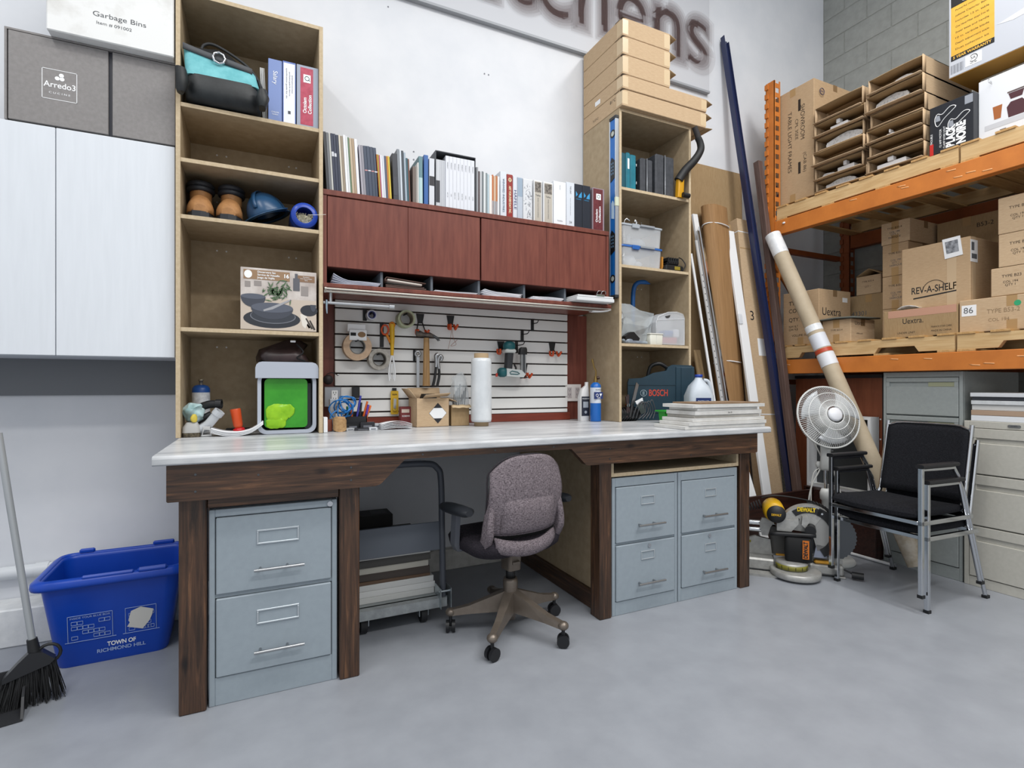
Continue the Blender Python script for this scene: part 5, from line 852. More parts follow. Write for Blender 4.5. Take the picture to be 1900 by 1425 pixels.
m = MB(); R = []
for k in range(9):
    z_ = L_*k/8; R.append([(.128*math.copysign(abs(math.cos(a))**.7, math.cos(a))*(1-.03*math.sin(k)), .055*math.sin(a)*(1+.15*math.cos(3*a)), z_) for a in [2*PI*i/24 for i in range(24)]])
m.rings(R).build('wrap', mat('kraft_paper', '#8b6943', '#9a774f', .75, scale=6, stretch=(10, 10, .6)), c)
for q in (.30, .36, .52, .94): m = MB(); m.tube([(.131*math.cos(a), .062*math.sin(a), L_*q+.006*math.sin(a*2)) for a in [2*PI*i/24 for i in range(24)]], .0045, 5, True); m.build('string', WHITE, c)
c, L_ = lean('white_trim', 'white trim board leaning across the brown paper roll', 'trim', (3.40, 2.74, .35), (3.44, 3.13, 2.44), .085, .02, WHITE, LG_); m = MB(); m.box(-.05, -.01, -.018, -.01, L_*.63, L_*.67, .003); crumple(m, .006, 30); m.build('tape_tail', CLEARB, c)
c.location.z = .33
c, L_ = lean('white_trim', 'narrow white trim strip beside the right bookcase', 'trim', (3.28, 2.82, 0), (3.125, 3.19, 2.53), .05, .02, WHITE, LG_)
for k, (xb, xt, mt, nm, zt, w_) in enumerate(((3.19, 3.075, mat('perforated_strip', '#b9babb', None, .5), 'perforated pale angle strip', 2.3, .026), (3.235, 3.10, STEEL, 'brushed aluminium channel strip', 2.38, .026), (3.272, 3.13, CHROME, 'shiny chrome channel strip', 2.42, .022), (3.15, 3.045, WHITE, 'thin white corner strip', 2.2, .02))):
    c, L_ = lean('metal_strip', '%s leaning beside the right bookcase' % nm, 'strip', (xb, 2.755+.012*k, 0), (xt, 3.12+.008*k, zt), w_, .012, mt, LG_)
    if k == 0:
        m = MB()
        for q in range(40): m.cyl((0, -.0068, .1+q*.05), (0, -.005, .1+q*.05), .005, n=6)
        m.build('holes', flat('#3a3b3d', .8), c)
c, L_ = lean('brown_lath', 'short brown wooden lath behind the metal strips', 'lath', (3.13, 2.86, 0), (3.12, 3.16, 1.45), .07, .012, CARD3, LG_)
c, L_ = lean('navy_channel', 'very tall navy blue metal channel leaning in the corner', 'channel', (3.712, 2.718, 0), (3.515, 3.245, 4.05), .085, .05, None, LG_, parts=1)
NAVY = mat('glossy_navy', '#1a2242', '#232c50', .25, scale=3, stretch=(8, 8, .5), spec=.6); m = MB(); m.box(-.025, .025, .018, .025, 0, L_); m.build('web', NAVY, c); m = MB(); m.box(-.025, -.019, -.02, .018, 0, L_+.03); m.build('flange', NAVY, c); m = MB(); m.box(.019, .025, -.02, .018, 0, L_-.02); m.build('flange', NAVY, c); m = MB(); m.box(-.019, .019, -.006, .0, 0, L_-.01); m.build('inner_face', NAVY, c)
c, L_ = lean('brown_post', 'dark brown timber post leaning right of the navy channel', 'post', (3.690, 2.662, 0), (3.690, 3.065, 3.0), .05, .05, mat('greyed_brown_timber', '#4d3a34', '#63504a', .7, scale=5, stretch=(14, 14, .8)), LG_)
c, L_ = lean('dark_plank', 'dark speckled plank between carton numbered 3 and navy channel', 'plank', (3.712, 2.81, 0), (3.712, 2.905, 1.15), .024, .05, mat('speckled_grey_plank', '#3b3a38', '#6a6862', .8, scale=90), LG_)
c, L_ = lean('white_trim', 'short white trim offcut beside the bench end leg', 'trim', (3.19, 2.56, 0), (3.12, 2.80, .82), .075, .02, WHITE, LG_)
# ------------------------------------------------------------------ pallet rack
random.seed(5)
rk = thing('pallet_rack', 'orange steel pallet rack along the grey block wall', 'rack', (3.74, 0, 0))
def upright(x, y, H, mt, name):
    m = MB(); pitch = .0762; n = int(H/pitch)
    m.box(x, x+.004, y-.008, y+.072, 0, H); m.box(x, x+.07, y+.068, y+.072, 0, H)
    m.box(x, x+.014, y-.008, y-.004, 0, H); m.box(x+.056, x+.07, y-.008, y-.004, 0, H)
    for k in range(n+1):
        z = k*pitch; m.box(x+.014, x+.056, y-.008, y-.004, max(0, z-.018), min(H, z+.018))
        m.box(x-.010, x, y+.045, y+.075, max(0, z-.014), min(H, z+.028))
    return m.build(name, mt, rk)
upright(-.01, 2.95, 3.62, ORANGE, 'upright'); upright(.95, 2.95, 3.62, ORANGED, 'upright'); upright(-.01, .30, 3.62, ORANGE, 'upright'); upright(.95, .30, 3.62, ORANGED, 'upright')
for y in (3.045, .24):
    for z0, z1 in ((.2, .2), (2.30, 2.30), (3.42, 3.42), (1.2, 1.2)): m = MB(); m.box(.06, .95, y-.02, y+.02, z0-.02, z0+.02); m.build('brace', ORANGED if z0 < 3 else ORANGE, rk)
    for z0, z1 in ((2.24, 1.3), (.25, 1.15)): m = MB(); m.tube([(.05, y, z0), (.96, y, z1)], .018, 4); m.build('brace', ORANGE, rk)
for z0, z1 in ((1.263, 1.372), (2.372, 2.486)):
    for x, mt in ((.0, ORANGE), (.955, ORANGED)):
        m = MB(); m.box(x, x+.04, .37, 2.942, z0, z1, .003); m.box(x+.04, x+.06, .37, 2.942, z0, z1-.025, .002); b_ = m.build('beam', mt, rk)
        m = MB(); m.box(x-.012, x-.008, 2.942, 2.99, z0-.03, z1+.03); m.build('end_plate', mt, b_)
        if x == 0:
            m = MB()
            for i in range(9): y = random.uniform(.6, 2.9); z = random.uniform(z0+.01, z1-.01); m.slab(lambda u, v, y=y, z=z: (-.0006, y+.05*u*random.uniform(.8, 1.1), z+.006*v+.004*u), 4, 2, .0006)
            m.build('scratches', flat('#d9a06c', .6), b_)
m = MB(); m.blob((-.006, 2.86, 2.452), (.006, .014, .008), 8, 6); m.build('paint_chip', WHITE, rk)
# pallets
def pallet(y0, y1, z, lab, flip):
    p = thing('pallet', lab, 'pallet', (3.755, y0, z), 0, 'wooden pallets on the rack'); L_ = y1-y0; D = 1.0
    for i, x in enumerate((0, .47, .95)):
        m = MB(); h = .088
        if flip: poly = [(0, 0), (.16*L_, 0), (.18*L_, .038), (.36*L_, .038), (.38*L_, 0), (.62*L_, 0), (.64*L_, .038), (.82*L_, .038), (.84*L_, 0), (L_, 0), (L_, h), (0, h)]
        else: poly = [(0, 0), (L_, 0), (L_, h), (0, h)]
        R0 = [(x, a, b+.014) for a, b in poly]; R1 = [(x+.038, a, b+.014) for a, b in poly]; m.rings([R0, R1], True, smooth=False); m.build('stringer', PALLET, p)
    nb = 8; bm_ = None
    for i in range(nb):
        y = .0+(L_-.09)*i/(nb-1)
        if bm_ is None: bm_ = box1(-.006, D, 0, .09, 0, .013, .001).build('deck_board', PALLETX, p); o = bm_
        else: o = bm_.copy(); COL.objects.link(o); o.parent = p
        o.location = (0, y, .1025)
    for i in range(4):
        y = (L_-.09)*i/3; o = bm_.copy(); COL.objects.link(o); o.parent = p; o.location = (.001, y, .0005); o.name = 'deck_board'
    return p
pallet(1.712, 2.938, 2.4865, 'pale pallet on the upper rack beam under the open trays', False); pallet(.46, 1.700, 2.4865, 'pale pallet on the upper rack beam under the coffee carton', False)
pallet(1.730, 2.938, 1.3725, 'pale pallet on the lower rack beam under the parts cartons', True); pallet(.50, 1.718, 1.3725, 'pale pallet on the lower rack beam at the far right', True)
ZU = 2.4865+.116; ZL = 1.3725+.116
def carton(name, lab, x0, x1, y0, y1, z0, z1, mt=None, tape='y', prints=(), group='cartons on the rack', rz=0, tapes=True):
    # front faces -X; local origin at front/far-left corner so local -y runs to the viewer's right
    c = thing(name, lab, 'box', (x0, y1, z0), rz, group); W = y1-y0; D = x1-x0; H = z1-z0; mt = mt or CARD
    box1(0, D, -W, 0, 0, H, .003).build('body', mt, c)
    if tapes:
        m = MB(); m.box(-.0006, D*1.0, -W/2-.024, -W/2+.024, H, H+.0006); m.box(-.0006, 0, -W/2-.024, -W/2+.024, H-.06, H+.0006); m.build('tape', TAPE, c); box1(-.0006, 0, -W/2-.024, -W/2+.024, 0, .06).build('tape', TAPE, c)
        m = MB(); m.box(D/2-.024, D/2+.024, -W-.0006, -W, H-.05, H); m.build('seam', flat('#7c6242', .9), c)
    for s, u, z, size, kw in prints:
        side = kw.pop('side', 0)
        if side: text(s, size, kw.pop('mt', INKB), c, (u, -W, z), **FRONT, **kw)
        else: text(s, size, kw.pop('mt', INKB), c, (0, -u, z), **LEFT, **kw)
    return c
# upper level
c = carton('showroom_carton', 'tall carton with handwriting and slot handles at the rack end', 3.816, 4.32, 2.665, 3.02, ZU+.02, 3.515, CARD)
for z in (.30-.05, .74): box1(-.001, .0, -.245, -.225, z-.045, z+.045).build('slot_handle', flat('#2a2018', .9), c)
kw = dict(xd=(0, 0, -1), yd=(0, -1, 0)); text('SHOWROOM', .05, INKB, c, (0, -.26, .60), wid=.27, **kw); text('CPL 3SEE', .035, INKB, c, (0, -.21, .56), wid=.16, **kw); text('TABLE LIGHT FRAMES', .045, INKB, c, (0, -.15, .48), wid=.48, **kw); text('(CAB 86)', .035, INKB, c, (0, -.28, .28), wid=.15, **kw)
m = MB()
for a in (.03, .055): m.box(-.001, 0, -a-.004, -a, .12, .17); m.prism([(-a-.010, .165), (-a+.006, .165), (-a-.002, .18)], 'x', -.001, 0)
m.prism([(-.06, .085), (-.035, .085), (-.04, .105), (-.055, .105)], 'x', -.001, 0); m.prism([(-.058, .045), (-.036, .045), (-.047, .07)], 'x', -.001, 0); m.build('arrow_print', flat('#3b3350', .7), c); m = MB(); torus(m, (.08, -.366, .80), .025, .003, 'y', 16, 4); m.box(.065, .095, -.3665, -.365, .798, .802); m.build('round_print', flat('#4d4456', .7), c)
def tray(y0, y1, z, h, lab, x0=3.80, D=.55, dz=0.0, lip=True):
    c = thing('cardboard_tray', lab, 'tray', (x0+random.uniform(-.012, .03), y1, z), 0, 'open cardboard trays on the rack'); W = y1-y0; t = .004; m = MB()
    m.box(0, D, -W, 0, 0, t); m.box(0, D, -t, 0, 0, h); m.box(0, D, -W, -W+t, 0, h); m.box(D-t, D, -W, 0, 0, h); m.box(.10, D, -W, 0, h-t, h); m.build('body', CARD2, c)
    m = MB(); m.slab(lambda u, v: (-.055*u, -W*v, .006-.001*u+.002*math.sin(5*v)), 2, 6, .004); m.build('front_flap', CARD2, c)
    each('side_flap', CARD2, c, [MB().slab(lambda u, v: (-.03*u+.0, -.004+.003*u, h*v*.96), 2, 2, .004), MB().slab(lambda u, v: (-.04*u, -W-.003*u, h*v*.96), 2, 2, .004)])
    m = MB(); m.slab(lambda u, v: (.10-.13*u, -W*v, h-.008+.004*math.sin(3*v)+.002*u), 2, 6, .004); m.build('lid_flap', CARD3, c); return c
def bubble(y, z, w_, h, lab, x=3.83):
    m = MB(); m.rings([[(xx, y-w_/2*math.cos(a)*.95, z+h/2+h/2*math.sin(a)*.9) for a in [2*PI*i/14 for i in range(14)]] for xx in (x, x+.05, x+.2, x+.3)]); crumple(m, .012, 24, y*10)
    tag(m.build('bubble_wrapped_part', mat('bubble_wrap', '#b4b5b6', '#d3d5d7', .25, scale=60, kind='voronoi', lo=.1, hi=.5, bump=.8)), lab, 'wrapped part', 'wrapped parts in the trays')
def foam(y, z, w_, h, lab, x=3.81):
    m = MB(); m.box(x, x+.3, y-w_/2, y+w_/2, z, z+h*.6, .004); m.box(x-.01, x+.03, y-w_*.1, y+w_*.1, z+h*.6, z+h, .003); tag(m.build('foam_insert', flat('#d2d3d6', .6)), lab, 'foam', 'foam inserts in the trays')
ords = ('lowest', 'second from the bottom', 'third from the bottom', 'fourth from the bottom', 'fifth from the bottom', 'topmost')
hs = (.085, .10, .10, .11, .10, .125); z = ZU+.012
for i, h in enumerate(hs):
    tray(2.265+(.02 if i % 2 else 0), 2.635, z, h, 'open cardboard tray, %s of the left tray stack' % ords[i]); q = z+.006
    if i == 0: bubble(2.47, q, .24, .06, 'bubble wrapped part in the lowest tray of the left stack')
    if i == 1: foam(2.42, q, .12, .08, 'white foam insert in the second tray of the left stack'); bubble(2.56, q, .1, .05, 'small wrapped part beside the foam in the left stack')
    if i == 3: bubble(2.44, q, .30, .085, 'long bubble wrapped part high in the left tray stack')
    if i == 4: foam(2.47, q, .13, .08, 'white foam wedge near the top of the left tray stack')
    z += h+.004
hs = (.10, .095, .095, .105, .115, .11); z = ZU+.012
for i, h in enumerate(hs):
    tray(1.905, 2.250-(.015 if i % 2 else 0), z, h, 'open cardboard tray, %s of the right tray stack' % ords[i], x0=3.79); q = z+.006
    if i == 0: foam(2.11, q, .18, .075, 'white foam insert in the lowest tray of the right stack', 3.80)
    if i == 2: foam(2.12, q, .05, .06, 'small foam block in the middle of the right tray stack')
    if i == 4: bubble(2.12, q, .22, .095, 'bubble wrapped part near the top of the right tray stack')
    if i == 5: bubble(2.05, q, .16, .06, 'crumpled white wrap in the topmost tray of the right stack')
    z += h+.004
c = carton('spotlight_carton', 'black carton printed with two work lights and BLACK NOIRE', 3.80, 4.0, 1.655, 1.885, ZU+.004, 2.905, flat('#1d2027', .4), tapes=False)
kw = dict(xd=(0, 0, 1), yd=(0, 1, 0)); text('BLACK', .062, INKW, c, (0, -.115, .085), wid=.13, bold=.05, **kw); text('NOIRE', .062, INKW, c, (0, -.168, .085), wid=.13, bold=.05, **kw); text('12 AMP MOTOR', .016, INKW, c, (0, -.06, .09), **kw); text('CLAMP WORK LIGHT', .014, INKW, c, (0, -.08, .09), **kw)
box1(-.001, 0, -.022, -.002, .0, .07).build('red_print', flat('#b3231f', .5), c); text('TROUBLE', .016, INKW, c, (0, -.012, .10), **kw); m = MB()
for dy, dz in ((0, 0), (-.07, -.06)):
    m.tube(smooth_path([(-.001, -.03+dy, .22+dz), (-.001, -.045+dy, .245+dz), (-.001, -.07+dy, .235+dz), (-.001, -.11+dy, .265+dz), (-.001, -.14+dy, .255+dz), (-.001, -.12+dy, .235+dz), (-.001, -.08+dy, .205+dz), (-.001, -.05+dy, .17+dz), (-.001, -.035+dy, .18+dz)], 4, True), .0022, 4, True)
m.build('lamp_outline', INKW, c)
for dy, dz in ((0, 0), (-.07, -.06)): MB().prism([(-.06+dy, .20+dz), (-.035+dy, .20+dz), (-.035+dy, .235+dz), (-.055+dy, .235+dz)], 'x', -.0014, 0).build('lamp_print', flat('#8e939c', .5), c)
box1(-.001, 0, -.225, -.185, .24, .29).build('photo_print', flat('#8e939c', .5), c)
c = carton('coffee_carton', 'white carton picturing a glass carafe and coffee cup', 3.85, 4.01, 1.33, 1.655, ZU+.004, 2.965, flat('#d4d7dc', .5), tapes=False); text('Cuisinart', .035, INK, c, (0, -.065, .325), wid=.09); m = MB()
m.prism([(-.105, .105), (-.075, .105), (-.068, .18), (-.112, .18)], 'x', -.001, 0); m.build('cup_print', flat('#9b5a2c', .5), c); m = MB(); m.prism([(-.21, .09), (-.14, .09), (-.132, .15), (-.15, .175), (-.20, .175), (-.217, .15)], 'x', -.001, 0); m.prism([(-.20, .19), (-.15, .19), (-.14, .225), (-.21, .225)], 'x', -.001, 0); m.build('carafe_print', flat('#4a2a30', .4), c); m = MB(); m.box(-.001, 0, -.215, -.135, .228, .236); m.prism([(-.25, .12), (-.222, .115), (-.222, .123), (-.25, .13)], 'x', -.001, 0); m.prism([(-.125, .03), (-.105, .03), (-.10, .038), (-.13, .038)], 'x', -.001, 0); m.build('detail_print', flat('#5d4f4c', .5), c); box1(-.0008, 0, -.26, -.03, .055, .085).build('saucer_print', flat('#b9bcc2', .5), c); box1(-.001, 0, -.24, -.21, .31, .335).build('barcode', INKG, c)
c = carton('plain_carton', 'plain off white carton supporting the yellow labelled carton', 4.02, 4.5, .95, 1.72, ZU+.004, 3.055, mat('offwhite_card', '#b9b5ab', '#c6c2b8', .8, scale=12), tapes=False)
c = carton('saw_carton', 'large grey white carton with yellow warranty panel atop the pile', 3.84, 4.45, .95, 1.80, 3.06, 3.60, flat('#b6bac2', .5), tapes=False)
box1(.002, .60, -.85, .0, -.002, .0005).build('base_board', flat('#a87c34', .7), c); box1(-.001, 0, -.225, -.012, .10, .47).build('yellow_panel', mat('yellow_print', '#cf9f35', '#d8aa42', .5, scale=12), c); box1(-.0014, 0, -.225, -.012, .098, .128).build('black_band', INK, c); box1(-.0014, 0, -.225, -.012, .425, .48).build('black_band', INK, c)
text('5 YEAR WARRANTY', .022, flat('#d8aa42', .5), c, (-.0014, -.118, .113), wid=.19, bold=.03, **LEFT); text('CX12', .05, INKW, c, (-.0014, -.125, .452), wid=.12, bold=.05, **LEFT)
for i, s in enumerate(('Powerful motor for daily', 'jobsite Capacity: Bevel', 'Includes 12 in. table', 'One Hand Miter stops 0 to 45', 'Steel base and handle', '10 in. carbide blade', 'Depth adjustment scale', 'Dust collection kit')): text(s, .015, INKB, c, (-.001, -.118, .40-.034*i), wid=.165, **LEFT)
box1(-.001, 0, -.165, -.085, .025, .088).build('certificate_label', WHITE, c); m = MB(); m.tube([(-.0014, -.125+.02*math.cos(a), .064+.02*math.sin(a)) for a in [.7+4.9*i/14 for i in range(15)]], .0018, 4); m.build('certificate_ring', INK, c); text('SA', .022, INK, c, (-.001, -.124, .064), **LEFT); text('262186', .012, INK, c, (-.001, -.125, .036), **LEFT); m = MB()
for k in range(12): m.box(-.001, 0, -.014-.0055*k, -.011-.0055*k-.001*(k % 3), .02, .072)
m.build('barcode', flat('#6e7076', .6), c); m = MB(); m.prism([(-.85, .30), (-.24, .19), (-.31, .175), (-.85, .22)], 'x', -.001, 0); m.build('pale_picture_print', flat('#d9dbe0', .5), c); m = MB(); m.prism([(-.85, .25), (-.36, .34), (-.36, .47), (-.85, .5)], 'x', -.0014, 0); m.build('picture_print', flat('#8c9097', .4), c)  # pale printed shape below the picture, lighter than the carton
# lower level
U = dict
c = carton('bracket_carton', 'large carton stamped TYPE and Uextra behind the leaning tube', 3.82, 4.20, 2.628, 2.93, ZL, 1.905, CARD, prints=(('TYPE  8', .05, .33, .045, U(align='LEFT', mt=INK)), ('COL  193', .05, .27, .045, U(align='LEFT', mt=INK)), ('QTY.  1', .05, .20, .042, U(align='LEFT', mt=INK)), ('NW 8.7\nGW 9.8', .05, .135, .024, U(align='LEFT')), ('VOLUME: 0.02', .15, .075, .024, U()), ('Uextra', .15, .245, .085, U(side=1, mt=INK, wid=.22)))); box1(.28, .34, -.303, -.302, .33, .365).build('label', WHITE, c)
c = carton('lidded_carton', 'smaller Uextra carton with a grey pad on its lid', 3.84, 4.12, 2.40, 2.615, ZL, 1.655, CARD2, prints=(('TYPE B33-4', .11, .09, .018, U()), ('Uextra', .10, .135, .04, U(side=1, mt=INK)), ('UPPER UNIT', .10, .06, .014, U(side=1)))); MB().slab(lambda u, v: (-.03+.32*u, .02-.27*v, .172+.006*u-.012*abs(v-.5)), 3, 6, .010).build('grey_pad', flat('#5d625e', .8), c)
c = carton('shelf_carton', 'large REV-A-SHELF carton with a taped photo on the lower rack', 3.90, 4.34, 1.716, 2.098, 1.676, 2.08, CARD, tapes=False)
text('REV-A-SHELF', .062, INK, c, (0, -.185, .115), wid=.25, bold=.01, **LEFT); m = MB(); m.prism([(-.31, .082), (-.07, .062), (-.07, .070), (-.31, .090)], 'x', -.001, 0); m.tube([(-.001, -.19+.062*math.cos(a), .115+.055*math.sin(a)) for a in [.35+2.45*i/14 for i in range(15)]], .0016, 4); m.build('logo_line', INK, c); m = MB(); m.box(-.0006, 0, -.31, -.26, 0, .404); m.box(.02, .06, -.3826, -.382, .0, .404); m.build('tape', mat('faint_tape', '#b8a081', None, .5), c)
MB().prism([(-.345, .30), (-.25, .29), (-.235, .415), (-.33, .42)], 'x', -.004, -.001).build('photo_sheet', WHITE, c); MB().prism([(-.325, .325), (-.26, .32), (-.25, .395), (-.318, .40)], 'x', -.005, -.004).build('photo_print', mat('grey_photo', '#4c4f55', '#9ca0a6', .5, scale=50), c); box1(.0, .08, -.3835, -.382, .25, .385).build('label', WHITE, c); m = MB(); m.box(.008, .04, -.384, -.3835, .32, .37); m.box(.01, .07, -.384, -.3835, .27, .3); m.build('label_print', INKG, c)
c = carton('flat_uextra_carton', 'long flat Uextra carton under the REV-A-SHELF carton', 3.85, 4.30, 1.758, 2.185, ZL, 1.672, CARD3, prints=(('Uextra.', .18, .105, .05, U(mt=INK, wid=.12)), ('UNDER UNIT', .14, .03, .018, U()), ('FRANCE STAR CARE', .34, .055, .016, U(wid=.11)), ('MADE IN CHINA', .34, .03, .016, U(wid=.11))), tapes=False); m = MB(); m.box(-.0006, 0, -.42, -.03, .135, .182); m.build('pink_tape', flat('#b98e78', .5), c)
m = MB(); m.slab(lambda u, v: (3.86+.06*v, 2.11-.13*u, 1.679+.02*math.sin(3*u)*(1-v)), 8, 3, .002); crumple(m, .008, 30); m.v = [(a, b, max(z_, 1.6745)) for a, b, z_ in m.v]; tag(m.build('torn_paper', WHITE), 'torn white paper on the long flat Uextra carton', 'paper')
c = carton('stencilled_carton', 'pale carton with 86 note and green dot on the right pallet', 3.85, 4.3, 1.25, 1.750, ZL, 1.685, CARD2, prints=(('TYPE B53-2', .21, .115, .035, U(mt=flat('#8a7458', .8), wid=.15)), ('COL 194', .19, .065, .026, U(mt=flat('#8a7458', .8))))); box1(-.001, 0, -.085, -.012, .10, .165).build('note', WHITE, c); text('86', .05, INKG, c, (-.001, -.046, .132), **LEFT); m = MB(); m.cyl((-.001, -.275, .15), (0, -.275, .15), .016, n=16); m.build('green_dot', flat('#2f9a6a', .5), c)
for i, (y0, y1, z0, z1, lab) in enumerate(((1.20, 1.60, 1.688, 1.85, 'bottom carton of the right edge stack on the lower rack'), (1.20, 1.565, 1.852, 2.04, 'middle carton of the right edge stack on the lower rack'), (1.20, 1.567, 2.042, 2.25, 'top carton of the right edge stack on the lower rack'))):
    carton('stacked_carton', lab, 3.86, 4.25, y0, y1, z0, z1, CARD2, prints=(('TYPE B23', .095, (z1-z0)*.68, .022, U()), ('COL 194\nQTY 1', .09, (z1-z0)*.42, .018, U())))
for i, (y0, y1, z0, z1, lab) in enumerate(((2.16, 2.335, ZL, 1.72, 'bottom carton of the tall stack behind the REV-A-SHELF carton'), (2.16, 2.335, 1.722, 1.955, 'second carton of the tall stack behind the REV-A-SHELF carton'), (2.165, 2.335, 1.957, 2.185, 'third carton of the tall stack behind the REV-A-SHELF carton'), (2.155, 2.343, 2.187, 2.345, 'top carton of the tall stack, just below the upper beam'))):
    carton('column_carton', lab, 4.10, 4.50, y0, y1, z0, z1, CARD2 if i == 3 else CARD, prints=(('TYPE B35-4', .09, (z1-z0)*.7, .02, U()), ('COL 194\nQTY 1\nFABRIQUE', .09, (z1-z0)*.4, .018, U(mt=INKG))))
c = carton('small_open_carton', 'small carton with a raised lid at the back of the lower rack', 4.30, 4.50, 2.46, 2.645, 1.885, 2.03, CARD2, prints=(('TYPE B35-4', .09, .10, .018, U()), ('QTY 1', .09, .06, .018, U())), tapes=False); MB().slab(lambda u, v: (.2*u, -.185*v, .146+.05*(1-abs(2*v-1))), 2, 8, .004).build('lid', CARD3, c)
carton('rear_carton', 'brown carton under the small raised lid carton', 4.30, 4.68, 2.40, 2.70, ZL, 1.883, CARD3, prints=(('43301', .08, .25, .05, U(mt=INKG)),)); carton('rear_high_carton', 'wide brown carton at the back under the upper beam', 4.40, 4.70, 1.78, 2.135, ZL, 2.33, CARD3, prints=(('B53-2', .28, .77, .04, U(mt=INK)),)); carton('far_carton', 'shadowed carton behind the right edge stack', 4.36, 4.70, 1.20, 1.74, ZL, 2.10, CARD3)
# ------------------------------------------------------------------ cabinets and things under the rack
BEI = mat('beige_cabinet_paint', '#b3b1a8', '#b9b7ae', .4, scale=50, spec=.4); GRY = mat('grey_cabinet_paint', '#8f9594', '#949a99', .4, scale=50, spec=.4)
c = thing('lateral_file', 'beige lateral filing cabinet at the right edge', 'filing cabinet', (3.78, 1.695, 0)); m = MB(); W = .92; m.box(.02, .5, -W, 0, 0, .965, .003); m.box(0, .022, -.025, 0, 0, .965, .002); m.box(0, .022, -W, -W+.025, 0, .965, .002); m.box(0, .022, -W+.025, -.025, .925, .965, .002); m.box(0, .022, -W+.025, -.025, 0, .055, .002); m.build('body', BEI, c)
for z0, z1 in ((.66, .922), (.36, .652), (.06, .352)):
    m = MB(); m.box(-.004, .02, -W+.028, -.028, z0, z1-.085, .002); m.box(-.004, .02, -W+.028, -.028, z1-.055, z1, .002); m.box(.006, .02, -W+.028, -.028, z1-.085, z1-.055); m.box(-.004, .02, -.06, -.028, z1-.085, z1-.055); d = m.build('drawer', BEI, c); box1(.008, .0195, -W+.03, -.062, z1-.083, z1-.057).build('pull_recess', flat('#8d8b83', .5), d)
m = MB(); m.prism(rrect(-.262, -.205, .938, .953, .007), 'x', -.004, 0); m.build('badge', STEEL, c); text('GLOBAL', .008, INK, c, (-.004, -.2335, .9455), **LEFT)
bz = .966; bl = [(.022, flat('#d9dce0', .35), 'glossy white board, lowest on the beige filing cabinet', 0), (.020, mat('tan_board', '#a9917c', None, .6), 'tan board in the pile on the beige filing cabinet', .0), (.022, flat('#cfd0ce', .5), 'thick off white board in the pile on the beige cabinet', .01), (.016, mat('pale_chalk_board', '#c3c7c9', '#d5d8da', .6, scale=20), 'pale board just under the dark board on the beige cabinet', .0), (.014, flat('#4b4e55', .5), 'dark slate board in the pile on the beige cabinet', .01), (.016, flat('#d3d6da', .4), 'topmost white board on the beige filing cabinet', -.01)]
for t, mt, lab, dx in bl:
    c = thing('panel_board', lab, 'board', (3.79+dx, 1.665, bz), 0, 'boards piled on the beige filing cabinet'); t *= 1.5; box1(0, .46, -.85, 0, 0, t-.001, .001).build('panel', mt, c); box1(-.0006, .001, -.849, -.001, t*.1, t*.75).build('edge_band', mt, c); bz += t
c = thing('vertical_file', 'tall grey four drawer filing cabinet behind the stacked chairs', 'filing cabinet', (3.79, 2.152, 0)); W = .445; m = MB(); m.box(.02, .68, -W, 0, 0, 1.258, .003); m.box(0, .022, -.018, 0, 0, 1.258, .002); m.box(0, .022, -W, -W+.018, 0, 1.258, .002); m.box(0, .022, -W+.018, -.018, 0, .075, .002); m.box(0, .022, -W+.018, -.018, 1.225, 1.258, .002); m.build('body', GRY, c)
for z0, z1 in ((.985, 1.222), (.685, .975), (.385, .675), (.08, .375)):
    m = MB(); m.box(-.004, .02, -W+.02, -.02, z0, z1-.058, .002); m.box(-.004, .02, -W+.02, -.02, z1-.028, z1, .002); m.box(-.004, .02, -.04, -.02, z1-.058, z1-.028); m.box(-.004, .02, -W+.02, -W+.04, z1-.058, z1-.028); m.box(.006, .02, -W+.04, -.04, z1-.058, z1-.028); d = m.build('drawer', GRY, c); box1(.001, .006, -W+.04, -.265, z1-.056, z1-.03).build('label_card', flat('#94977c', .6), d)
c = thing('cherry_panel', 'cherry brown cabinet panel with black frame under the rack', 'panel', (3.93, 2.90, 0)); m = MB(); m.box(0, .02, -.665, 0, 0, 1.225); m.build('panel', mat('cherry_door', '#7d452d', '#8c5035', .5, scale=4, stretch=(9, 9, .8)), c); m = MB(); m.box(-.012, .02, -.725, -.668, 0, 1.25); m.box(-.012, .02, -.725, 0, 1.226, 1.25); m.build('frame', flat('#17181c', .5), c)
for z in (.93, .79, .45): box1(-.002, 0, -.655, -.645, z, z+.01).build('pin', WHITE, c)
c = thing('low_plinth', 'low dark wooden plinth carrying the white cubby', 'plinth', (3.715, 2.60, 0)); box1(0, .022, -.44, 0, 0, .392, .002).build('front', WOODR, c); m = MB(); m.box(.023, .20, -.44, -.42, 0, .392); m.box(.06, .20, .10, .12, 0, .392); m.box(0.0, .21, -.44, 0, .393, .405); m.box(.06, .21, 0, .12, .393, .405); m.build('frame', WOODR, c)
c = thing('dark_board', 'dark brown board standing on edge behind the miter saw', 'board', (2.66, 2.60, 0)); box1(0, 1.052, 0, .022, 0, .402, .002).build('panel', WOODR, c); m = MB(); m.cyl((1.03, -.002, .36), (1.03, 0, .36), .005, n=8); m.build('screw', WHITE, c)
c = thing('white_cubby', 'open white cubby box behind the pedestal fan', 'cubby', (3.812, 2.72, .406)); W = .47; H = .545; m = MB(); m.box(0, .1, -.018, 0, 0, H); m.box(0, .1, -W, -W+.018, 0, H); m.box(0, .1, -W+.018, -.018, 0, .018); m.box(0, .1, -W+.018, -.018, H-.018, H); m.build('carcass', WHITE, c); box1(.092, .1, -W+.018, -.018, .018, H-.018).build('back', flat('#3b3e40', .7), c); box1(.001, .06, -W+.02, -.05, .0185, .022).build('liner', flat('#c9cac6', .6), c)
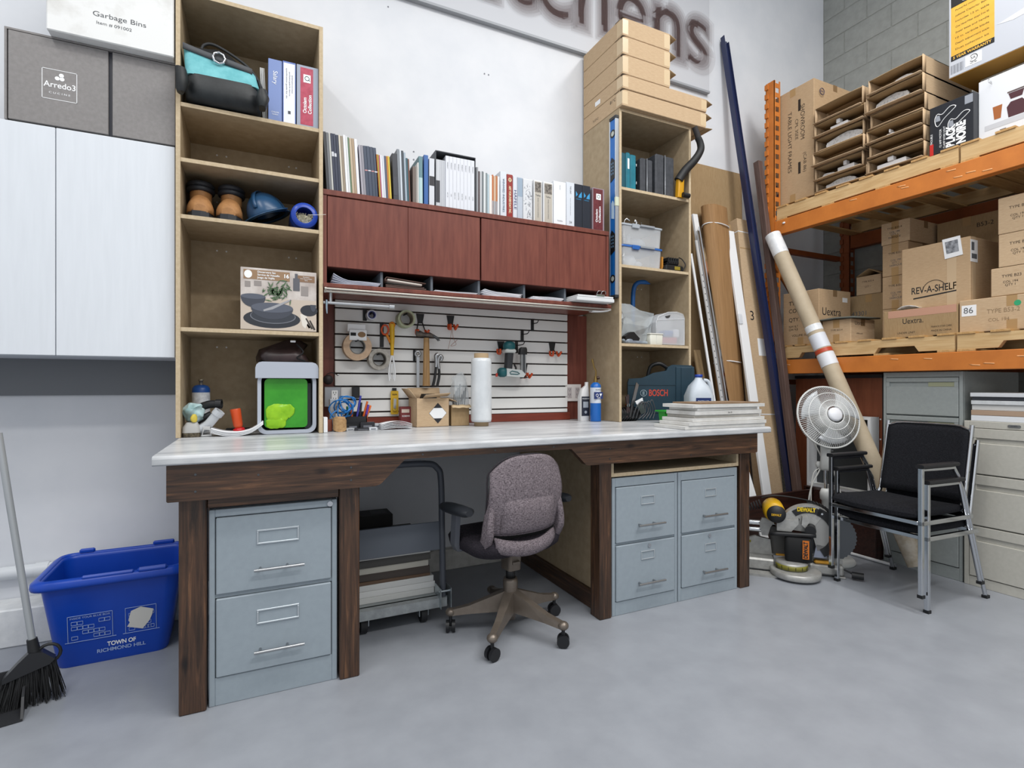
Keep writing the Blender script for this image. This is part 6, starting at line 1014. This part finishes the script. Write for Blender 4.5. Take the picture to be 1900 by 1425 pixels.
m = MB(); m.tube([(3.672, 2.885, 2.325), (3.70, 1.90, .065)], .058, 28)
c = thing('film_tube', 'long beige roll leaning diagonally along the rack front, ends wrapped', 'roll', (0, 0, 0)); a = Vector((3.665, 2.90, 2.345)); b = Vector((3.70, 1.905, .07)); d = (a-b).normalized(); m = MB(); m.cyl(b, a, .056, n=32); m.build('tube', mat('beige_paper_roll', '#a99b84', '#b3a58e', .65, scale=8), c)
FILM = mat('white_wrap_film', '#cdd1d5', '#e2e5e7', .2, scale=20, bump=.2)
for q0, q1, mt, nm in ((.93, 1.005, FILM, 'end_wrap'), (-.008, .085, mat('clear_end_wrap', '#b7a890', '#cfc6b6', .2, scale=20, bump=.3), 'end_wrap'), (.655, .675, FILM, 'band'), (.60, .645, flat('#ced2da', .4), 'label'), (.585, .597, flat('#b1432a', .4), 'red_band'), (.545, .583, flat('#d6d9de', .4), 'label')):
    m = MB(); m.cyl(b.lerp(a, q0), b.lerp(a, q1), .0575, n=32); m.build(nm, mt, c)
m = MB(); torus(m, (0, 0, 0), .03, .004, 'z', 18, 6); o = m.build('core_ring', CARD3, c); o.location = a+d*.012; o.rotation_euler = d.to_track_quat('Z', 'Y').to_euler()
# ------------------------------------------------------------------ office chair
FAB = woven('heathered_mauve_fabric', '#3a3438', '#71686d', '#92888d'); FABD = woven('dark_seat_fabric', '#1d1b20', '#2b282e', '#3a363c'); TAU = mat('taupe_chair_metal', '#6c635a', '#746b62', .35, .5, scale=20)
c = thing('office_chair', 'mauve fabric swivel desk chair turned away under the bench', 'chair', (1.088, 2.30, 0), 8)
for k in range(5):
    a = math.radians(5+72*k); ca, sa = math.cos(a), math.sin(a)
    def P_(r, o, z): return (r*ca-o*sa, r*sa+o*ca, z)
    m = MB(); m.rings([[P_(r, o, z) for o, z in ((-w_, z0), (w_, z0), (w_*.75, z1), (-w_*.75, z1))] for r, w_, z0, z1 in ((.02, .030, .105, .20), (.10, .026, .10, .168), (.20, .021, .092, .128), (.285, .018, .082, .108))], smooth=False); leg = m.build('base_leg', TAU, c)
    m = MB(); q = P_(.285, 0, .095); m.blob(q, (.025, .025, .02), 14, 8); m.build('leg_tip', TAU, leg)
    cs = MB(); e = P_(.285, 0, 0); t_ = a+1.2+k; tx, ty = math.cos(t_), math.sin(t_)
    for sgn in (-1, 1): cs.cyl((e[0]+tx*sgn*.006, e[1]+ty*sgn*.006, .029), (e[0]+tx*sgn*.022, e[1]+ty*sgn*.022, .029), .028, n=20)
    cs.cyl((e[0], e[1], .03), (e[0], e[1], .08), .008, n=10); cs.build('caster', flat('#1a1b1e', .4), leg)
MB().lathe([(.0, .06), (.024, .06), (.03, .09), (.034, .19), (.036, .24), (.032, .255), (.0, .255)], 20).build('hub', TAU, c); MB().lathe([(0, .25), (.022, .25), (.022, .31), (0, .31)], 18).build('gas_lift', BLACK, c); MB().rings([rsec(-.035, .035, -.045, .035, .30, .015), rsec(-.036, .036, -.05, .04, .37, .015), rsec(-.06, .06, -.07, .10, .39, .015)]).build('mechanism', TAU, c); m = MB(); m.box(-.02, .02, -.055, -.045, .33, .345, .002); m.prism([(.05, .36), (.19, .42), (.19, .40), (.05, .335)], 'x', -.03, .03); m.build('tilt_housing', TAU, c)
m = MB(); m.rings([rsec(-.21, .21, -.11, .215, .395, .10, 6), rsec(-.246, .246, -.135, .245, .42, .12, 6), rsec(-.252, .252, -.14, .25, .452, .12, 6), rsec(-.237, .237, -.125, .235, .475, .11, 6), rsec(-.16, .16, -.07, .19, .484, .08, 6)]); m.build('seat', FABD, c)
def bk(u, v):
    x = (u-.5)*2; h = v; w_ = .192+.010*math.sin(PI*h)
    zz_ = .500+h*.362-(.075*abs(x)**3.0*max(0, h-.35)/.65)+.012*abs(x)**4*(1-h)
    return (w_*x, -.148+.045*x*x-.035*math.sin(h*PI)*.9-.025*h*h, zz_)
MB().slab(bk, 24, 18, .045).build('backrest', FAB, c)
def pad(u, v):
    x = (u-.5)*2; p = bk(.5+x*.37, .015+.5*v); e = (1-abs(x)**8)*(1-max(0, 1-2.2*v)**8); return (p[0], p[1]+.010*v**4-.022*e*(1-v**3), p[2])
MB().slab(pad, 20, 14, .012).build('lumbar_pad', FAB, c)
m = MB(); m.tube([Vector(q)+Vector((0, .022, 0)) for q in smooth_path([bk(1, .05), bk(1, .3), bk(1, .6), bk(1, .85), bk(.97, .97), bk(.8, 1), bk(.5, 1.0), bk(.2, 1), bk(.03, .97), bk(0, .85), bk(0, .6), bk(0, .3), bk(0, .05)], 5)], .004, 6); m.build('piping', flat('#2a262c', .8), c)
for sx in (-1, 1):
    def wing(u, v, sx=sx):
        # u: down the side and round under the seat, v: across from the rear edge to the front edge of the band
        z = .70-.29*min(1, u*1.35)+(0 if u < .74 else -.004); yr = -.135-.012*math.sin(PI*u)+(.0 if u < .45 else .5*(u-.45)**1.6); x = .182+.030*math.sin(PI*min(1, u*1.1))-(.0 if u < .7 else .25*(u-.7))
        return (sx*x, yr+(.025+.075*u)*v, z-.03*v*u)
    MB().slab(wing, 16, 5, .030*sx).build('side_wing', FAB, c)
MB().slab(lambda u, v: (-.165+.33*u, -.158+.035*(2*u-1)**2-.012*math.sin(PI*v), .402+.07*v+.028*(2*u-1)**2), 14, 6, .04).build('rear_seat_pad', FAB, c); MB().slab(lambda u, v: (-.17+.34*u, -.113, .44+.075*v), 6, 2, .01).build('slot', BLACKM, c)
for sx in (-1, 1):
    m = MB(); m.rings([[(sx*.278+w_*math.cos(q), y+.0, .612+h*math.sin(q)*.9+dz) for q in [2*PI*i/14 for i in range(14)]] for y, w_, h, dz in ((-.10, .018, .016, .004), (-.075, .038, .024, .004), (.0, .044, .026, 0), (.09, .042, .026, -.004), (.14, .032, .020, -.006), (.16, .012, .010, -.008))]); ap = m.build('arm_pad', flat('#22252a', .45), c)
    m = MB(); m.rings([[(sx*(x+dx), y+dy, z) for dx, dy in ((-.012, -.022), (.012, -.022), (.012, .022), (-.012, .022))] for x, y, z in ((.28, .02, .60), (.274, .04, .52), (.264, .065, .44), (.24, .08, .405), (.16, .08, .40))], smooth=False); m.build('arm_post', flat('#5c5f66', .45), c)
# ------------------------------------------------------------------ platform cart with boards
c = thing('platform_cart', 'steel platform cart with folding grey handle under the bench', 'cart', (.613, 2.535, 0)); m = MB(); m.box(-.235, .225, .01, .68, .10, .128, .004); m.build('deck', flat('#8f9596', .45), c)
m = MB(); R = [(0, .084), (.03, .07), (.05, .085), (.05, .128), (0, .128)]; m.prism([(a-.025, b) for a, b in R], 'x', -.238, .228); m.build('front_bumper', mat('grey_bumper', '#8b9092', '#a0a5a7', .35, .3, scale=30), c)
m = MB(); m.tube(smooth_path([(-.232, 0, .11), (-.232, 0, .45), (-.232, -.0, .70), (-.20, 0, .775), (-.13, 0, .79), (.12, 0, .79), (.185, 0, .765), (.205, 0, .70), (.21, 0, .45), (.216, 0, .11)], 5), .0155, 14); h_ = m.build('handle', flat('#4a4e56', .4), c)
m = MB(); m.box(-.222, .202, -.002, .006, .36, .50, .002); m.build('cross_plate', flat('#5a6069', .45), h_)
for x in (-.232, .216):
    m = MB(); m.box(x-.028, x-.024, -.05, .05, .082, .18, .001); m.box(x+.024, x+.028, -.05, .05, .082, .18, .001); m.cyl((x-.03, -.02, .158), (x+.03, -.02, .158), .006, n=8); m.cyl((x-.03, .02, .115), (x+.03, .02, .115), .006, n=8); m.build('hinge_bracket', GALV, c)
for x, y in ((-.165, .045), (.125, .045), (-.165, .6), (.125, .6)):
    m = MB(); m.cyl((x-.015, y, .04), (x+.015, y, .04), .0395, n=24); w1 = m.build('wheel', flat('#202124', .55), c); m = MB(); m.box(x-.024, x-.02, y-.022, y+.022, .035, .088); m.box(x+.02, x+.024, y-.022, y+.022, .035, .088); m.box(x-.026, x+.026, y-.03, y+.03, .086, .099); m.build('fork', GALV, w1)
st = [(.022, '#c9cac7', 'white panel, lowest of the pile on the cart', .0), (.022, '#d0d1cf', 'white panel, second lowest of the pile on the cart', .004), (.022, '#c6c7c5', 'white panel, third lowest of the pile on the cart', -.003), (.012, '#5c4634', 'warm brown panel above the three white panels on the cart', -.02), (.026, '#3c332d', 'dark brown panel in the middle of the cart pile', -.024), (.022, '#a9a69c', 'greige panel in the middle of the cart pile', -.03), (.026, '#4a4844', 'charcoal panel near the top of the cart pile', -.018), (.018, '#c9c9c6', 'white panel under the topmost one on the cart', -.02), (.020, '#bdbdb9', 'pale edged panel with dark face topping the cart pile', -.026)]
z = .129
for i, (t, col, lab, dx) in enumerate(st):
    t *= 1.36; o = thing('cart_panel', lab, 'board', (.605+dx, 2.59, z), (0, 0, 0, 1, -1, 0, 1, 0, -1)[i], 'panels on the platform cart'); w_ = .195; box1(-w_, w_, 0, .40, 0, t-.001, .001).build('panel', flat(col, .5), o)
    if i == 8: box1(-w_+.001, w_-.001, .02, .399, t-.001, t+.0005).build('face', flat('#3b3936', .5), o)
    else: box1(-w_+.002, w_-.002, -.0005, .001, t*.2, t*.7).build('edge_band', flat(col, .4), o)
    z += t
o = thing('dark_crate', 'dark upright slab rising behind the cart cross plate', 'board', (.54, 3.02, .129)); box1(-.13, .15, 0, .15, 0, .315, .003).build('panel', flat('#2e2d2c', .6), o); box1(.04, .12, .03, .12, .315, .317).build('top_label', flat('#47474a', .6), o)
# ------------------------------------------------------------------ two stacked guest chairs
BF = woven('black_chair_fabric', '#121316', '#1b1c20', '#26272b')
def guest(lab, off):
    c = thing('guest_chair', lab, 'chair', off, -3, 'stacked black guest chairs'); s_ = .0105
    # local: x forward = -X world; chair faces -X. y across.
    for sy in (-1, 1):
        y = sy*.245
        m = MB(); m.box(-.262, -.241, y-s_, y+s_, 0, .66, .002); m.build('front_leg', CHROME, c)
        m = MB(); m.tube([(-.252, y, .652), (.02, y, .652), (.06, y, .60), (.265, y, .0)], .0125, 4); m.build('rear_leg', CHROME, c)
        m = MB(); m.rings([[(x, y+a, .668+b) for a, b in rrect(-.021, .021, -.010, .011, .008, 3)] for x in (-.265, -.10, .04)], smooth=False); m.build('arm_pad', flat('#1a1b1e', .5), c)
        m = MB(); m.box(-.262, .18, y-s_, y+s_, .365, .388, .002); m.build('side_rail', CHROME, c)
        yb = sy*.222; m = MB(); m.tube([(.125, yb, .40), (.16, yb, .46), (.235, yb, .865)], .0125, 4); m.build('back_post', CHROME, c)
    each('cross_rail', CHROME, c, [box1(-.262, -.242, -.234, .234, .366, .387, .002), box1(.16, .18, -.234, .234, .366, .387, .002)])
    m = MB(); R = []
    for x, z0, z1 in ((-.265, .405, .425), (-.25, .392, .445), (-.18, .39, .458), (0, .39, .448), (.12, .395, .445), (.16, .405, .435)): R.append([(x, a, z0+(z1-z0)*(b+.5)-.012*(1-(a/.23)**2)) for a, b in rrect(-.23, .23, -.5, .5, .2, 4)])
    m.rings(R).build('seat', BF, c)
    def bf(u, v): x = 2*u-1; return (.150+.085*v+.028*(1-x*x)-.012, .213*x, .455+.405*v-.02*abs(x)**8*(v > .9))
    MB().slab(bf, 14, 10, -.032).build('backrest', BF, c)
    m = MB(); m.tube([bf(u/10, 1.0) for u in range(11)], .006, 6); m.build('top_rail', CHROME, c)
    for sy in (-1, 1):
        each('foot_cap', BLACK, c, [box1(-.264, -.239, sy*.245-.013, sy*.245+.013, -.004, .012), box1(.25, .28, sy*.245-.013, sy*.245+.013, -.004, .012)])
guest('black upholstered chrome armchair, lower of the stacked pair', (3.375, 1.785, .004)); guest('black upholstered chrome armchair, upper of the stacked pair', (3.326, 1.788, .088))
# ------------------------------------------------------------------ miter saw
c = thing('miter_saw', 'yellow and black sliding miter saw on the floor beside the bench', 'saw', (3.022, 2.217, 0), -47); ALU = mat('cast_aluminium', '#9a9a97', '#acaca9', .4, .4, scale=30); YEL = mat('tool_yellow_plastic', '#c79a14', '#d3a51c', .4, scale=8); DK = flat('#1e1f21', .5)
MB().lathe([(.0, .012), (.135, .012), (.14, .02), (.14, .045), (.13, .05), (.0, .05)], 36, T(-.02, -.06, 0)).build('base_ring', ALU, c)
each('base_wing', ALU, c, [box1(-.30, -.13, -.04, .12, .012, .085, .01), box1(.06, .25, .005, .10, .012, .075, .01)]); each('foot', ALU, c, [MB().prism([(-.32, .0), (-.14, .0), (-.10, .014), (-.32, .014)], 'y', -.13, -.05), box1(.2, .26, .005, .10, .0, .011, .003), box1(-.3, -.26, .06, .12, 0, .011, .003)])
MB().lathe([(.0, .05), (.085, .05), (.09, .06), (.09, .088), (.08, .094), (.0, .096)], 30, T(-.04, -.045, 0)).build('turntable', ALU, c); m = MB(); m.slab(lambda u, v: (-.04+.092*math.cos(PI*(1.06+.84*u)), -.045+.092*math.sin(PI*(1.06+.84*u)), .056+.028*v), 20, 1, .002); m.build('angle_scale', mat('olive_scale', '#6e6a24', '#7d7830', .4, scale=20), c); m = MB()
for k in range(6): u = .1+.16*k; q = PI*(1.06+.84*u); m.box(-.0008, .0008, -.002, 0, .058, .08, M=T(-.04+.093*math.cos(q), -.045+.093*math.sin(q), 0)@RZ(math.degrees(q)+90))
m.build('scale_ticks', INK, c)
each('fence', ALU, c, [MB().prism([(-.30, .086), (-.09, .086), (-.09, .155), (-.13, .155), (-.15, .185), (-.24, .20), (-.30, .175)], 'y', .06, .085), MB().prism([(.07, .076), (.25, .076), (.25, .11), (.07, .11)], 'y', .05, .08)]); m = MB(); m.box(-.285, -.262, .058, .06, .155, .17); m.build('fence_label', flat('#7a7424', .5), c)
each('kerf_plate', mat('orange_yellow_plastic', '#c8912a', None, .5), c, [box1(-.12, -.03, .02, .058, .097, .106, .003), box1(.09, .2, .0, .04, .078, .098, .008)])
for dz in (0, .045): m = MB(); m.cyl((-.42, .09, .235+dz), (-.12, .09, .235+dz), .016, n=16); m.build('slide_rail', CHROME, c)
MB().rings([rsec(-.14, .0, .04, .13, .10, .02), rsec(-.15, -.01, .04, .13, .19, .02), rsec(-.17, -.03, .05, .12, .27, .02)]).build('pivot_column', flat('#4b4a48', .5), c); m = MB(); m.prism([(-.20, .215), (-.165, .215), (-.15, .27), (-.13, .30), (-.15, .325), (-.20, .325), (-.215, .29)], 'y', .03, .05); m.build('link_plate', ALU, c)
MT = T(-.135, .06, .385); m = MB(); m.lathe([(.0, -.06), (.055, -.06), (.062, -.03), (.062, .10), (.05, .12), (0, .12)], 26, MT@RX(90)); m.build('motor_housing', YEL, c); m = MB(); m.lathe([(.0, .05), (.052, .05), (.056, .03), (.056, -.02)], 26, T(-.125, -.02, .375)@RX(90)); m.build('motor_cap', DK, c); text('DEWALT', .018, flat('#d3a51c', .5), c, (-.125, -.071, .372), wid=.055, bold=.04)
m = MB()
for k in range(5): m.cyl((-.20-.016*k, .10, .40-.006*k), (-.208-.016*k, .10, .397-.006*k), .03-.002*k, n=14)
m.build('motor_bellows', DK, c)
def arc(cx, cz, r, a0, a1, n=24): return [(cx+r*math.cos(math.radians(a0+(a1-a0)*i/n)), cz+r*math.sin(math.radians(a0+(a1-a0)*i/n))) for i in range(n+1)]
GX, GZ = .06, .27
m = MB(); m.prism(arc(GX, GZ, .165, 55, 175)+[(-.10, GZ+.01), (GX, GZ)], 'y', -.015, .05); m.build('upper_guard', ALU, c); m = MB(); m.prism(arc(GX, GZ, .155, 62, 128)+arc(GX, GZ, .118, 128, 62), 'y', -.018, -.014); m.build('guard_band', DK, c); text('DEWALT', .034, flat('#d3b51c', .5), c, (.045, -.0185, GZ+.137), wid=.10, bold=.05)
m = MB(); m.prism(arc(GX, GZ, .163, -60, 70)+arc(GX, GZ, .115, 70, -60), 'y', -.018, .05); m.build('lower_guard', DK, c); m = MB(); m.prism(arc(GX+.005, GZ, .118, -70, 100), 'y', -.012, .04); m.build('guard_plate', mat('dull_plate', '#9b9b99', None, .45, .3), c); m = MB()
for a_ in (-35, 0, 35, 60): q = math.radians(a_); m.cyl((GX+.138*math.cos(q), -.021, GZ+.138*math.sin(q)), (GX+.138*math.cos(q), -.017, GZ+.138*math.sin(q)), .006, n=10)
m.build('screw', CHROME, c)
m = MB()
for k in range(9): q0 = 28+6*k; m.prism(arc(GX, GZ, .178, q0, q0+3, 3)+arc(GX, GZ, .16, q0+3, q0, 3), 'y', .05, .10)
m.prism(arc(GX, GZ, .17, 20, 90)+arc(GX, GZ, .10, 90, 20), 'y', .05, .1); m.build('cooling_fins', DK, c)
m = MB(); teeth = []
for i in range(80): q = 2*PI*i/80; r = .152 if i % 2 else .146; teeth.append((GX+.115+r*math.cos(q), GZ-.03+r*math.sin(q)))
m.prism(teeth, 'y', .052, .055); m.build('blade', DSTEEL, c)
MB().cyl((.06, -.07, .292), (.07, -.012, .30), .031, .026, 20).build('dust_port', DK, c); m = MB(); m.rings([rsec(-.075, .07, -.075, -.02, .10, .02), rsec(-.08, .072, -.09, -.02, .16, .025), rsec(-.075, .07, -.08, -.02, .235, .02), rsec(-.07, .07, -.06, -.03, .255, .01)]); crumple(m, .004, 20).build('dust_bag', BLACKM, c); MB().slab(lambda u, v: (-.16+.25*u, -.075, .245+.02*v+.01*u), 6, 2, .02).build('bag_frame', DK, c)
box1(.015, .05, -.0935, -.088, .125, .235).build('bag_label', flat('#c46a1c', .5), c); text('DEWALT', .030, INK, c, (.0325, -.0935, .18), xd=(0, 0, 1), yd=(-1, 0, 0), wid=.10, bold=.05)
m = MB(); m.prism([(-.12, .27), (-.04, .27), (.0, .32), (.0, .355), (-.03, .34), (-.12, .345)], 'y', -.04, -.012); m.prism([(.035, .30), (.06, .345), (.05, .375), (.02, .37), (.015, .32)], 'y', -.05, -.012); m.build('linkage', ALU, c); m = MB(); m.cyl((.0, -.02, .345), (.0, -.012, .345), .008, n=10); m.build('bolt', DK, c)
m = MB(); m.tube(smooth_path([(-.2, .05, .45), (-.12, .05, .47), (.02, .08, .455), (.12, .1, .42), (.18, .12, .3)]), .005, 6); m.build('power_cord', DK, c); m = MB(); m.tube([(.24, .02, .06), (.30, .01, .035)], .006, 6); m.cyl((.29, .01, .03), (.35, .0, .03), .02, n=14); m.build('clamp_knob', DK, c); m = MB(); m.prism([(.085, .12), (.155, .12), (.16, .19), (.10, .20)], 'y', -.012, -.004); m.build('wear_guard', mat('pale_blue_steel', '#8a90a0', None, .4, .3), c)
# ------------------------------------------------------------------ pedestal fan
c = thing('pedestal_fan', 'white pedestal fan standing behind the miter saw and chairs', 'fan', (3.435, 2.315, 0), -57); FW = flat('#c4c6c4', .4)
MB().lathe([(.0, 0), (.17, 0), (.175, .012), (.16, .028), (.05, .04), (0, .042)], 36).build('base', FW, c); MB().lathe([(.014, .04), (.024, .05), (.024, .40), (.034, .41), (.036, .455), (.026, .48), (.014, .482)], 18).build('lower_pole', FW, c); MB().cyl((0, 0, .48), (0, 0, .62), .011, n=14).build('inner_pole', CHROME, c)
MB().rings([rsec(-.028, .028, -.03, .03, .605, .015), rsec(-.034, .034, -.045, .035, .62, .015), rsec(-.03, .03, -.05, .03, .72, .015), rsec(-.032, .032, -.05, .035, .80, .015), rsec(-.03, .03, -.02, .04, .85, .015)]).build('control_neck', FW, c); m = MB()
for k in range(4): m.cyl((.03, -.02, .68+.02*k), (.042, -.024, .68+.02*k), .005, n=8)
m.build('buttons', GREYP, c)
hd = T(0, .0, .955)@RZ(34)@RX(-16)
def hp(r, a, y): return hd@Vector((r*math.cos(a), y, r*math.sin(a)))
MB().lathe([(.0, -.02), (.05, -.02), (.062, .0), (.055, .09), (.03, .11), (0, .11)], 22, hd@RX(-90)).build('motor', FW, c)
m = MB(); 
def gy(r): return -.105+.075*(r/.205)**2.6
NW = 96
for k in range(NW):
    a = 2*PI*k/NW; m.tube([hp(r, a+.25*(r-.05), gy(r)) for r in (.055, .10, .15, .185, .203, .207)], .0016, 3, cap=False)
for r in (.06, .10, .155): m.tube([hp(r, 2*PI*i/40, gy(r)) for i in range(40)], .0022, 5, True)
m.build('front_grille', flat('#e2e4e3', .35), c); m = MB()
for k in range(NW):
    a = 2*PI*k/NW; m.tube([hp(r, a, y) for r, y in ((.207, -.03), (.204, -.005), (.18, .025), (.12, .05), (.06, .055))], .0014, 3, cap=False)
m.build('rear_grille', flat('#c6c8c7', .4), c); m = MB(); m.tube([hp(.208, 2*PI*i/48, -.028) for i in range(48)], .0065, 6, True); m.build('rim', FW, c); m = MB(); m.lathe([(.0, .118), (.035, .116), (.045, .108), (.047, .102)], 24, hd@RX(90)); m.build('badge', flat('#dfe1e6', .3), c)
for k in range(3):
    m = MB(); a0 = 2*PI*k/3+.5; m.slab(lambda u, v, a0=a0: hp(.035+.15*u, a0+(v-.5)*(.5+.8*u), -.045+.035*(v-.5)), 6, 6, .003); m.build('blade', mat('smoky_blade', '#c2c6ca', None, .25, alpha=.9), c)
m = MB(); m.lathe([(0, .075), (.03, .07), (.036, .03), (.036, .02)], 20, hd@RX(90)); m.build('hub', FW, c)
m = MB(); m.tube(smooth_path([(-.02, .03, .86), (-.07, .0, .80), (-.02, -.02, .66), (-.08, -.03, .50), (-.095, -.04, .36), (-.03, -.06, .27), (.10, -.05, .28)]), .005, 6); m.tube(smooth_path([(-.03, 0, .79), (.03, -.04, .66), (.06, -.05, .55), (.10, -.05, .42)]), .004, 6); m.tube(smooth_path([(-.03, -.01, .62), (-.07, -.03, .58), (-.085, -.03, .45), (-.08, -.03, .30)]), .004, 6); m.build('power_cord', flat('#c9cac6', .5), c); MB().blob((-.04, -.01, .64), (.02, .014, .025), 10, 6).build('cord_clip', FW, c)
# ------------------------------------------------------------------ blue recycling bin
BB = mat('recycling_blue', '#0d3fa8', '#1146b3', .35, scale=4, spec=.5); c = thing('recycling_bin', 'bright blue recycling bin lettered TOWN OF RICHMOND HILL', 'bin', (-.565, 2.947, 0), 2)
def bs(k, z, r=.05): return rsec(-.235*k, .235*k, -.19*k, .19*k, z, r*k, 5)
m = MB(); m.rings([bs(.815, 0), bs(.835, .01), bs(1.05, .36), bs(1.05, .375), bs(1.02, .375), bs(1.015, .36), bs(.81, .012)], True); m.build('tub', BB, c); m = MB(); m.rings([bs(1.05, .345), bs(1.16, .345), bs(1.17, .355), bs(1.16, .372), bs(1.08, .385), bs(1.04, .38)], False, True); m.build('rim', BB, c)
each('rim_tab', BB, c, [box1(-.10, .08, -.216, -.20, .372, .39, .006), box1(-.19, -.13, .195, .215, .378, .40, .006), box1(.1, .19, .195, .215, .378, .40, .006), box1(.09, .20, -.218, -.196, .372, .394, .008)])
# printing follows the sloping front
import math as _m
fy = lambda z: -(.19*(.835+(1.05-.835)*(z-.01)/.35))-.0012
sl = math.atan2(fy(.36)-fy(.01), .35); YD = (0, math.sin(sl), math.cos(sl))
def bt(s, size, x, z, wid=None, bold=0.0, mt=INKW): text(s, size, mt, c, (x, fy(z), z), xd=(1, 0, 0), yd=YD, wid=wid, bold=bold, off=.0008)
PB = flat('#9fb4dd', .5); bt('TOWN OF', .026, .03, .075, .10, .03); bt('RICHMOND HILL', .022, .03, .05, .17, .02, PB)
m = MB()
def bl_(x0, z0, x1, z1, t=.0016): m.tube([(x0, fy(z0)-.0008, z0), (x1, fy(z1)-.0008, z1)], t, 4)
for x0, x1 in ((-.150, .0), (.045, .155)):
    for a, b_, c_, d in ((x0-.01, .108, x1+.012, .108), (x0, .22, x1, .22), (x0, .11, x0, .22), (x1, .11, x1, .22)): bl_(a, b_, c_, d, .0012)
    for k in range(16): xx = x0+.012+(x1-x0-.04)*((k*5) % 7)/6.0; z_ = .118+.021*(k % 4); bl_(xx, z_, xx+.02, z_, .001); bl_(xx, z_, xx, z_+.014, .001); bl_(xx+.02, z_, xx+.02, z_+.014, .001); bl_(xx, z_+.014, xx+.02, z_+.014, .001)
m.build('pictogram_print', PB, c)['kind'] = 'stuff'; bt('INSIDE YOUR BLUE BOX', .012, -.075, .210, .135, 0, PB)
m = MB(); m.prism([(.065, .205), (.10, .218), (.145, .20), (.14, .175), (.13, .15), (.105, .118), (.085, .125), (.05, .138), (.06, .155), (.055, .165)], 'y', -.0012, 0); m.v = [(x, fy(z_)-.0012+y, z_) for x, y, z_ in m.v]; m.build('torn_sticker', flat('#d0cec8', .8), c)
# ------------------------------------------------------------------ broom and dustpan at the left edge
c = thing('broom', 'black angle broom with a grey handle at the left edge', 'broom', (-.73, 2.52, 0), 12); m = MB(); m.tube([(-.02, .03, .22), (-.085, .05, .75), (-.115, .06, 1.0)], .0115, 14); m.build('handle', flat('#a7abae', .35, .3), c); MB().tube([(-.013, .028, .17), (-.022, .03, .235)], [.02, .016], 14).build('socket', DK, c); m = MB(); m.prism([(-.10, .10), (.03, .135), (.045, .15), (.01, .185), (-.03, .19), (-.06, .16), (-.10, .115)], 'y', .005, .045); m.build('head', flat('#232427', .35), c)
m = MB(); torus(m, (.025, .025, .168), .035, .006, 'y', 16, 6); m.build('hang_loop', DK, c); m = MB(); random.seed(9)
for k in range(420):
    u = random.random(); x0 = -.10+.145*u; z0 = .105+.04*u; m.cyl((x0, random.uniform(.008, .042), z0), (x0+(.055*u-.03)+random.uniform(-.01, .01), random.uniform(-.02, .06), random.uniform(.0, .012)+.03*u*0), .0022, .0012, 4)
m.build('bristles', flat('#1b1c1e', .7), c)['kind'] = 'stuff'
c = thing('dustpan', 'black upright dustpan cut off by the left picture edge', 'dustpan', (-.875, 2.40, 0), 14); m = MB(); m.box(-.14, .13, -.02, .16, .002, .008); m.prism([(-.02, .004), (.16, .004), (.16, .10), (.04, .06)], 'x', .124, .132); m.prism([(-.02, .004), (.16, .004), (.16, .10), (.04, .06)], 'x', -.148, -.14); m.box(-.14, .13, .152, .16, .004, .12); m.build('pan', flat('#2a2b2e', .5), c); 
m = MB(); m.tube([(-.02, .15, .1), (-.06, .17, .5), (-.07, .18, .68)], .011, 10); m.build('handle', flat('#a7abae', .35, .3), c); m = MB(); m.rings([rsec(-.10, .0, .14, .20, .68, .02), rsec(-.105, .005, .14, .2, .70, .02), rsec(-.09, -.01, .15, .19, .715, .02)]); m.build('grip', DK, c)
c = thing('white_rod', 'thin white rod lying on the floor behind the stacked chairs', 'rod', (3.695, 2.37, .012)); m = MB(); m.tube([(0, 0, 0), (.002, -.34, 0)], .010, 10); m.build('rod', WHITE, c); m = MB(); m.tube([(.002, -.34, 0), (.002, -.346, 0)], .0112, 10); m.build('end_cap', GREYP, c)
flush_text()
